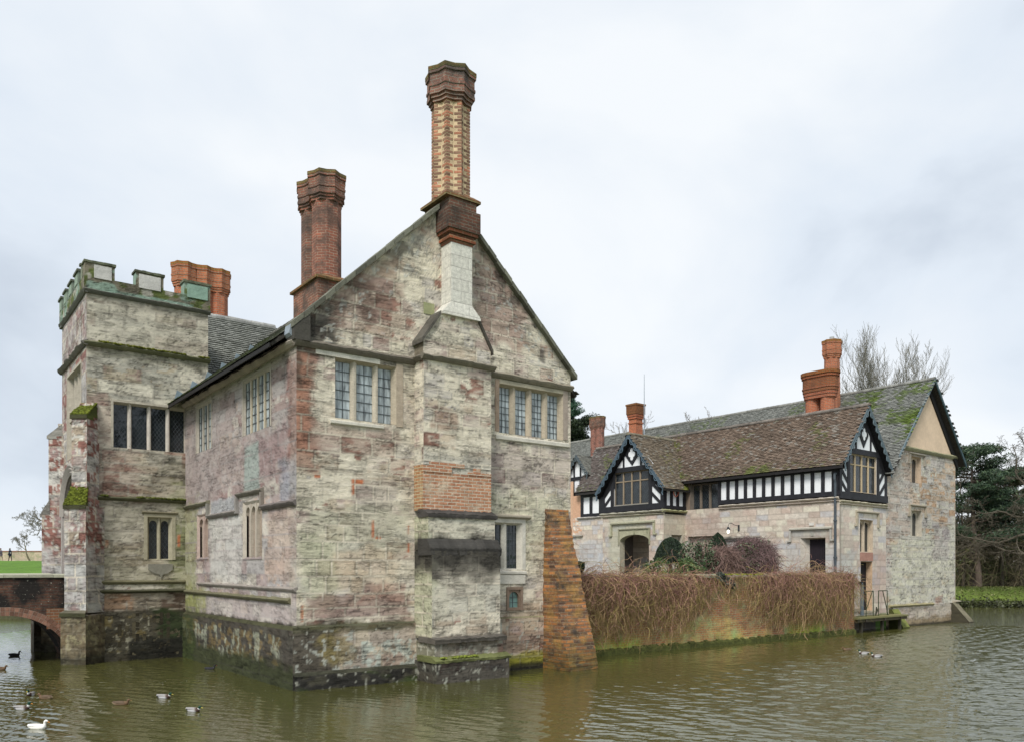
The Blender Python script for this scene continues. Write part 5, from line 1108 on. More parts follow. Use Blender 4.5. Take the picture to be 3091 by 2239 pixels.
def bargeboards(T, parent, cx, zap, hw, ztip, y, w=.17, nsc=9, col=(.075, .11, .14), thick=.035):
    A = Acc(T)
    for sx in (-1, 1):
        L = math.hypot(hw, zap-ztip); ux, uz = sx*hw/L, -(zap-ztip)/L; nx, nz_ = -sx*(zap-ztip)/L, -hw/L
        A.prism([(cx, y, zap), (cx+ux*L, y, zap+uz*L), (cx+ux*L+nx*w, y, zap+uz*L+nz_*w), (cx, y, zap-w*L/hw)], (0, thick, 0), col)
        # pierced, waved lower edge
        ts = np.linspace(.04, .99, nsc*8+1); pts = []
        for t in ts:
            off = w+.045+.055*math.sin(t*nsc*2*math.pi); pts.append((cx+ux*L*t+nx*off, y+thick/2, zap+uz*L*t+nz_*off))
        A.tubes(np.array([pts]), np.full((1, len(pts)), .026), 5, tuple(np.array(col)*1.3))
        A.tubes(np.array([[(cx+ux*L*t+nx*(w+.0)+0, y+thick/2, zap+uz*L*t+nz_*(w+.0)) for t in (0.04, 1.0)]]), np.full((1, 2), .03), 4, tuple(np.array(col)*1.2))
        ex, ez = cx+ux*L, zap+uz*L; A.tubes(np.array([[(ex+nx*w, y+.02, ez+nz_*w), (ex+nx*w*1.2-sx*.03, y+.02, ez-.26), (ex-sx*.12, y+.02, ez-.34), (ex-sx*.17, y+.02, ez-.22), (ex-sx*.1, y+.02, ez-.15)]]), np.full((1, 5), .028), 5, tuple(np.array(col)*1.3))
    return A.build('bargeboard', MAT['generic'], parent)
# ---- long side (courtyard) framing
P_ = Acc(TD); P_.box(.02, 5.76, -.06, .0, 5.5, 6.6); P_.build('plaster_panel', MAT['plaster'], wing); P_ = Acc(TD); P_.box(13.25, 14.75, -.06, .0, 5.3, 6.5); P_.build('plaster_panel', MAT['plaster'], wing); P_ = Acc(); P_.T = TR; P_.box(-1.55, 0, -.05, .0, 5.3, 6.35); P_.build('plaster_panel', MAT['plaster'], wing); P_ = Acc(); P_.T = TP; P_.poly([(7.7, 0, 5.3), (8.62, 0, 5.3), (8.62, 0, 7.3), (8.5, 0, 7.3), (7.7, 0, 6.4)]); P_.build('plaster_panel', MAT['plaster'], wing); P_ = Acc(TP); P_.poly([(10.8, 0, 5.3), (11.6, 0, 5.3), (11.6, 0, 6.4), (10.8, 0, 7.3)]); P_.build('plaster_panel', MAT['plaster'], wing); P_ = Acc(); P_.T = TE; P_.poly([(0, 0, 5.5), (.74, 0, 5.5), (.74, 0, 7.2), (.35, 0, 7.2), (0, 0, 6.8)]); P_.build('plaster_panel', MAT['plaster'], wing); P_ = Acc(TE); P_.poly([(2.95, 0, 5.5), (3.78, 0, 5.5), (3.78, 0, 6.7), (3.35, 0, 7.2), (2.95, 0, 7.2)])
P_.build('plaster_panel', MAT['plaster'], wing)
Tm = Acc(TD); Tm.box(-.03, 5.80, -.02, .06, 5.44, 5.63); Tm.box(-.03, 5.80, -.02, .05, 6.44, 6.62)
for i in range(13):
    v = .24+i*.458; Tm.box(v-.075, v+.075, -.02, .04+.001*i, 5.60, 6.5)
Tm.box(-.03, .20, -.02, .045, 5.6, 6.5)
Tm.build('timber_frame', MAT['timber'], wing); Tm = Acc(); Tm.T = TD; Tm.box(13.2, 14.75, -.02, .05, 5.30, 5.48); Tm.box(13.2, 14.75, -.02, .05, 6.36, 6.5)
for v in (13.28, 13.98, 14.66): Tm.box(v-.10, v+.10, -.02, .04, 5.4, 6.45)
Tm.build('timber_frame', MAT['timber'], wing); Tm = Acc(); Tm.T = TR; Tm.box(-1.58, 0, -.02, .06, 5.30, 5.46); Tm.box(-1.55, 0, -.02, .05, 6.24, 6.4)
for u in (-1.46, -1.02, -.58, -.10): Tm.box(u-.09, u+.09, -.02, .04, 5.4, 6.3)
Tm.build('timber_frame', MAT['timber'], wing); Tm = Acc(); Tm.T = TP; Tm.box(7.62, 11.68, -.02, .06, 5.30, 5.58); Tm.box(8.45, 10.8, -.02, .055, 7.20, 7.42)
for v in (7.76, 8.48, 10.92, 11.54): Tm.box(v-.10, v+.10, -.02, .045, 5.5, {7.76: 6.35, 8.48: 7.2, 10.92: 6.9, 11.54: 6.3}[v])
diag(Tm, 7.86, 6.05, 8.42, 6.55, .13); diag(Tm, 7.86, 5.58, 8.42, 6.08, .13, -.02, .036); diag(Tm, 11.5, 6.05, 11.0, 6.55, .13); diag(Tm, 11.5, 5.58, 11.0, 6.08, .13, -.02, .036)
Tm.prism([(7.84, -.02, 6.45), (8.6, -.02, 6.45), (8.6, -.02, 7.35), (8.52, -.02, 7.35)], (0, .05, 0)); Tm.prism([(11.42, -.02, 6.45), (10.75, -.02, 6.45), (10.75, -.02, 7.3)], (0, .05, 0))
Tm.build('timber_frame', MAT['timber'], wing); Tm = Acc(); Tm.T = TE; Tm.box(-.04, 3.84, -.02, .07, 5.34, 5.62); Tm.box(.5, 3.2, -.02, .05, 7.20, 7.42)
for u in (.04, .66, 3.06, 3.74): Tm.box(u-.085, u+.085, -.02, .045, 5.55, 7.25 if .5 < u < 3.2 else 6.65)
diag(Tm, .12, 6.50, .60, 6.02, .13); diag(Tm, .12, 6.02, .60, 5.58, .12, -.02, .036); diag(Tm, 3.70, 6.75, 3.12, 6.1, .13); diag(Tm, 3.70, 6.15, 3.12, 5.6, .12, -.02, .036); Tm.prism([(3.05, -.02, 6.55), (3.72, -.02, 6.55), (3.3, -.02, 7.22), (3.05, -.02, 7.3)], (0, .05, 0)); Tm.prism([(.05, -.02, 6.55), (.7, -.02, 6.55), (.7, -.02, 7.3), (.45, -.02, 7.22)], (0, .05, 0))
Tm.build('timber_frame', MAT['timber'], wing)
gable_panels(TP, wing, 9.62, 7.42, 1.32, 8.82); gable_panels(TE, wing, 1.86, 7.40, 1.42, 9.0, dm=.36, dz=.52)
# dark soffits behind the bargeboards
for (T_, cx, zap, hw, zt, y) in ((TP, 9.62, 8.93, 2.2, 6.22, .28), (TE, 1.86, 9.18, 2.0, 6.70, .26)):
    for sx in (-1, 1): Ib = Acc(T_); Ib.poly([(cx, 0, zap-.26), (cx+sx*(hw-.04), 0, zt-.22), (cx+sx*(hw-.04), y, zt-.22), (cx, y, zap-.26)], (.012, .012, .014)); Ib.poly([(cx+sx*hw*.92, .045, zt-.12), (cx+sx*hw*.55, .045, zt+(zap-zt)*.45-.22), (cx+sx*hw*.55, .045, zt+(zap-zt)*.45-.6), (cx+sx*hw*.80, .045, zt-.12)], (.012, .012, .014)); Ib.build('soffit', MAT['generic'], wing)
bargeboards(TP, wing, 9.62, 8.98, 2.24, 6.24, .28, .13, 9); bargeboards(TE, wing, 1.84, 9.24, 2.02, 6.74, .26, .11, 9, (.10, .135, .155))
# ---- windows of the wing
WDK = (.13, .11, .09); WST = (.42, .35, .26)
window(wing, TP, 8.60, 10.82, 5.62, 7.20, [(8.66, 9.14), (9.22, 9.68), (9.76, 10.22), (10.30, 10.76)], (.20, .17, .13), 'glass_dark', .08, ('diamond', .13, .004), transom=6.74, mcol=(.30, .24, .17), sill=(8.58, 10.8, 5.56, 5.66, (.26, .25, .22)))
window(wing, TE, .74, 2.96, 5.66, 7.20, [(.78, 1.26), (1.34, 1.80), (1.88, 2.34), (2.42, 2.92)], WST, 'glass_dark', .07, ('diamond', .13, .004), transom=6.78, mcol=(.46, .37, .24), sill=(.74, 2.96, 5.58, 5.66, (.34, .29, .22)))
A = Acc(TD); A.box(5.78, 7.70, -.3, -.16, 5.28, 6.6, (.10, .085, .07)); A.box(7.42, 7.70, -.16, -.02, 5.28, 6.6, (.22, .17, .13)); A.build('oriel_back', MAT['generic'], wing)
window(wing, TD, 5.82, 7.42, 5.30, 6.46, [(5.92, 6.30), (6.42, 6.82), (6.94, 7.30)], WDK, 'glass_dark', .14, ('diamond', .13, .004), mcol=(.17, .14, .11))
A = Acc(TD); A.poly([(6.07, -.22, 1.2), (7.55, -.22, 1.2), (7.55, -.22, 4.05), (6.07, -.22, 4.05)], (.40, .36, .31)); A.poly([(6.07, 0, 4.05), (7.55, 0, 4.05), (7.55, -.22, 3.98), (6.07, -.22, 3.98)], (.28, .24, .2)); A.poly([(6.07, 0, 1.2), (6.07, 0, 4.05), (6.07, -.22, 4.05), (6.07, -.22, 1.2)], (.4, .36, .3)); A.poly([(7.55, 0, 1.2), (7.55, 0, 4.05), (7.55, -.22, 4.05), (7.55, -.22, 1.2)], (.44, .4, .34))
w_ = A.build('window', MAT['dress'], wing); G = Acc(TD)
for (a, b) in ((6.30, 6.75), (6.86, 7.31)):
    ap = arch_pts(a, b, 3.45, 3.68, 8); G.poly([(a, -.215, 2.6)]+[(p[0], -.215, p[1]) for p in ap]+[(b, -.215, 2.6)])
G.build('pane', MAT['glass_dark'], w_)
A = Acc(TD); A.poly([(3.70, -.06, 1.2), (5.60, -.06, 1.2), (5.60, -.06, 3.92), (3.70, -.06, 3.92)], (.42, .40, .38)); A.box(3.6, 5.7, -.06, .07, 3.90, 3.98, (.34, .31, .27)); A.box(3.6, 3.68, -.06, .06, 3.0, 3.9, (.34, .31, .27)); A.box(5.62, 5.7, -.06, .06, 3.0, 3.9, (.34, .31, .27)); A.box(3.72, 5.58, -.06, -.02, 3.76, 3.80, (.1, .09, .08))
A.build('window', MAT['dress'], wing)['label'] = 'walled up courtyard window'
A = Acc(TD); dc = (.42, .40, .36)
A.poly([(.60, 0, 1.2), (.60, 0, 3.8), (.62, -.3, 3.75), (.62, -.3, 1.2)], dc); A.poly([(1.72, 0, 1.2), (1.72, 0, 3.8), (1.46, -.3, 3.75), (1.46, -.3, 1.2)], (.50, .46, .40)); A.poly([(.6, 0, 3.8), (1.72, 0, 3.8), (1.46, -.3, 3.75), (.62, -.3, 3.75)], (.40, .33, .25))
A.prism([(.30, -.02, 4.12), (.30, .10, 4.15), (.30, .10, 4.20), (.30, -.02, 4.26)], (1.9, 0, 0), (.42, .40, .34))
for (a, b) in ((.30, .38), (2.12, 2.20)): A.box(a, b, -.02, .085, 3.72, 4.12, dc)
A.box(.20, .38, -.02, .085, 3.66, 3.72, dc); A.box(2.12, 2.30, -.02, .085, 3.66, 3.72, dc); A.box(1.10, 1.30, -.02, .04, 4.30, 4.42, (.62, .60, .55)); A.box(1.12, 1.22, -.0, .03, 3.88, 4.0, (.35, .34, .30))
dr = A.build('door_surround', MAT['dress'], wing); A = Acc(TD); A.box(.62, 1.46, -.34, -.29, 1.2, 3.76, (.022, .016, .022))
for k in range(9): A.box(.62+k*.093, .63+k*.093, -.29, -.28, 1.2, 3.76, (.012, .01, .012))
A.build('door', MAT['generic'], wing)
# porch arch
A = Acc(TP); gc = (.40, .39, .27)
spandrel(A, 8.58, 10.45, 3.85, 4.17, 4.42, -.35, .0, gc, 16)
A.poly([(8.58, 0, 1.2), (8.58, -.35, 1.2), (8.58, -.35, 3.85), (8.58, 0, 3.85)], gc); A.poly([(10.45, 0, 1.2), (10.45, -.35, 1.2), (10.45, -.35, 3.85), (10.45, 0, 3.85)], (.46, .43, .33))
A.prism([(8.20, -.02, 4.68), (8.20, .11, 4.71), (8.20, .11, 4.77), (8.20, -.02, 4.83)], (2.82, 0, 0), (.38, .37, .27))
for (a, b) in ((8.20, 8.29), (10.93, 11.02)): A.box(a, b, -.02, .09, 4.20, 4.68, gc)
A.box(8.10, 8.29, -.02, .09, 4.13, 4.20, gc); A.box(10.93, 11.12, -.02, .09, 4.13, 4.20, gc); A.box(8.5, 10.53, -.01, .05, 4.42, 4.47, (.26, .25, .18)); A.box(8.5, 8.56, -.01, .05, 3.7, 4.42, (.30, .29, .2)); A.box(10.47, 10.53, -.01, .05, 3.7, 4.42, (.34, .33, .24))
A.box(8.65, 8.75, -.01, .014, 4.22, 4.38, (.3, .3, .2)); A.box(9.46, 9.56, -.01, .018, 4.2, 4.4, (.3, .3, .2))
A.build('porch_arch', MAT['dress'], wing)
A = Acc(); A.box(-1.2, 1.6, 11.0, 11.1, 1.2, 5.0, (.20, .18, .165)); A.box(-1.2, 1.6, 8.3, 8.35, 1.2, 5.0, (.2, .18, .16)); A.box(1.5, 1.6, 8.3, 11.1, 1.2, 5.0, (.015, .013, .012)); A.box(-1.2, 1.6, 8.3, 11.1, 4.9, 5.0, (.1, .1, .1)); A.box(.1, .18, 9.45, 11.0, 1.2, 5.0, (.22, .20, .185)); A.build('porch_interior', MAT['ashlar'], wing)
# end face: tall lights, door to the landing stage
window(wing, TE, 1.60, 2.66, 3.22, 4.56, [(1.66, 2.10), (2.20, 2.62)], (.54, .45, .34), 'glass_dark', .20, None, splay=False, arched=.16, hood=(1.26, 3.10, 4.86, .52, (.40, .36, .28)), mcol=(.50, .42, .32))
window(wing, TE, 6.02, 7.04, 6.38, 7.56, [(6.48, 6.92)], (.50, .40, .30), 'glass_dark', .19, None, splay=False, arched=.16, hood=(5.84, 7.36, 7.66, .40, (.34, .31, .26)), mcol=(.46, .40, .32))
window(wing, TE, 6.02, 7.10, 4.0, 5.15, [(6.64, 7.04)], (.50, .46, .38), 'glass_dark', .24, None, splay=False, arched=.18, hood=(5.86, 7.46, 5.36, .42, (.36, .32, .25)))
A = Acc(TE); A.box(1.60, 2.66, -.02, .012, 2.86, 3.21, (.40, .22, .17)); A.poly([(2.62, 0, .8), (2.62, 0, 2.84), (2.62, -.30, 2.80), (2.62, -.30, .8)], (.58, .41, .27)); A.poly([(1.66, 0, 2.84), (2.62, 0, 2.84), (2.62, -.3, 2.80), (1.66, -.3, 2.80)], (.36, .28, .2)); A.poly([(1.66, 0, .8), (1.66, 0, 2.84), (1.66, -.34, 2.84), (1.66, -.34, .8)], (.4, .35, .28)); A.box(1.5, 2.75, -.3, .06, .72, .80, (.42, .37, .28)); A.box(-.0, 1.62, -.0, .07, .80, .92, (.36, .32, .24)); A.build('door_surround', MAT['dress'], wing)
A = Acc(TE); A.box(1.66, 2.62, -.32, -.27, .8, 2.8, (.018, .016, .018)); A.build('door', MAT['generic'], wing)
# small buttresses in the water
for (u0, u1, p, zt, cc) in ((4.05, 4.62, .62, .80, (.20, .22, .06)), (10.05, 10.55, .85, .92, (.20, .18, .12))):
    A = Acc(); wallgrid(A, (u1, 0, 0), (0, -1, 0), (1, 0, 0), 0, p, -.6, .02, colE2, .06, disp=.0)
    A.prism([(u0, 0, -.6), (u0, -p-.12, -.6), (u0, -p, .05), (u0, -.12, zt), (u0, 0, zt)], (u1-u0, 0, 0), tuple(np.array(cc)*.35))
    A.poly([(u0-.01, -p-.005, .06), (u1+.01, -p-.005, .06), (u1+.01, -.12, zt+.01), (u0-.01, -.12, zt+.01)], cc); A.build('buttress', MAT['stone'], wing)
# ---- roofs of the wing
def mossf(S, T): return sstep(.45, .05, np.abs(S-(8.15+T*.54))+(fbm(S*3, T*3, 19, 3)-.5)*.5)*.6+ sstep(.60, .72, fbm(S*.7, T*.8, 501, 3))*.55+sstep(.8, .2, T)*.3
Lf = math.hypot(2.15, 2.62); 
roof(wing, 'tiled_roof', (-.30, -.26, 6.62), (0, 1, 0), (2.15, 0, 2.62), [(0, 0), (8.6, 0), (10.2, Lf), (0, Lf)], roofcol((.15, .112, .085), mossf, .28, (.10, .12, .03)), .098, .165, thick=.03, seed=11, jit=.010)
roof(wing, 'tiled_roof', (-.30, 12.0, 6.62), (0, 1, 0), (2.15, 0, 2.62), [(-2.9, Lf), (-1.2, 0), (2.9, 0), (3.5, Lf)], roofcol((.12, .10, .09), mossf, .28), .098, .165, thick=.03, seed=12, jit=.010)
roof(wing, 'tiled_roof', (4.0, -.26, 6.62), (0, 1, 0), (-2.15, 0, 2.62), [(0, 0), (15.5, 0), (15.5, Lf), (0, Lf)], roofcol((.12, .10, .09)), .11, .17, seed=13)
Lp = math.hypot(2.2, 2.75)
def mossv(S, T): return mossf(S, T)*.6+sstep(.60, .05, np.abs(S-(1.75+T*.54))+(fbm(S*3, T*3, 9, 3)-.5)*.6)*.8
roof(wing, 'tiled_roof', (-1.86, 7.40, 6.20), (1, 0, 0), (0, 2.2, 2.75), [(0, 0), (1.75, 0), (3.55, Lp), (0, Lp)], roofcol((.16, .13, .095), mossv, .28, (.17, .19, .03)), .098, .165, thick=.03, seed=14, jit=.010)
roof(wing, 'tiled_roof', (-1.86, 11.84, 6.20), (1, 0, 0), (0, -2.2, 2.75), [(0, 0), (1.7, 0), (3.55, Lp), (0, Lp)], roofcol((.14, .115, .10), mossf, .28), .098, .165, thick=.03, seed=15, jit=.010)
def mossg(S, T): return sstep(.42, .66, fbm(S*1.1, T*1.1, 511, 4))*sstep(5.5, 2.5, S)*sstep(.9, 2.2, T)*.75 + sstep(.56, .74, fbm(S*.6, T*.9, 512, 3))*.45
Lg = math.hypot(4.05, 4.6)
roof(wing, 'tiled_roof', (3.65, -.34, 6.56), (0, 1, 0), (4.05, 0, 4.60), [(0, 0), (26.5, 0), (26.5, Lg), (0, Lg)], roofcol((.16, .165, .15), mossg, .25, (.09, .13, .025), .15), .105, .17, thick=.032, seed=16, jit=.010)
roof(wing, 'tiled_roof', (11.10, -.34, 7.50), (0, 1, 0), (-3.4, 0, 3.66), [(0, 0), (26.5, 0), (26.5, 5), (0, 5)], roofcol((.16, .16, .15)), .12, .2, seed=17)
ridge_tiles(wing, 'ridge_tiles', (1.85, -.28, 9.23), (1.85, 15.4, 9.23), .10, .33, (.17, .15, .13), 8); ridge_tiles(wing, 'ridge_tiles', (-1.88, 9.62, 8.93), (1.7, 9.62, 8.93), .10, .33, (.20, .18, .13), 9); ridge_tiles(wing, 'ridge_tiles', (7.7, -.34, 11.14), (7.7, 26.2, 11.14), .10, .33, (.22, .22, .20), 10)
A = Acc(TD); A.box(-.25, 7.55, .20, .30, 6.50, 6.60, (.02, .018, .018)); A.box(-.1, 7.6, -.05, .22, 6.56, 6.60, (.015, .014, .014)); A.build('gutter', MAT['metal'], wing); A = Acc(TR); A.box(-1.86, 0, .22, .30, 6.10, 6.19, (.03, .028, .025)); A.build('gutter', MAT['metal'], wing); A = Acc(TD); A.box(12, 14.9, .2, .3, 6.48, 6.58, (.03, .026, .024)); A.build('gutter', MAT['metal'], wing)
# small far gable
TG = frame((.5, 0, 0), (0, 1, 0), (-1, 0, 0))
P_ = Acc(TG); P_.box(14.75, 16.4, -.05, 0, 6.5, 7.55); P_.poly([(14.75, 0, 7.55), (16.4, 0, 7.55), (15.55, 0, 8.65)]); P_.build('plaster_panel', MAT['plaster'], wing)
Tm = Acc(TG); Tm.box(14.6, 16.5, -.02, .05, 6.55, 6.80); Tm.box(14.6, 16.5, -.02, .05, 7.42, 7.60)
for v in (14.82, 15.30, 15.85, 16.35): Tm.box(v-.06, v+.06, -.02, .04, 6.7, 7.5)
for v in (15.30, 15.80): Tm.box(v-.05, v+.05, -.02, .041, 7.5, 8.3)
Tm.box(14.7, 16.5, -.02, .06, 6.2, 6.56); Tm.build('timber_frame', MAT['timber'], wing); bargeboards(TG, wing, 15.45, 8.80, .95, 7.66, .2, .10, 6, (.08, .10, .11))
roof(wing, 'tiled_roof', (.28, 14.50, 7.62), (1, 0, 0), (0, .97, 1.16), [(0, 0), (1.2, 0), (2.6, 1.5), (0, 1.5)], roofcol((.15, .15, .13)), .1, .16, seed=21); roof(wing, 'tiled_roof', (.28, 16.42, 7.62), (1, 0, 0), (0, -.97, 1.16), [(0, 0), (1.2, 0), (2.6, 1.5), (0, 1.5)], roofcol((.15, .15, .13)), .1, .16, seed=22)
# ---- chimneys of the wing
A = Acc()
for (v, r) in ((4.12, .33), (3.36, .33)):
    A.loft([ring_ngon(5.0, v, 7.9, r, 12, 0), ring_ngon(5.0, v, 10.62, r, 12, 0)], (.52, .5, .5))
A.box(4.5, 6.9, 3.2, 4.3, 8.2, 9.6, (.5, .45, .42))
c5 = A.build('chimney_stack', MAT['brick_orange'], wing); c5['label'] = 'pair of round orange shafts under one crown'
A = Acc(); ob = lambda r, z: np.array([(5.0+r*math.cos(t)*1.0, (3.33 if math.sin(t) < -.01 or (abs(math.sin(t)) < .01 and 0) else 4.15)+r*math.sin(t), z) for t in np.linspace(-math.pi+.01, math.pi-.01, 16)])
lv = [(10.55, 10.70, .38, (.45, .42, .42)), (10.70, 10.85, .41, (.42, .38, .38)), (10.85, 11.55, .44, (.30, .30, .26)), (11.0, 11.06, .47, (.4, .36, .34)), (11.50, 11.62, .49, (.34, .30, .26)), (11.62, 11.78, .53, (.30, .30, .20))]
for (a, b, r, c) in lv: A.loft([ob(r, a), ob(r, b)], c)
A.build('chimney_crown', MAT['brick_orange'], c5)
A = Acc(); A.loft([ring_ngon(7.0, 4.28, 10.2, .40, 8, R(22)), ring_ngon(7.0, 4.28, 12.9, .36, 8, R(22))], (.5, .5, .5)); c6 = A.build('chimney_stack', MAT['brick_orange'], wing); c6['label'] = 'tall single octagonal orange chimney with metal cowl'
A = Acc(); star_cap(A, 7.0, 4.28, 12.85, 13.72, .38, .50, 8, 0, (.5, .5, .48)); A.build('chimney_crown', MAT['brick_orange'], c6); A = Acc(); A.loft([ring_ngon(7.0, 4.28, 13.7, .11, 12), ring_ngon(7.0, 4.28, 13.92, .11, 12)], (.40, .42, .43)); A.build('cowl', MAT['metal'], c6)
A = Acc(); [A.box(5-h, 5+h, 15.38-h, 15.38+h, a, b, c) for (h, a, b, c) in ((.28, 9, 11.25, (.56, .52, .5)), (.32, 10.98, 11.05, (.5, .45, .4)), (.33, 11.25, 11.38, (.5, .42, .4)), (.36, 11.38, 11.52, (.42, .36, .34)), (.39, 11.52, 12.02, (.24, .25, .2)), (.42, 12.02, 12.12, (.28, .32, .24)))]; A.build('chimney_stack', MAT['brick_orange'], wing)['label'] = 'square orange chimney behind the porch gable'
A = Acc()
for (v) in (18.30, 18.74): A.loft([ring_ngon(5.0, v, 9, .27, 10), ring_ngon(5.0, v, 11.2, .27, 10)], (.6, .5, .5))
c7 = A.build('chimney_stack', MAT['brick_chim'], wing); c7['label'] = 'far dull red double chimney'; A = Acc()
for (v) in (18.30, 18.74): star_cap(A, 5.0, v, 11.1, 11.85, .28, .36, 8, 0, (.5, .48, .46))
A.build('chimney_crown', MAT['brick_chim'], c7)
# ---- pipes, landing stage, aerial
A = Acc(); pcol = (.07, .085, .10)
A.tubes(np.array([[(-.12, .14, 6.30), (-.12, .14, 6.1), (-.07, .14, 5.95), (-.07, .14, 4.5), (-.07, .14, 2.3)]]), np.full((1, 5), .052), 8, pcol)
for z in (4.42, 2.95, 6.28): A.tubes(np.array([[(-.07, .14, z), (-.07, .14, z+.07)]]), np.full((1, 2), .075), 8, pcol)
A.build('downpipe', MAT['metal'], wing)
A = Acc(); A.tubes(np.array([[(.05, -.12, 2.28), (-.02, -.14, 2.1), (-.05, -.14, 1.6), (-.05, -.14, -.2)]]), np.full((1, 4), .055), 8, (.20, .21, .10)); A.tubes(np.array([[(.05, -.02, 1.55), (.30, -.22, 1.52), (.42, -.26, 1.42), (.45, -.26, 1.22)]]), np.full((1, 4), .09), 10, (.16, .14, .12))
A.build('drain_pipe', MAT['metal'], wing)
A = Acc(); A.tubes(np.array([[(1.02, -.3, 1.95), (1.14, -.3, 1.90), (1.2, -.3, 1.75), (1.2, -.3, .66)]]), np.array([[.09, .075, .07, .07]]), 10, (.12, .15, .17)); A.build('standpipe', MAT['metal'], wing)
stage_ = thing('landing_stage', 'mossy wooden landing stage with two iron rail frames at the foot of the wing', 'landing stage', WO, WA)
A = Acc(); rs = np.random.RandomState(2)
for k in range(7): A.box(-.15+rs.uniform(-.05, .02), 4.1+rs.uniform(-.1, .1), -.85+k*.12, -.74+k*.12, .56, .62+rs.uniform(-.005, .005), tuple(np.array((.20, .19, .08))*rs.uniform(.6, 1.3)))
A.build('deck', MAT['generic'], stage_); A = Acc()
for u in (.5, 2.0, 3.4): A.box(u, u+.09, -.84, -.02, .45, .555, (.06, .05, .035))
A.box(-.1, 4.0, -.80, -.72, .44, .55, (.07, .06, .03)); 
for u in (.4, 2.1, 3.6): A.box(u, u+.1, -.70, -.6, -.8, .45, (.05, .045, .03))
A.build('support_beam', MAT['generic'], stage_)
for (a, b, br) in ((1.05, 1.62, True), (2.05, 2.78, True)):
    A = Acc(); zt = 1.64; tb = lambda p, q: A.tubes(np.array([[p, q]]), np.full((1, 2), .02), 6, (.05, .06, .03))
    tb((a, -.55, .62), (a, -.55, zt)); tb((b, -.55, .62), (b, -.55, zt)); tb((a, -.55, zt), (b, -.55, zt))
    if br: tb((a+(.35 if a > 2 else .5)*1.0, -.55, zt), ((b+.08) if a > 2 else a+.02, -.55, .62 if a > 2 else .9))
    A.build('rail_frame', MAT['metal'], stage_)
A = Acc(); A.tubes(np.array([[(1.9, -.5, .62), (1.98, -.52, .85), (1.9, -.54, .98)]]), np.array([[.03, .05, .02]]), 6, (.06, .06, .04)); A.build('mooring_post', MAT['metal'], stage_)
# life ring on the porch, wall lamp, aerial
def world_of(o, a, p):
    return (o[0]+math.cos(a)*p[0]-math.sin(a)*p[1], o[1]+math.sin(a)*p[0]+math.cos(a)*p[1], p[2])
lr = thing('life_ring', 'thin orange ring hanging under the eaves on the porch side panel', 'ring', world_of(WO, WA, (-.80, 7.60, 6.12)), WA)
A = Acc(); t_ = np.linspace(0, 2*math.pi, 22); A.tubes(np.array([[(.17*math.cos(t), 0, .22*math.sin(t)) for t in t_]]), np.full((1, 22), .024), 6, (.62, .20, .14)); A.build('ring', MAT['generic'], lr)
lampo = thing('wall_lamp', 'small swan neck wall lantern with a lit bulb on the courtyard wall', 'lamp', world_of(WO, WA, (0, 4.72, 4.42)), WA)
A = Acc(); A.tubes(np.array([[(0, 0, -.10), (-.05, 0, .0), (-.12, .0, .02), (-.2, .10, .06), (-.28, .2, .14), (-.34, .27, .12), (-.36, .30, -.0)]]), np.full((1, 7), .014), 6, (.04, .045, .05)); A.box(-.03, .0, -.04, .04, -.22, .06, (.05, .05, .055)); A.build('bracket', MAT['metal'], lampo)
A = Acc(); A.loft([ring_ngon(-.36, .30, -.02, .03, 12), ring_ngon(-.36, .30, -.10, .07, 12), ring_ngon(-.36, .30, -.14, .075, 12), ring_ngon(-.36, .30, -.15, .13, 12), ring_ngon(-.36, .30, -.16, .13, 12)], (.04, .045, .05)); A.build('shade', MAT['metal'], lampo)
me_, nt_, b_ = newmat('bulb'); b_.inputs['Emission Color'].default_value = (1, .93, .75, 1); b_.inputs['Emission Strength'].default_value = 1.6; b_.inputs['Base Color'].default_value = (.8, .8, .7, 1)
A = Acc(); A.loft([ring_ngon(-.36, .30, -.16, .03, 10), ring_ngon(-.36, .30, -.20, .055, 10), ring_ngon(-.36, .30, -.27, .055, 10), ring_ngon(-.36, .30, -.31, .03, 10)], (.8, .8, .7)); A.build('bulb', me_, lampo)
ae = Acc(); ae.tubes(np.array([[(0, 0, 9.3), (0, 0, 11.2), (0, 0, 13.75)]]), np.array([[.04, .03, .014]]), 6, (.30, .34, .38)); ae.tubes(np.array([[(0, 0, 10.9), (0, 0, 11.25)]]), np.full((1, 2), .055), 6, (.2, .22, .25))
aeo = ae.build('radio_aerial', MAT['metal']); x_ = world_of(WO, WA, (5.0, 14.72, 0)); aeo.location = x_; tag(aeo, 'thin grey aerial mast rising from the roof beside the square orange chimney', 'aerial')

# =================================================================== SETTING: moat, banks, lawns
def smo(a, b, x): return sstep(a, b, x)
def ground_h(X, Y):
    X = np.asarray(X, float); Y = np.asarray(Y, float)
    n = (fbm(X*.25, Y*.25, 901, 3)-.5)*.35
    farY = 40+13.5*smo(-4, 14, X)+n*2
    bank = smo(0, 1.6, Y-farY)
    lawnL = .9+2.75*smo(0, 62, Y-44); lawnR = .55+.65*smo(0, 5, Y-farY)
    top = lawnL*(1-smo(-6, 14, X))+lawnR*smo(-6, 14, X)
    side = smo(46, 49, X+n); sideL = smo(-34, -37, X+n) ; near = smo(3.2, 1.0, Y)
    out = np.maximum(np.maximum(bank*(top+1.5)-1.5, side*2.2-1.5), np.maximum(sideL*2.3-1.5, near*2.3-1.5))
    return out+n*.12*(out > -.5)
xs = np.unique(np.concatenate([np.linspace(-400, -80, 12), np.linspace(-80, 80, 161), np.linspace(80, 400, 12)])); ys = np.unique(np.concatenate([np.linspace(-80, -5, 8), np.linspace(-5, 36, 42), np.linspace(36, 62, 79), np.linspace(62, 125, 50), np.linspace(125, 500, 12)]))
X, Y = np.meshgrid(xs, ys); Z = ground_h(X, Y); ny, nx = X.shape
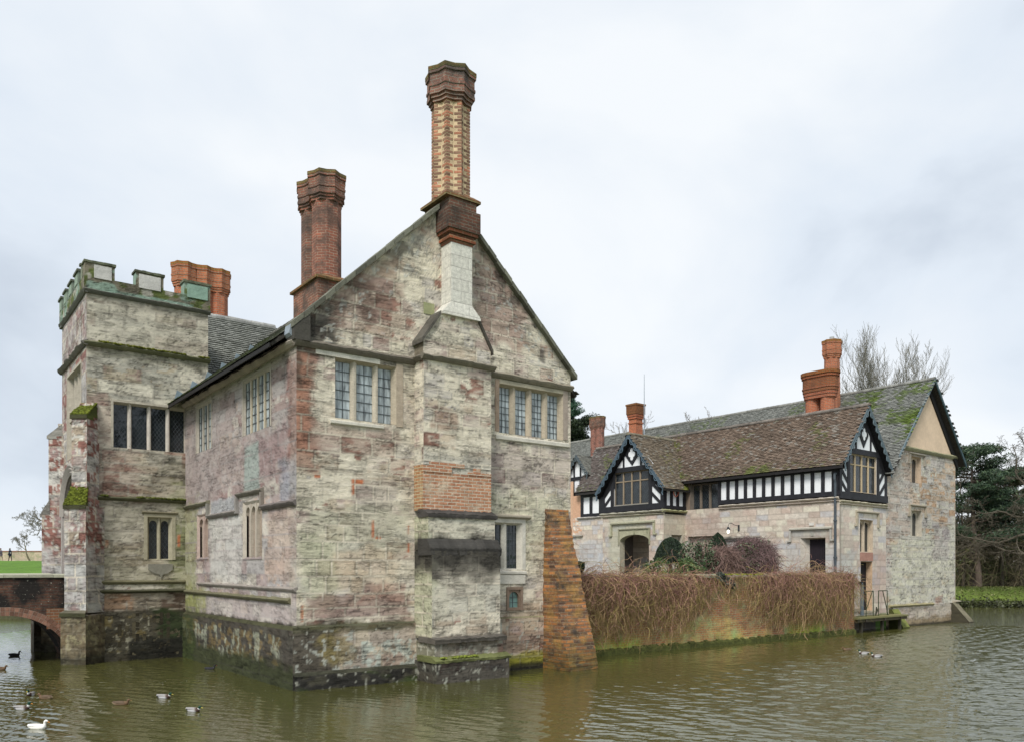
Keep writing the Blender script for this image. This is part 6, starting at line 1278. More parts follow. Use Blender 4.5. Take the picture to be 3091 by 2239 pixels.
i = (np.arange(ny-1)[:, None]*nx+np.arange(nx-1)[None]); F = np.stack([i, i+1, i+nx+1, i+nx], -1).reshape(-1, 4)
GC = np.ones(X.shape+(3,))*np.array((.10, .20, .022)); GC = GC*(1+(fbm(X*.3, Y*.3, 902, 4)-.5)*.5)[..., None]
steep = np.hypot(*np.gradient(Z))/1.0; lowb = sstep(.75, .35, Z)
GC = mixc(GC, (.05, .045, .025), np.clip(lowb, 0, 1)*.95)
rgt = sstep(0, 15, X)*(Y > 40); GC = mixc(GC, (.12, .16, .03), rgt*.8); GC = mixc(GC, (.07, .055, .03), rgt*sstep(57.5, 61, Y)*.9)
A = Acc(); A.add(np.stack([X, Y, Z], -1).reshape(-1, 3), [F], GC.reshape(-1, 3), np.stack([X.ravel(), Y.ravel()], 1))
MAT['grass'] = m_attr('grass_ground', which='Object', n1=(1.5, .75, 1.25), n2=(14, .7, 1.3), bumps=((6, .06), (40, .03)))
kind(A.build('ground', MAT['grass'], None, smooth=True), 'structure')
# courtyard ground inside the house walls
A = Acc(); cor = [world_of(HO, HA, p) for p in ((7.4, 1.4, 1.6), (23.0, 1.4, 1.6))]+[world_of(WO, WA, p) for p in ((0.1, .3, 1.6), (.1, 24, 1.6))]+[world_of(HO, HA, (7.4, 20, 1.6))]
A.poly(cor, (.16, .15, .12)); kind(A.build('courtyard_ground', MAT['grass'], None), 'structure')
# water
def m_water(d1=.03, d2=.02):
    m, nt, b = newmat('moat_water'); vec = coords(nt, 'Object', (1, 1, 1))
    b.inputs['Base Color'].default_value = (.095, .078, .008, 1); b.inputs['Roughness'].default_value = .03; b.inputs['IOR'].default_value = 1.85; b.inputs['Specular IOR Level'].default_value = .5
    n0 = N(nt, 'ShaderNodeTexNoise', Scale=.12, Detail=3); nt.links.new(vec, n0.inputs['Vector'])
    cr = N(nt, 'ShaderNodeMixRGB'); nt.links.new(n0.outputs['Fac'], cr.inputs['Fac']); cr.inputs[1].default_value = (.052, .052, .012, 1); cr.inputs[2].default_value = (.082, .082, .026, 1); nt.links.new(cr.outputs[0], b.inputs['Base Color'])
    # wind: more ripple out in the open water (towards +x), calmer in the lee of the house
    sep = N(nt, 'ShaderNodeSeparateXYZ'); nt.links.new(vec, sep.inputs[0])
    vl = N(nt, 'ShaderNodeVectorMath', operation='DOT_PRODUCT'); vl.inputs[1].default_value = (.20, -.11, 0); nt.links.new(vec, vl.inputs[0])
    n3 = N(nt, 'ShaderNodeTexNoise', Scale=.35, Detail=4); nt.links.new(vec, n3.inputs['Vector'])
    ad = N(nt, 'ShaderNodeMath', operation='MULTIPLY_ADD'); nt.links.new(n3.outputs['Fac'], ad.inputs[0]); ad.inputs[1].default_value = 2.2; nt.links.new(vl.outputs['Value'], ad.inputs[2])
    mrp = N(nt, 'ShaderNodeMapRange'); mrp.inputs['From Min'].default_value = -.6; mrp.inputs['From Max'].default_value = 1.2; mrp.inputs['To Min'].default_value = .18; mrp.inputs['To Max'].default_value = .75; nt.links.new(ad.outputs[0], mrp.inputs['Value'])
    mv = N(nt, 'ShaderNodeMapping'); mv.inputs['Rotation'].default_value = (0, 0, R(18)); mv.inputs['Scale'].default_value = (.62, 1.35, 1); nt.links.new(vec, mv.inputs['Vector'])
    a1 = N(nt, 'ShaderNodeTexNoise', Scale=2.3, Detail=3, Roughness=.5, Distortion=.4); nt.links.new(mv.outputs[0], a1.inputs['Vector'])
    a2 = N(nt, 'ShaderNodeTexNoise', Scale=6.5, Detail=3, Roughness=.55, Distortion=.6); nt.links.new(mv.outputs[0], a2.inputs['Vector'])
    prev = None
    for src, d in ((a1.outputs['Fac'], d1), (a2.outputs['Fac'], d2)):
        bn = N(nt, 'ShaderNodeBump', Distance=d); nt.links.new(mrp.outputs[0], bn.inputs['Strength']); nt.links.new(src, bn.inputs['Height'])
        if prev: nt.links.new(prev, bn.inputs['Normal'])
        prev = bn.outputs[0]
    nt.links.new(prev, b.inputs['Normal']); return m
MAT['water'] = m_water(); MAT['water_far'] = m_water(.16, .10)
def wave_h(X, Y):
    """short wind ripples (metres), strongest on the open water, dying away in the lee of the walls"""
    wx = X+.25*(fbm(X*.5, Y*.5, 951, 2)-.5); wy = Y+.35*(fbm(X*.6, Y*.6, 952, 2)-.5); rs = np.random.RandomState(5); H = 0
    for i in range(9):
        th = R(82)+rs.normal()*.5; lam = .115*1.30**(i*.62); k = 2*math.pi/lam; ph = rs.uniform(0, 6.28); g = .35+1.3*vn(X*.45/lam*.16+i*7, Y*.45/lam*.16, 960+i)
        q = np.sin(k*(wx*math.cos(th)+wy*math.sin(th))+ph+1.5*vn(X/lam*.22, Y/lam*.22, 970+i)); H = H+g*(.0100*lam)*(q+.35*np.abs(q))
    op = np.clip((X*.20-Y*.075+.9*fbm(X*.16, Y*.3, 955, 3)+.95), 0, 1.25); lf = np.clip(.55-(X+5.5)*.14, 0, .8)*np.clip(1.4-(Y-12)*.06, .5, 1)
    return H*np.maximum(np.maximum(op, lf), .24)
WX0, WX1, WY0, WY1 = -20., 24., 10.5, 36.
xs = np.arange(WX0, WX1+.001, .042); ys = np.concatenate([np.arange(WY0, 22, .040), np.arange(22, WY1, .08), [WY1]])
X, Y = np.meshgrid(xs, ys); Z = wave_h(X, Y); ny, nx = X.shape; i = (np.arange(ny-1)[:, None]*nx+np.arange(nx-1)[None]); F = np.stack([i, i+1, i+nx+1, i+nx], -1).reshape(-1, 4)
A = Acc(); A.add(np.stack([X, Y, Z], -1).reshape(-1, 3), [F], (.5, .5, .5))
for q in ([(-120, 0), (120, 0), (120, WY0), (-120, WY0)], [(-120, WY0), (WX0, WY0), (WX0, WY1), (-120, WY1)], [(WX1, WY0), (120, WY0), (120, WY1), (WX1, WY1)], [(-120, WY1), (120, WY1), (120, 62), (-120, 62)]): A.poly([(p[0], p[1], 0.) for p in q], m=1)
kind(A.build('moat_water', [MAT['water'], MAT['water_far']], None, smooth=True), 'structure')

# =================================================================== vegetation helpers
def leaves(A, C, size, col, rs, asp=.5, flat=.0):
    C = np.asarray(C, float); n = len(C); size = np.broadcast_to(size, (n,))
    a = rs.normal(size=(n, 3)); a[:, 2] *= (1-flat); a /= np.linalg.norm(a, axis=1)[:, None]; b = rs.normal(size=(n, 3)); b[:, 2] *= (1-flat); b -= a*(a*b).sum(1)[:, None]; b /= np.maximum(np.linalg.norm(b, axis=1)[:, None], 1e-6)
    a = a*size[:, None]; b = b*(size*asp)[:, None]
    V = np.stack([C-a, C+b*.9, C+a, C-b*.9], 1).reshape(-1, 3); i = np.arange(n)[:, None]*4
    A.add(V, [i+np.array([0, 1, 2, 3])], np.repeat(col, 4, 0))
def ball_pts(c, r, n, rs, shell=.0):
    d = rs.normal(size=(n, 3)); d /= np.linalg.norm(d, axis=1)[:, None]; k = rs.uniform(shell**3, 1, n)**(1/3.); return np.array(c)+d*k[:, None]*np.array(r)
def colvar(base, n, rs, var=.35, alt=None, p=.2):
    c = np.array(base)*(1+rs.uniform(-var, var, n))[:, None]
    if alt is not None: k = rs.uniform(size=n) < p; c[k] = np.array(alt)*(1+rs.uniform(-var, var, k.sum()))[:, None]
    return c
def grow(T, p, d, L, r, lvl, cfg, rs):
    K = cfg.get('K', 6); pts = [np.array(p, float)]; d = np.array(d, float); dirs = [d]
    for i in range(K):
        d = d+rs.normal(size=3)*cfg['wander'][lvl]+np.array((0, 0, cfg['trop'][lvl])); d /= np.linalg.norm(d); pts.append(pts[-1]+d*L/K); dirs.append(d)
    rad = r*(1-np.linspace(0, cfg['taper'][lvl], K+1)); T.setdefault(lvl, []).append((np.array(pts), np.maximum(rad, cfg['rmin'])))
    if lvl+1 < len(cfg['n'])+1 and lvl < len(cfg['n']):
        n = cfg['n'][lvl]
        for j in range(n):
            t = cfg['start'][lvl]+(1-cfg['start'][lvl])*(j+rs.uniform(.2, .8))/n; q = t*K; i = min(int(q), K-1); f = q-i
            pos = pts[i]*(1-f)+pts[i+1]*f; dd = dirs[i+1]; ang = R(cfg['ang'][lvl]*rs.uniform(.7, 1.3))
            ax = rs.normal(size=3); ax -= dd*(ax@dd); ax /= np.linalg.norm(ax); nd = dd*math.cos(ang)+ax*math.sin(ang)
            grow(T, pos, nd, L*cfg['len'][lvl]*rs.uniform(.7, 1.25)*(1-.35*t), rad[i]*cfg['rr'], lvl+1, cfg, rs)
def tree_mesh(name, label, loc, T, col, group=None, trunk_levels=1, leafA=None, leafmat=None, twigcol=None, cat='tree'):
    t = thing(name, label, cat, loc, 0, group)
    A = Acc()
    for l in range(trunk_levels):
        for (p, r) in T.get(l, []): A.tube(p, r, 9, col)
    A.build('trunk', MAT['bark'], t, smooth=True)
    A = Acc()
    for l in T:
        if l < trunk_levels: continue
        P = np.array([q[0] for q in T[l]]); Rr = np.array([q[1] for q in T[l]]); rs = np.random.RandomState(l)
        A.tubes(P, Rr, 6 if l <= trunk_levels else 3, colvar(twigcol or col, len(P), rs, .25))
    if A.n: A.build('branches', MAT['twig'], t, smooth=True)
    if leafA is not None: leafA.build('crown', leafmat or MAT['leaf'], t)
    return t
BARK = (.17, .15, .11)

# =================================================================== garden wall with creeper
gw = thing('garden_wall', 'low orange brick garden wall with mossy coping rising straight from the moat', 'wall', HO, HA)
A = Acc()
def colN(x, z):
    C = np.full(x.shape+(3,), .5); C = C*(1+(fbm(x*.5, z*.8, 601, 3)-.5)*.7)[..., None]
    return C
def colG(x, z):
    C = np.full(x.shape+(3,), .5)*(1+(fbm(x*.6, z*.9, 601, 3)-.5)*.8)[..., None]
    g = sstep(.72, .1, z)*sstep(.40, .6, fbm(x*.5, z*.8, 602, 3)+.10); C = mixc(C, (.55, 1.0, .25), g*.8)
    p = sstep(.52, .6, fbm(x*.35+3, z*.7, 603, 3))*sstep(1.6, 1.0, z); C = mixc(C, (.85, 1.0, .75), p*.6)
    C = mixc(C, (.10, .12, .06), sstep(.10, .02, z)*.9); return C
wallgrid(A, (0, 1.15, 0), (1, 0, 0), (0, -1, 0), 7.45, 23.15, -.6, 2.24, colG, .08, .06, (), seed=605, disp=.02)
wallgrid(A, (23.15, 1.15, 0), (0, 1, 0), (1, 0, 0), 0, .8, -.6, 2.24, colG, .2, seed=606, disp=0.); A.box(7.45, 23.15, 1.45, 1.55, -.6, 2.24, NEU)
A.build('brick_face', MAT['brick_wall'], gw, smooth=True)
A = Acc(); rs = np.random.RandomState(61)
x = 7.45
while x < 23.1:
    w = rs.uniform(.35, .6); c = np.array((.30, .31, .22) if rs.rand() < .6 else (.17, .22, .06))*rs.uniform(.7, 1.2); A.prism([(x, 1.08, 2.24+rs.uniform(-.01, .01)), (x, 1.08, 2.31), (x, 1.25, 2.36), (x, 1.6, 2.31), (x, 1.6, 2.24)], (min(w, 23.15-x)-.005, 0, 0), tuple(c)); x += w
A.build('coping', MAT['dress'], gw)
A = Acc(); n = 100; rs = np.random.RandomState(62)
for k in range(n):
    x0 = 7.5+15.6*k/n; zt = .16+rs.uniform(-.03, .03); A.prism([(x0, 1.16, -.6), (x0, 1.04+rs.uniform(-.015, .015), -.6), (x0, 1.04, zt-.02), (x0, 1.16, zt+.04)], (15.6/n, 0, 0), tuple(np.array((.085, .095, .025))*rs.uniform(.75, 1.25)))
A.build('footing', MAT['moss'], gw)
mossA = Acc(); rs = np.random.RandomState(63)
for x in np.arange(15.2, 17.3, .035):
    r = rs.uniform(.02, .05); blob(mossA, (x, rs.uniform(1.08, 1.3), 2.34), (r, r, r*.6), np.array((.26, .30, .02))*rs.uniform(.6, 1.3), rs)
kind(mossA.build('moss_cushions', MAT['moss'], gw, smooth=True), 'stuff')
def drape(name, label, u0, u1, n, seed, zlow, dens=None, top=.22, cols=((.25, .135, .11), (.31, .20, .12), (.26, .21, .08))):
    """arching stems integrated outwards from the wall top, pulled down by their own weight"""
    rs = np.random.RandomState(seed); u = rs.uniform(u0, u1, n)
    if dens is not None: u = u[rs.uniform(size=n) < dens(u)]
    cl = rs.normal(0, .12, len(u)); u = u+cl*(rs.uniform(size=len(u)) < .5); n = len(u); K = 18
    zend = zlow(u)+rs.exponential(.5, n)-rs.uniform(0, .25, n); zend = np.clip(zend+.25, .12, 2.2); long_ = rs.uniform(size=n) < .08; zend[long_] = np.clip(zend[long_]-.7, .10, 2)
    P = np.zeros((n, K, 3)); p = np.stack([u, 1.28+rs.uniform(-.1, .3, n), 2.30+rs.uniform(-.02, .08, n)], 1); v = np.stack([rs.normal(0, .55, n), -rs.uniform(.2, .9, n), rs.uniform(-.55, .28, n)*top/.25], 1)
    vn_ = np.linalg.norm(v, axis=1); v /= vn_[:, None]; Ltot = 2.35-zend+.45+rs.uniform(0, .5, n); st = Ltot/(K-1)
    w = rs.normal(0, 1, (n, 3)); 
    for k in range(K):
        P[:, k] = p; w = .6*w+.8*rs.normal(0, 1, (n, 3)); v = v+w*np.array((.58, .18, .30))+np.array((0, .04, -.33)); outer = (1.12-p[:, 1]); v[:, 1] += np.clip(outer-.25, 0, 1)*1.2
        v /= np.linalg.norm(v, axis=1)[:, None]; p = p+v*st[:, None]; over = p[:, 2] < 2.33; p[:, 1] = np.where(over, np.minimum(p[:, 1], 1.10-rs.uniform(0, .04, n)), p[:, 1]); p[:, 2] = np.maximum(p[:, 2], .05)
    cc = np.array(cols); sel = rs.uniform(size=n)+.5*(fbm(u*1.1, u*0+seed, seed, 2)-.5); Cc = cc[(sel > .5).astype(int)+(sel > .82).astype(int)]*rs.uniform(.55, 1.65, n)[:, None]
    A = Acc(); rad = np.linspace(.0052, .0026, K)[None]*rs.uniform(.5, 1.5, n)[:, None]; h = K//2+1
    A.tubes(P[:, :h], rad[:, :h], 3, Cc); lowc = Cc*.42+np.array((.29, .24, .08))*.58*rs.uniform(.5, 1.6, n)[:, None]; A.tubes(P[:, h-1:], rad[:, h-1:], 3, lowc)
    m = int(n*1.6); k0 = rs.randint(0, K-2, m); i0 = rs.randint(0, n, m); q = P[i0, k0]; d = rs.normal(size=(m, 3))*np.array((1, .25, .7)); d /= np.linalg.norm(d, axis=1)[:, None]; Q = np.zeros((m, 9, 3)); s_ = rs.uniform(.03, .09, m)
    for k in range(9):
        Q[:, k] = q; d = d+rs.normal(size=(m, 3))*np.array((.35, .12, .30))+np.array((0, 0, -.16)); d /= np.linalg.norm(d, axis=1)[:, None]; q = q+d*s_[:, None]; q[:, 1] = np.where(q[:, 2] < 2.33, np.minimum(q[:, 1], 1.11), q[:, 1])
    A.tubes(Q, np.full((m, 9), .0036), 3, Cc[i0]*rs.uniform(.8, 1.6, m)[:, None])
    t_ = thing(name, label, 'climber', HO, HA, None); A.build('stems', MAT['twig'], t_); return t_
drape('climbing_plant', 'leafless purple brown creeper hanging over the left end of the garden wall', 7.9, 13.9, 1500, 641, lambda u: .95-.75*np.exp(-((u-9.6)/1.3)**2)-.95*np.exp(-((u-12.4)/.6)**2)+.3*sstep(8.6, 7.8, u), lambda u: (sstep(7.7, 9.0, u)*.75+.25)*(1-.8*sstep(12.9, 13.9, u)), .34)
drape('climbing_plant', 'thin leafless creeper straggling over the middle of the garden wall', 13.4, 17.2, 300, 642, lambda u: 1.0+.8*np.sin(u*2.3)**2, lambda u: .25+.75*np.sin(u*2.2)**4, .10)
drape('climbing_plant', 'leafless straw and purple creeper covering the garden wall beside the wing', 16.6, 22.9, 1500, 643, lambda u: .85-.7*np.exp(-((u-18.2)/.8)**2)-.45*np.exp(-((u-21)/1.2)**2)+.3*sstep(21.5, 23, u), lambda u: sstep(16.6, 18.0, u)*.9+.1, .34)
# shrubs behind the wall
def shrub(name, label, c, r, n, size, base, alt, seed, twigs=0, twcol=(.20, .13, .11), holes=.35, cat='shrub'):
    rs = np.random.RandomState(seed); t = thing(name, label, cat, world_of(HO, HA, (c[0], c[1], 1.6)), HA)
    A = Acc(); cl = ball_pts((0, 0, c[2]-1.6), r, 26, rs, .4); P = np.concatenate([ball_pts(q, np.array(r)*.36, n//26, rs, .2) for q in cl]); P = P[P[:, 2] > -.1]
    leaves(A, P, rs.uniform(.6, 1.2, len(P))*size, colvar(base, len(P), rs, .4, alt, .3), rs, .55); 
    # inner dark mass of stems
    stems = []; 
    for k in range(60):
        e = ball_pts((0, 0, c[2]-1.6), np.array(r)*.8, 1, rs)[0]; b = np.array((rs.uniform(-.2, .2), rs.uniform(-.1, .1), 0.)); stems.append([b+(e-b)*s+rs.normal(size=3)*.03 for s in np.linspace(0, 1, 5)])
    S = Acc(); S.tubes(np.array(stems), np.full((60, 5), .012), 4, (.10, .08, .06)); S.build('stems', MAT['twig'], t); A.build('foliage', MAT['leaf'], t)
    if twigs:
        T = Acc(); c0 = ball_pts((0, 0, c[2]-1.6), np.array(r)*1.02, twigs, rs, .7); d = rs.normal(size=(twigs, 3))*np.array((.26, .16, .16)); tt = np.linspace(-1, 1, 7)[None, :, None]
        Q = c0[:, None]+d[:, None]*tt; Q[:, :, 2] += (.12*(1-tt[0, :, 0]**2))[None]+np.sin(tt[0, :, 0]*5)[None]*rs.normal(size=(twigs, 1))*.04; T.tubes(Q, np.full((twigs, 7), .0055), 3, colvar(twcol, twigs, rs, .4)); T.build('twigs', MAT['twig'], t)
    return t
shrub('laurel_shrub', 'low bright green leafy laurel below the large clipped yew dome', (13.6, 1.8, 2.52), (1.1, .45, .36), 1900, .055, (.045, .085, .02), (.16, .24, .09), 651)
shrub('ivy_shrub', 'green leafy shrub with pale leaves at the centre of the planting behind the wall', (15.15, 2.1, 2.75), (.75, .5, .75), 2600, .05, (.04, .075, .025), (.20, .27, .16), 652, 120)
shrub('clematis_tangle', 'brown leafless twiggy tangle between the green shrub and the small yew dome', (16.1, 1.9, 2.55), (.85, .5, .62), 700, .04, (.06, .085, .03), (.2, .25, .16), 653, 1500)
shrub('honeysuckle_tangle', 'large purple brown rounded tangle of bare stems at the right of the planting', (17.9, 2.0, 2.72), (1.25, .6, .82), 2000, .042, (.055, .08, .03), (.16, .20, .12), 654, 2100, (.19, .125, .12))
A = Acc(); rs = np.random.RandomState(655); P = np.concatenate([ball_pts((14.9+k*.14, 1.04, 2.28-k*.07), (.22, .10, .16), 160, rs) for k in range(5)]); P[:, 1] = np.minimum(P[:, 1], 1.1); leaves(A, P, .035, colvar((.045, .06, .045), len(P), rs, .4, (.12, .15, .12), .3), rs, .7); iv = A.build('ivy_clump', MAT['leaf'], None); iv.location = HO; iv.rotation_euler = (0, 0, HA); tag(iv, 'small dark ivy clump spilling over the middle of the garden wall', 'ivy')
def topiary(label, px, py, z0, z1, r, prof, seed, group='clipped yew domes'):
    rs = np.random.RandomState(seed); t = thing('topiary_yew', label, 'topiary', (px, py, 1.6), 0, group); A = Acc(); H = z1-z0; n = int(16000*r*H*1.6)
    zz = rs.uniform(0, 1, n); a = rs.uniform(0, 2*math.pi, n); rr = np.interp(zz, prof[0], prof[1])*r*(1+(fbm(a*2, zz*4, seed, 3)-.5)*.10)*rs.uniform(.93, 1.01, n)
    P = np.stack([rr*np.cos(a), rr*np.sin(a), z0-1.6+zz*H], 1); leaves(A, P, .022, colvar((.018, .036, .018), n, rs, .5, (.05, .085, .035), .16), rs, .5); 
    zs_ = np.linspace(0, 1, 14); rings = [ring_ngon(0, 0, z0-1.6+z*H*.985, max(np.interp(z, prof[0], prof[1])*r*.93, .01), 20) for z in zs_]; A.loft(rings, (.012, .022, .012))
    A.build('foliage', MAT['leaf'], t); S = Acc(); S.tube([(0, 0, -.1), (0, 0, z0-1.5)], [.07, .06], 8, (.12, .09, .07)); S.build('trunk', MAT['bark'], t)
PD = ([0, .04, .25, .55, .8, .93, 1.0], [.93, 1.0, .97, .80, .58, .34, .02])
topiary('large dark clipped yew dome standing beside the porch', 6.05, 31.0, 2.74, 3.74, .62, PD, 661)
topiary('small dark clipped yew dome further back against the courtyard wall', 8.95, 35.3, 2.9, 4.12, .47, ([0, .05, .3, .6, .85, 1], [.9, 1, .96, .78, .45, .02]), 662)
topiary('narrow clipped yew half hidden behind the brick buttress', 2.22, 27.0, 2.25, 2.78, .20, ([0, .1, .6, .95, 1], [.35, .5, 1, 1, .1]), 663)

# =================================================================== trees
def rad_cfg(**k):
    c = dict(K=6, wander=[.06, .16, .2, .24, .25], trop=[.02, .05, .06, .08, .08], taper=[.88, .8, .8, .8, .8], n=[7, 6, 6, 5], start=[.35, .25, .2, .15], ang=[42, 42, 40, 38], len=[.62, .55, .55, .55], rr=.55, rmin=.006); c.update(k)
    for q in ('wander', 'trop', 'taper', 'start', 'ang', 'len'): c[q] = list(c[q])+[c[q][-1]]*6
    return c
def gz_(x, y): return float(ground_h(np.array([x]), np.array([y]))[0])
# tall bare tree behind the end gable: stout forks, upright shoots
rs = np.random.RandomState(78); T = {}
cfg = rad_cfg(n=[10, 9, 8, 6], start=[.5, .25, .15, .1], ang=[66, 42, 32, 30], len=[.46, .62, .56, .5], trop=[.0, .10, .22, .18, .15], wander=[.05, .16, .14, .12, .12], rmin=.008, rr=.46)
cfg['n'] = [0, 10, 8, 6]; grow(T, (0, 0, 0), (.02, 0, 1), 11.5, .34, 0, cfg, rs)
for k in range(9):
    a = k*2*math.pi/9+rs.uniform(-.2, .2); sp_ = rs.uniform(.45, 1.1); grow(T, (0, 0, 9.6+k*.22), (math.cos(a)*sp_, math.sin(a)*sp_, 1), rs.uniform(5.0, 6.3), .09, 1, cfg, rs)
tree_mesh('bare_tree', 'tall bare tree with upright twigs rising behind the mossy end roof', (28.4, 60, 1.1), T, (.20, .19, .14), twigcol=(.20, .19, .155))
# faint bare trees beyond the roofs
for i, (x, y, h, s, lab) in enumerate(((20.6, 95, 19.6, 711, 'pale bare tree showing above the middle of the long roof'), (15.8, 92, 19.0, 712, 'pale bare tree just right of the aerial mast'), (12.2, 88, 16.2, 713, 'faint bare tree between the square chimney and the double chimney'))):
    rs = np.random.RandomState(s); T = {}; grow(T, (0, 0, 0), (0, 0, 1), h*.80, .30, 0, rad_cfg(n=[12, 7, 6, 4], start=[.35, .15, .1, .1], ang=[48, 34, 30, 30], len=[.42, .5, .5, .5], trop=[0, .12, .18, .18, .1], rmin=.014), rs)
    tree_mesh('bare_tree', lab, (x, y, 1.2), T, (.24, .22, .19), 'bare trees beyond the roofs', twigcol=(.23, .21, .19))
# evergreens
def conifer(name, label, loc, h, w, seed, kind_='pine', base=(.035, .065, .035), alt=(.075, .115, .055), dens=1.0, group=None, zlo=.35):
    rs = np.random.RandomState(seed); T = {}; L = Acc()
    cfg = rad_cfg(n=[0], K=7, wander=[.03, .12, .1], trop=[0, .02, .0], rmin=.01); grow(T, (0, 0, 0), (rs.normal()*.03, 0, 1), h*.96, h*.022, 0, cfg, rs); tr = T[0][0][0]
    nb = int(26*dens); br = []
    for k in range(nb):
        t = zlo+(1-zlo)*(k+rs.uniform(0, 1))/nb; q = t*(len(tr)-1); i = min(int(q), len(tr)-2); p = tr[i]+(tr[i+1]-tr[i])*(q-i); a = rs.uniform(0, 6.28)
        prof = (1-t)**.55 if kind_ == 'pine' else (1-t)**.8; l = w*(.35+.85*prof)*rs.uniform(.65, 1.15); up = .25 if kind_ == 'pine' else -.05
        pts = [p+np.array((math.cos(a)*l*s, math.sin(a)*l*s, up*l*s*s+rs.normal()*.08)) for s in np.linspace(0, 1, 6)]; br.append(pts)
        for s in np.linspace(.35, 1, 5):
            c = pts[0]*(1-s)+pts[-1]*s+rs.normal(size=3)*np.array((.3, .3, .12))*w*.2; R_ = w*rs.uniform(.14, .27)
            if kind_ == 'pine': pp = ball_pts(c, (R_, R_, R_*.42), int(130*dens), rs, .3)
            else: pp = ball_pts(c+np.array((0, 0, -.1)), (R_*.9, R_*.9, R_*.7), int(120*dens), rs, .2)
            leaves(L, pp, rs.uniform(.07, .16, len(pp)), colvar(base, len(pp), rs, .45, alt, .25), rs, .28)
    T[1] = [(np.array(b), np.linspace(.07, .02, 6)*h/10) for b in br]
    return tree_mesh(name, label, loc, T, (.13, .10, .08), group, leafA=L)
conifer('pine_tree', 'dark blue green pine against the sky right of the end gable', (34.5, 60, .9), 11.2, 3.6, 721, zlo=.30, dens=1.5)
conifer('pine_tree', 'shorter olive pine partly hidden by bare oak limbs at the right', (38.0, 63, .9), 9.4, 3.6, 722, base=(.04, .055, .025), alt=(.08, .09, .04), zlo=.25, dens=1.4)
conifer('pine_tree', 'blue green pine rising close behind the right edge of the stone house', (4.6, 66, 1.0), 17.0, 2.6, 723, base=(.03, .08, .05), alt=(.06, .13, .07), zlo=.5, dens=1.5)
conifer('yew_tree', 'dark drooping yew behind the far dull red chimney', (6.5, 68, 1.0), 14.6, 2.9, 724, 'yew', base=(.02, .035, .015), alt=(.05, .07, .03), zlo=.35, dens=1.8)
# woodland edge on the right bank
for i, (x, y, h, s) in enumerate(((33.6, 60.5, 8.5, 731), (34.9, 61.5, 9, 732), (36.6, 60.6, 8, 733), (38.6, 61.5, 9, 734), (40.2, 61, 8.5, 735), (35.8, 64, 9.5, 736), (42.5, 66, 9.5, 737))):
    rs = np.random.RandomState(s); T = {}; grow(T, (0, 0, 0), (rs.normal()*.05, 0, 1), h, rs.uniform(.10, .24), 0, rad_cfg(n=[14, 7, 6], start=[.15, .1, .1], ang=[55, 45, 40], len=[.30, .5, .5], trop=[0, -.02, -.05, 0], wander=[.04, .16, .2, .2], rmin=.010), rs)
    lab = ('slim bare trunk nearest the end gable on the right bank', 'pale straight trunk second from the end gable', 'bare wood tree in front of the olive pine', 'bare wood tree with drooping twigs under the oak limbs', 'bare wood tree near the right edge of the picture', 'bare tree deep in the wood behind the pale trunk', 'bare tree deep in the wood at the far right')[i]
    tree_mesh('bare_tree', lab, (x, y, gz_(x, y)-.1), T, (.10, .085, .065) if i != 1 else (.17, .135, .115), 'bare trees of the wood on the right bank', twigcol=(.105, .09, .06))
# undergrowth, uncountable
rs = np.random.RandomState(741); A = Acc(); n = 5200; c = np.stack([rs.uniform(29, 50, n), rs.uniform(59.5, 72, n), rs.uniform(.8, 5.2, n)**1.0], 1); d = rs.normal(size=(n, 3))*np.array((.7, .4, .9)); tt = np.linspace(-1, 1, 5)[None, :, None]; Q = c[:, None]+d[:, None]*tt+np.sin(tt*2.5)*rs.normal(size=(n, 1, 3))*.15
A.tubes(Q, np.full((n, 5), .014), 3, colvar((.20, .165, .10), n, rs, .4, (.11, .13, .05), .3))
P = np.concatenate([ball_pts((rs.uniform(29, 52), rs.uniform(60, 75), rs.uniform(1.0, 4.5)), (1.6, 1.0, 1.2), 330, rs) for k in range(75)]); leaves(A, P, rs.uniform(.06, .15, len(P)), colvar((.085, .09, .045), len(P), rs, .5, (.14, .13, .07), .25), rs, .4)
kind(A.build('wood_undergrowth', MAT['twig'], None), 'stuff')
rs = np.random.RandomState(742); A = Acc(); P = np.concatenate([ball_pts((rs.uniform(26, 60), rs.uniform(78, 95), rs.uniform(1.0, 7.0)), (2.6, 1.5, 2.0), 420, rs) for k in range(110)]); leaves(A, P, rs.uniform(.10, .26, len(P)), colvar((.09, .085, .05), len(P), rs, .5, (.14, .12, .08), .3), rs, .4); kind(A.build('distant_wood', MAT['twig'], None), 'stuff')
# bank fringe
rs = np.random.RandomState(743); A = Acc(); n = 9000; x = rs.uniform(24, 48, n); fy = 53.5+rs.uniform(-.5, 1.3, n); P = np.stack([x, fy, np.maximum(ground_h(x, fy), 0)+rs.uniform(-.05, .42, n)], 1); leaves(A, P, rs.uniform(.05, .14, n), colvar((.035, .04, .015), n, rs, .5, (.08, .10, .03), .3), rs, .5)
n = 8000; x = rs.uniform(24, 48, n); fy = rs.uniform(54.5, 60.5, n); P = np.stack([x, fy, ground_h(x, fy)+rs.uniform(0, .08, n)], 1); leaves(A, P, rs.uniform(.05, .10, n), colvar((.12, .15, .035), n, rs, .4, (.20, .21, .07), .3), rs, .4); kind(A.build('bank_plants', MAT['leaf'], None), 'stuff')
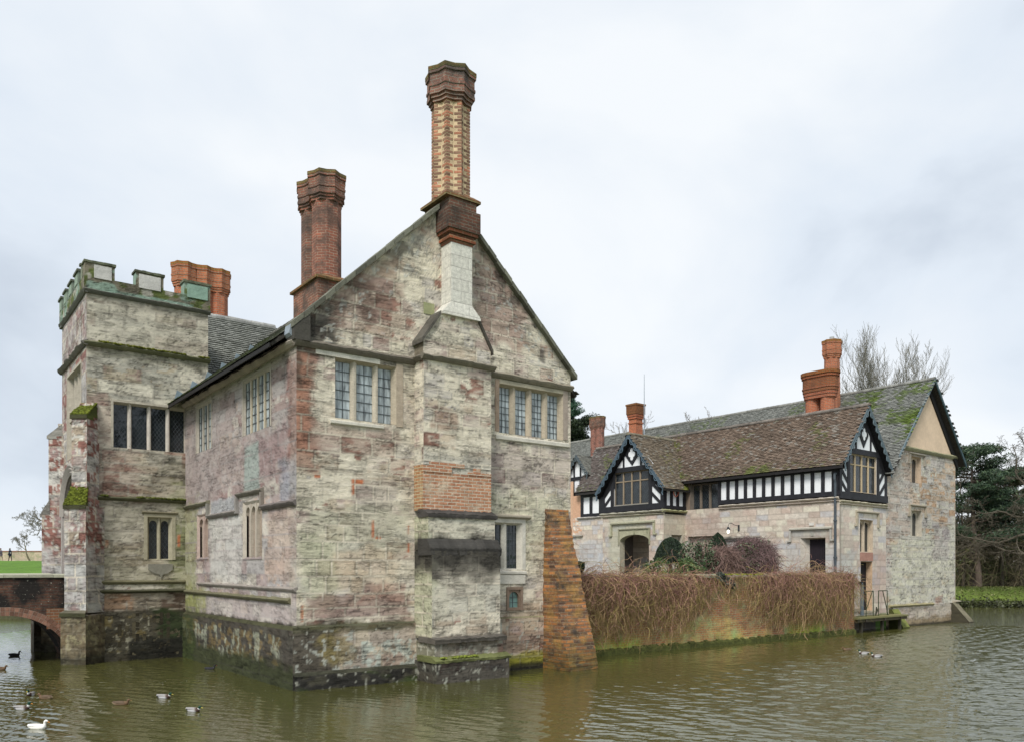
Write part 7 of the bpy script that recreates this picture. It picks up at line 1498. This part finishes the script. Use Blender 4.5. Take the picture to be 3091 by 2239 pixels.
# ivy mound on the bank
# overhanging oak at the right edge
rs = np.random.RandomState(751); T = {}; cfgo = rad_cfg(n=[0, 9, 7, 6], K=10, wander=[.08, .24, .3, .3], trop=[0, .0, -.03, -.04], start=[.3, .12, .1, .1], ang=[60, 48, 42, 38], len=[.5, .42, .5, .5], rmin=.009, taper=[.35, .75, .8, .8])
grow(T, (0, 0, 0), (-.02, 0, 1), 8, .34, 0, cfgo, rs)
for (z, dx, dy, dz, L, r) in ((3.3, -1, -.1, -.05, 6.6, .10), (4.6, -1, .0, .12, 5.5, .11), (5.6, -.9, -.1, .45, 5.0, .10), (6.4, -.45, .1, 1.0, 5.0, .10), (7.2, -.3, 0, 1.1, 4.4, .08), (4.2, .8, 0, .5, 5, .14)):
    grow(T, (0, 0, z), np.array((dx, dy, dz))/math.sqrt(dx*dx+dy*dy+dz*dz), L, r, 1, cfgo, rs)
tree_mesh('oak_tree', 'large bare oak at the right edge reaching crooked limbs over the bank', (35.4, 54.3, .3), T, (.10, .085, .055), twigcol=(.11, .095, .07))
# orchard trees on the left lawn
for i, (x, y, lean, h, s, lab, p2) in enumerate(((-64.1, 108, -.38, 5.4, 761, 'small leaning bare orchard tree on the lawn in front of the far brick wall', 0), (-48.2, 86, -.2, 7.6, 762, 'gnarled bare tree whose branches show at the left edge of the tower', 1), (-66.8, 118, .0, 6.0, 763, 'tiny thin tree behind the far brick wall', 2))):
    rs = np.random.RandomState(s); T = {}; grow(T, (0, 0, 0), (lean, 0, 1), h*.62, .13 if i < 2 else .06, 0, rad_cfg(n=[6, 6, 6, 5], start=[.45, .2, .1, .1], ang=[55, 45, 45, 40], len=[.62, .5, .5, .5], trop=[0, .02, .04, 0, 0], wander=[.12, .26, .3, .3, .3], rmin=.012), rs)
    if i == 1: 
        for k in range(3): grow(T, (-.5, 0, 3.6+k*.4), (-.9, .0, .40+k*.15), 3.4, .08, 1, rad_cfg(n=[6, 8, 7, 6], start=[.45, .3, .1, .1], ang=[55, 45, 45, 40], len=[.62, .42, .5, .5], trop=[0, .05, .04, 0, 0], wander=[.12, .2, .3, .3, .3], rmin=.012), rs)
    tree_mesh('bare_tree', lab, (x, y, gz_(x, y)-.05), T, (.17, .15, .10), twigcol=(.18, .16, .12))
# far garden wall on the left
fw = thing('boundary_wall', 'long low brick boundary wall beyond the left lawn', 'wall', (-70, 112, 3.45), 0); A = Acc(); wallgrid(A, (0, 0, 0), (1, 0, 0), (0, -1, 0), -20, 40, 0, 1.55, lambda x, z: np.full(x.shape+(3,), .9)*(1+(fbm(x*.8, z*1.5, 771, 3)-.5)*.6)[..., None], .4, .3, disp=0.)
A.box(-20, 40, .01, .4, 0, 1.55, (.8, .8, .8)); A.build('brick_face', m_brick('boundary_brick', (.34, .24, .17), (.26, .2, .15), (.4, .36, .3), stain=(.2, .2, .12), lichen=.05), fw); A = Acc(); A.box(-20, 40, -.08, .48, 1.55, 1.66, (.36, .17, .12)); A.build('coping', MAT['dress'], fw)

# =================================================================== ducks
def duck(label, x, y, yaw, kind_='drake', s=1.0, bill=(.55, .38, .05), head_down=False):
    body = dict(drake=(.52, .52, .53), hen=(.15, .10, .06), white=(.82, .81, .74), dark=(.05, .05, .055))[kind_]
    head = dict(drake=(.012, .055, .035), hen=(.13, .08, .045), white=(.84, .83, .78), dark=(.02, .02, .022))[kind_]
    breast = dict(drake=(.055, .03, .022), hen=(.14, .085, .045), white=(.82, .81, .75), dark=(.05, .05, .055))[kind_]
    tail = dict(drake=(.03, .03, .03), hen=(.30, .22, .14), white=(.84, .83, .78), dark=(.04, .04, .045))[kind_]
    back = dict(drake=(.24, .21, .18), hen=(.09, .06, .035), white=(.83, .82, .76), dark=(.035, .035, .04))[kind_]
    t = thing({'drake': 'mallard_duck', 'hen': 'mallard_duck', 'white': 'white_duck', 'dark': 'dark_duck'}[kind_], label, 'duck', (x, y, .012), yaw); s *= .54; t.scale = (s, s, s); t['group'] = 'ducks on the moat'
    # spine: tail -> body -> breast -> neck -> head (x forward)
    hd = -.045 if head_down else 0
    sp = [(-.27, .055, .008, .006), (-.235, .045, .03, .018), (-.19, .032, .055, .040), (-.11, .025, .085, .070), (-.02, .022, .098, .082), (.07, .022, .094, .080), (.135, .030, .074, .070), (.170, .062, .046, .050), (.178, .100+hd*.5, .030, .034), (.182, .130+hd, .029, .032), (.192, .158+hd, .035, .036), (.212, .176+hd, .036, .034), (.236, .172+hd, .030, .027), (.256, .160+hd, .015, .014)]
    A = Acc(); k = 14; rings = []; cols = []
    for i, (px, pz, ry, rz) in enumerate(sp):
        a = np.array(sp[max(i-1, 0)][:2]); b = np.array(sp[min(i+1, len(sp)-1)][:2]); d = (b-a)/max(np.linalg.norm(b-a), 1e-6)
        ring = []; cc = []
        for j in range(k):
            th = 2*math.pi*j/k; yy = ry*math.cos(th); hh = rz*math.sin(th); ring.append((px-d[1]*hh, yy, pz+d[0]*hh)); up = math.sin(th) > .35
            if i <= 1: c = tail if not (kind_ == 'drake' and i == 0) else (.75, .75, .73)
            elif i == 2: c = tail if not up or kind_ != 'drake' else (.03, .03, .03)
            elif i <= 5: c = back if up else body
            elif i <= 7: c = breast
            elif i == 8: c = (.75, .75, .72) if kind_ == 'drake' else head
            else: c = head
            cc.append(c)
        rings.append(ring); cols.append(cc)
    V = np.array(rings).reshape(-1, 3); C = np.array(cols).reshape(-1, 3); m = len(sp)
    F = np.array([[i*k+j, i*k+(j+1) % k, (i+1)*k+(j+1) % k, (i+1)*k+j] for i in range(m-1) for j in range(k)]); A.add(V, [F, np.arange(k)[None, ::-1], (np.arange(k)+(m-1)*k)[None]], C)
    o = A.build('body', MAT['feather'], t, smooth=True)
    B_ = Acc(); zb = .158+hd; B_.loft([np.array([(.250, .014*math.cos(a), zb+.010*math.sin(a)) for a in np.linspace(0, 2*math.pi, 9)[:-1]]), np.array([(.285, .013*math.cos(a), zb-.010+.006*math.sin(a)) for a in np.linspace(0, 2*math.pi, 9)[:-1]]), np.array([(.312, .012*math.cos(a), zb-.018+.003*math.sin(a)) for a in np.linspace(0, 2*math.pi, 9)[:-1]])], bill)
    B_.build('bill', MAT['feather'], t, smooth=True)
    W = Acc(); wc = dict(drake=(.30, .29, .28), hen=(.12, .08, .05), white=(.85, .84, .79), dark=(.03, .03, .035))[kind_]
    for sg in (-1, 1):
        V = []; 
        prof = [(.09, .045, .07), (.04, .062, .082), (-.06, .066, .085), (-.15, .052, .078), (-.235, .018, .072)]
        V = [(p[0], sg*(p[1]+.028), .035+.01*i_) for i_, p in enumerate(prof)]+[(p[0]-.01, sg*(p[1]*.45), p[2]+.022) for p in prof]+[(p[0], sg*(p[1]+.034), .062) for p in prof]
        n_ = 5; F = [[i, i+1, 10+i+1, 10+i] for i in range(4)]+[[10+i, 10+i+1, 5+i+1, 5+i] for i in range(4)]; W.add(V, [np.array(F)], wc)
    w_ = W.build('wing', MAT['feather'], t, smooth=True)
    E = Acc()
    for sg in (-1, 1): blob(E, (.226, sg*.030, .180+hd), (.005, .004, .005), (.01, .01, .01), np.random.RandomState(1))
    E.build('eye', MAT['feather'], t); return t
YL = (.50, .42, .08); OR = (.62, .24, .03)
duck('white duck with orange bill at the bottom left', -7.45, 12.75, R(-6), 'white', 1.22, OR)
duck('grey mallard drake with orange bill swimming just above the white duck', -8.75, 14.5, R(-4), 'drake', 1.2, OR)
duck('mallard drake seen from the front beside a brown hen', -9.55, 16.1, R(-80), 'drake', 1.15, YL)
duck('brown mallard hen touching the front facing drake', -9.03, 15.7, R(172), 'hen', 1.15, (.3, .2, .08), True)
duck('brown mallard hen alone in the shade below the tower', -7.22, 15.0, R(8), 'hen', 1.15, (.3, .2, .08), True)
duck('mallard drake with yellow bill nearest the tower wall', -6.77, 15.8, R(-12), 'drake', 1.2, YL, True)
duck('mallard drake with yellow bill nearest the house corner', -5.61, 14.3, R(-16), 'drake', 1.15, YL, True)
duck('dark duck swimming beyond the bridge arch', -14.4, 23.5, R(5), 'dark', 1.25, (.1, .1, .1))
duck('brown mallard hen cut by the left edge', -12.75, 20.2, R(10), 'hen', 1.3, (.3, .2, .08), True)
duck('mallard drake behind another on the open water at the right', 10.40, 24.0, R(165), 'drake', 1.15, YL)
duck('mallard drake in front of another on the open water at the right', 10.42, 23.2, R(172), 'drake', 1.2, YL)
duck('pale brown mallard hen left of the two drakes on the open water', 10.35, 25.1, R(185), 'hen', 1.1, (.3, .2, .08), True)
duck('dark duck tucked against the left stone wall of the house', -7.55, 20.3, R(20), 'dark', 1.0, (.4, .05, .03))
# floating feathers
rs = np.random.RandomState(81); A = Acc(); n = 90; x = rs.uniform(-9.5, -1, n); y = rs.uniform(13, 20, n); P = np.stack([x, y, np.full(n, .006)], 1); P = np.concatenate([P, np.stack([rs.normal(-7.6, .35, 14), rs.normal(18, .25, 14), np.full(14, .006)], 1)])
a = rs.uniform(0, 6.28, len(P)); L_ = rs.uniform(.006, .022, len(P)); dx = np.stack([np.cos(a)*L_, np.sin(a)*L_, a*0], 1); dy = np.stack([-np.sin(a)*L_*.35, np.cos(a)*L_*.35, a*0+.004], 1)
V = np.stack([P-dx, P+dy, P+dx, P-dy], 1).reshape(-1, 3); V[:, 2] = .008; A.add(V, [np.arange(len(P))[:, None]*4+np.array([0, 1, 2, 3])], (.62, .62, .58)); kind(A.build('floating_feathers', MAT['feather'], None), 'stuff')

# =================================================================== two walkers on the far lawn
def person(label, x, y, yaw, coat, legs, stride, scarf=None):
    z = gz_(x, y); t = thing('person', label, 'person', (x, y, z), yaw); t['group'] = 'walkers on the far lawn'
    J = {'pel': (0, 0, .95, .13), 'ch': (0, 0, 1.30, .155), 'nk': (0.01, 0, 1.48, .06), 'hd': (.03, 0, 1.62, .095), 'tp': (.03, 0, 1.70, .07)}
    V = []; E = []; Rr = []
    def add(p, r, par=None):
        V.append(p); Rr.append(r)
        if par is not None: E.append((par, len(V)-1))
        return len(V)-1
    pel = add((0, 0, .95), .14); ch = add((.01, 0, 1.28), .16, pel); nk = add((.02, 0, 1.47), .06, ch); hd = add((.04, 0, 1.62), .095, nk); add((.04, 0, 1.70), .06, hd)
    for sg in (-1, 1):
        sh_ = add((.01, sg*.19, 1.40), .06, ch); el = add((-.05*sg, sg*.25, 1.12), .045, sh_); wr = add((.10*sg+.05, sg*.22, .90), .032, el); add((.14*sg+.06, sg*.21, .82), .03, wr)
        hp = add((0, sg*.10, .88), .10, pel); kn = add((sg*stride*.5, sg*.10, .48), .062, hp); an = add((sg*stride, sg*.09, .08), .042, kn); add((sg*stride+.13, sg*.09, .03), .03, an)
    me = bpy.data.meshes.new('body'); me.from_pydata(V, E, []); o = bpy.data.objects.new('body', me); COL.objects.link(o); o.parent = t
    sk = o.modifiers.new('skin', 'SKIN'); ss = o.modifiers.new('sub', 'SUBSURF'); ss.levels = 1; ss.render_levels = 1
    for i, v in enumerate(me.skin_vertices[0].data): v.radius = (Rr[i], Rr[i]); v.use_root = (i == 0)
    me.materials.append(m_attr('trousers', which='Object', basecol=legs, bumps=()))
    A = Acc(); A.loft([np.array([(.01+rx*math.cos(a), ry*math.sin(a), zz) for a in np.linspace(0, 2*math.pi, 15)[:-1]]) for (zz, rx, ry) in ((.72, .19, .24), (.95, .18, .23), (1.2, .17, .24), (1.40, .14, .23), (1.49, .07, .09))], coat)
    for sg in (-1, 1): A.tube([(.01, sg*.20, 1.41), (-.05*sg, sg*.27, 1.12), (.10*sg+.05, sg*.235, .92)], [.08, .07, .055], 10, coat)
    A.build('coat', MAT['cloth'], t, smooth=True)
    A = Acc(); blob(A, (.03, 0, 1.665), (.105, .095, .10), (.10, .07, .05), np.random.RandomState(3), 12, 8); A.build('hair', MAT['cloth'], t, smooth=True)
    A = Acc(); blob(A, (.125, 0, 1.62), (.02, .06, .075), (.45, .28, .21), np.random.RandomState(4), 10, 6); blob(A, (.15, 0, 1.615), (.014, .012, .02), (.45, .28, .21), np.random.RandomState(4), 6, 4); A.build('face', MAT['cloth'], t, smooth=True)
    if scarf: A = Acc(); A.tube([(.08, .1, 1.46), (-.02, .15, 1.3), (-.16, .19, 1.05)], [.05, .05, .04], 8, scarf); A.build('bag_strap', MAT['cloth'], t, smooth=True)
person('walker in a long navy coat on the far lawn', -67.7, 109.5, R(180), (.02, .025, .05), (.02, .02, .03), .16, (.6, .6, .6))
person('walker in a mauve grey coat and pale trousers at the left edge', -68.95, 109.5, R(180), (.22, .18, .22), (.32, .24, .17), .22)
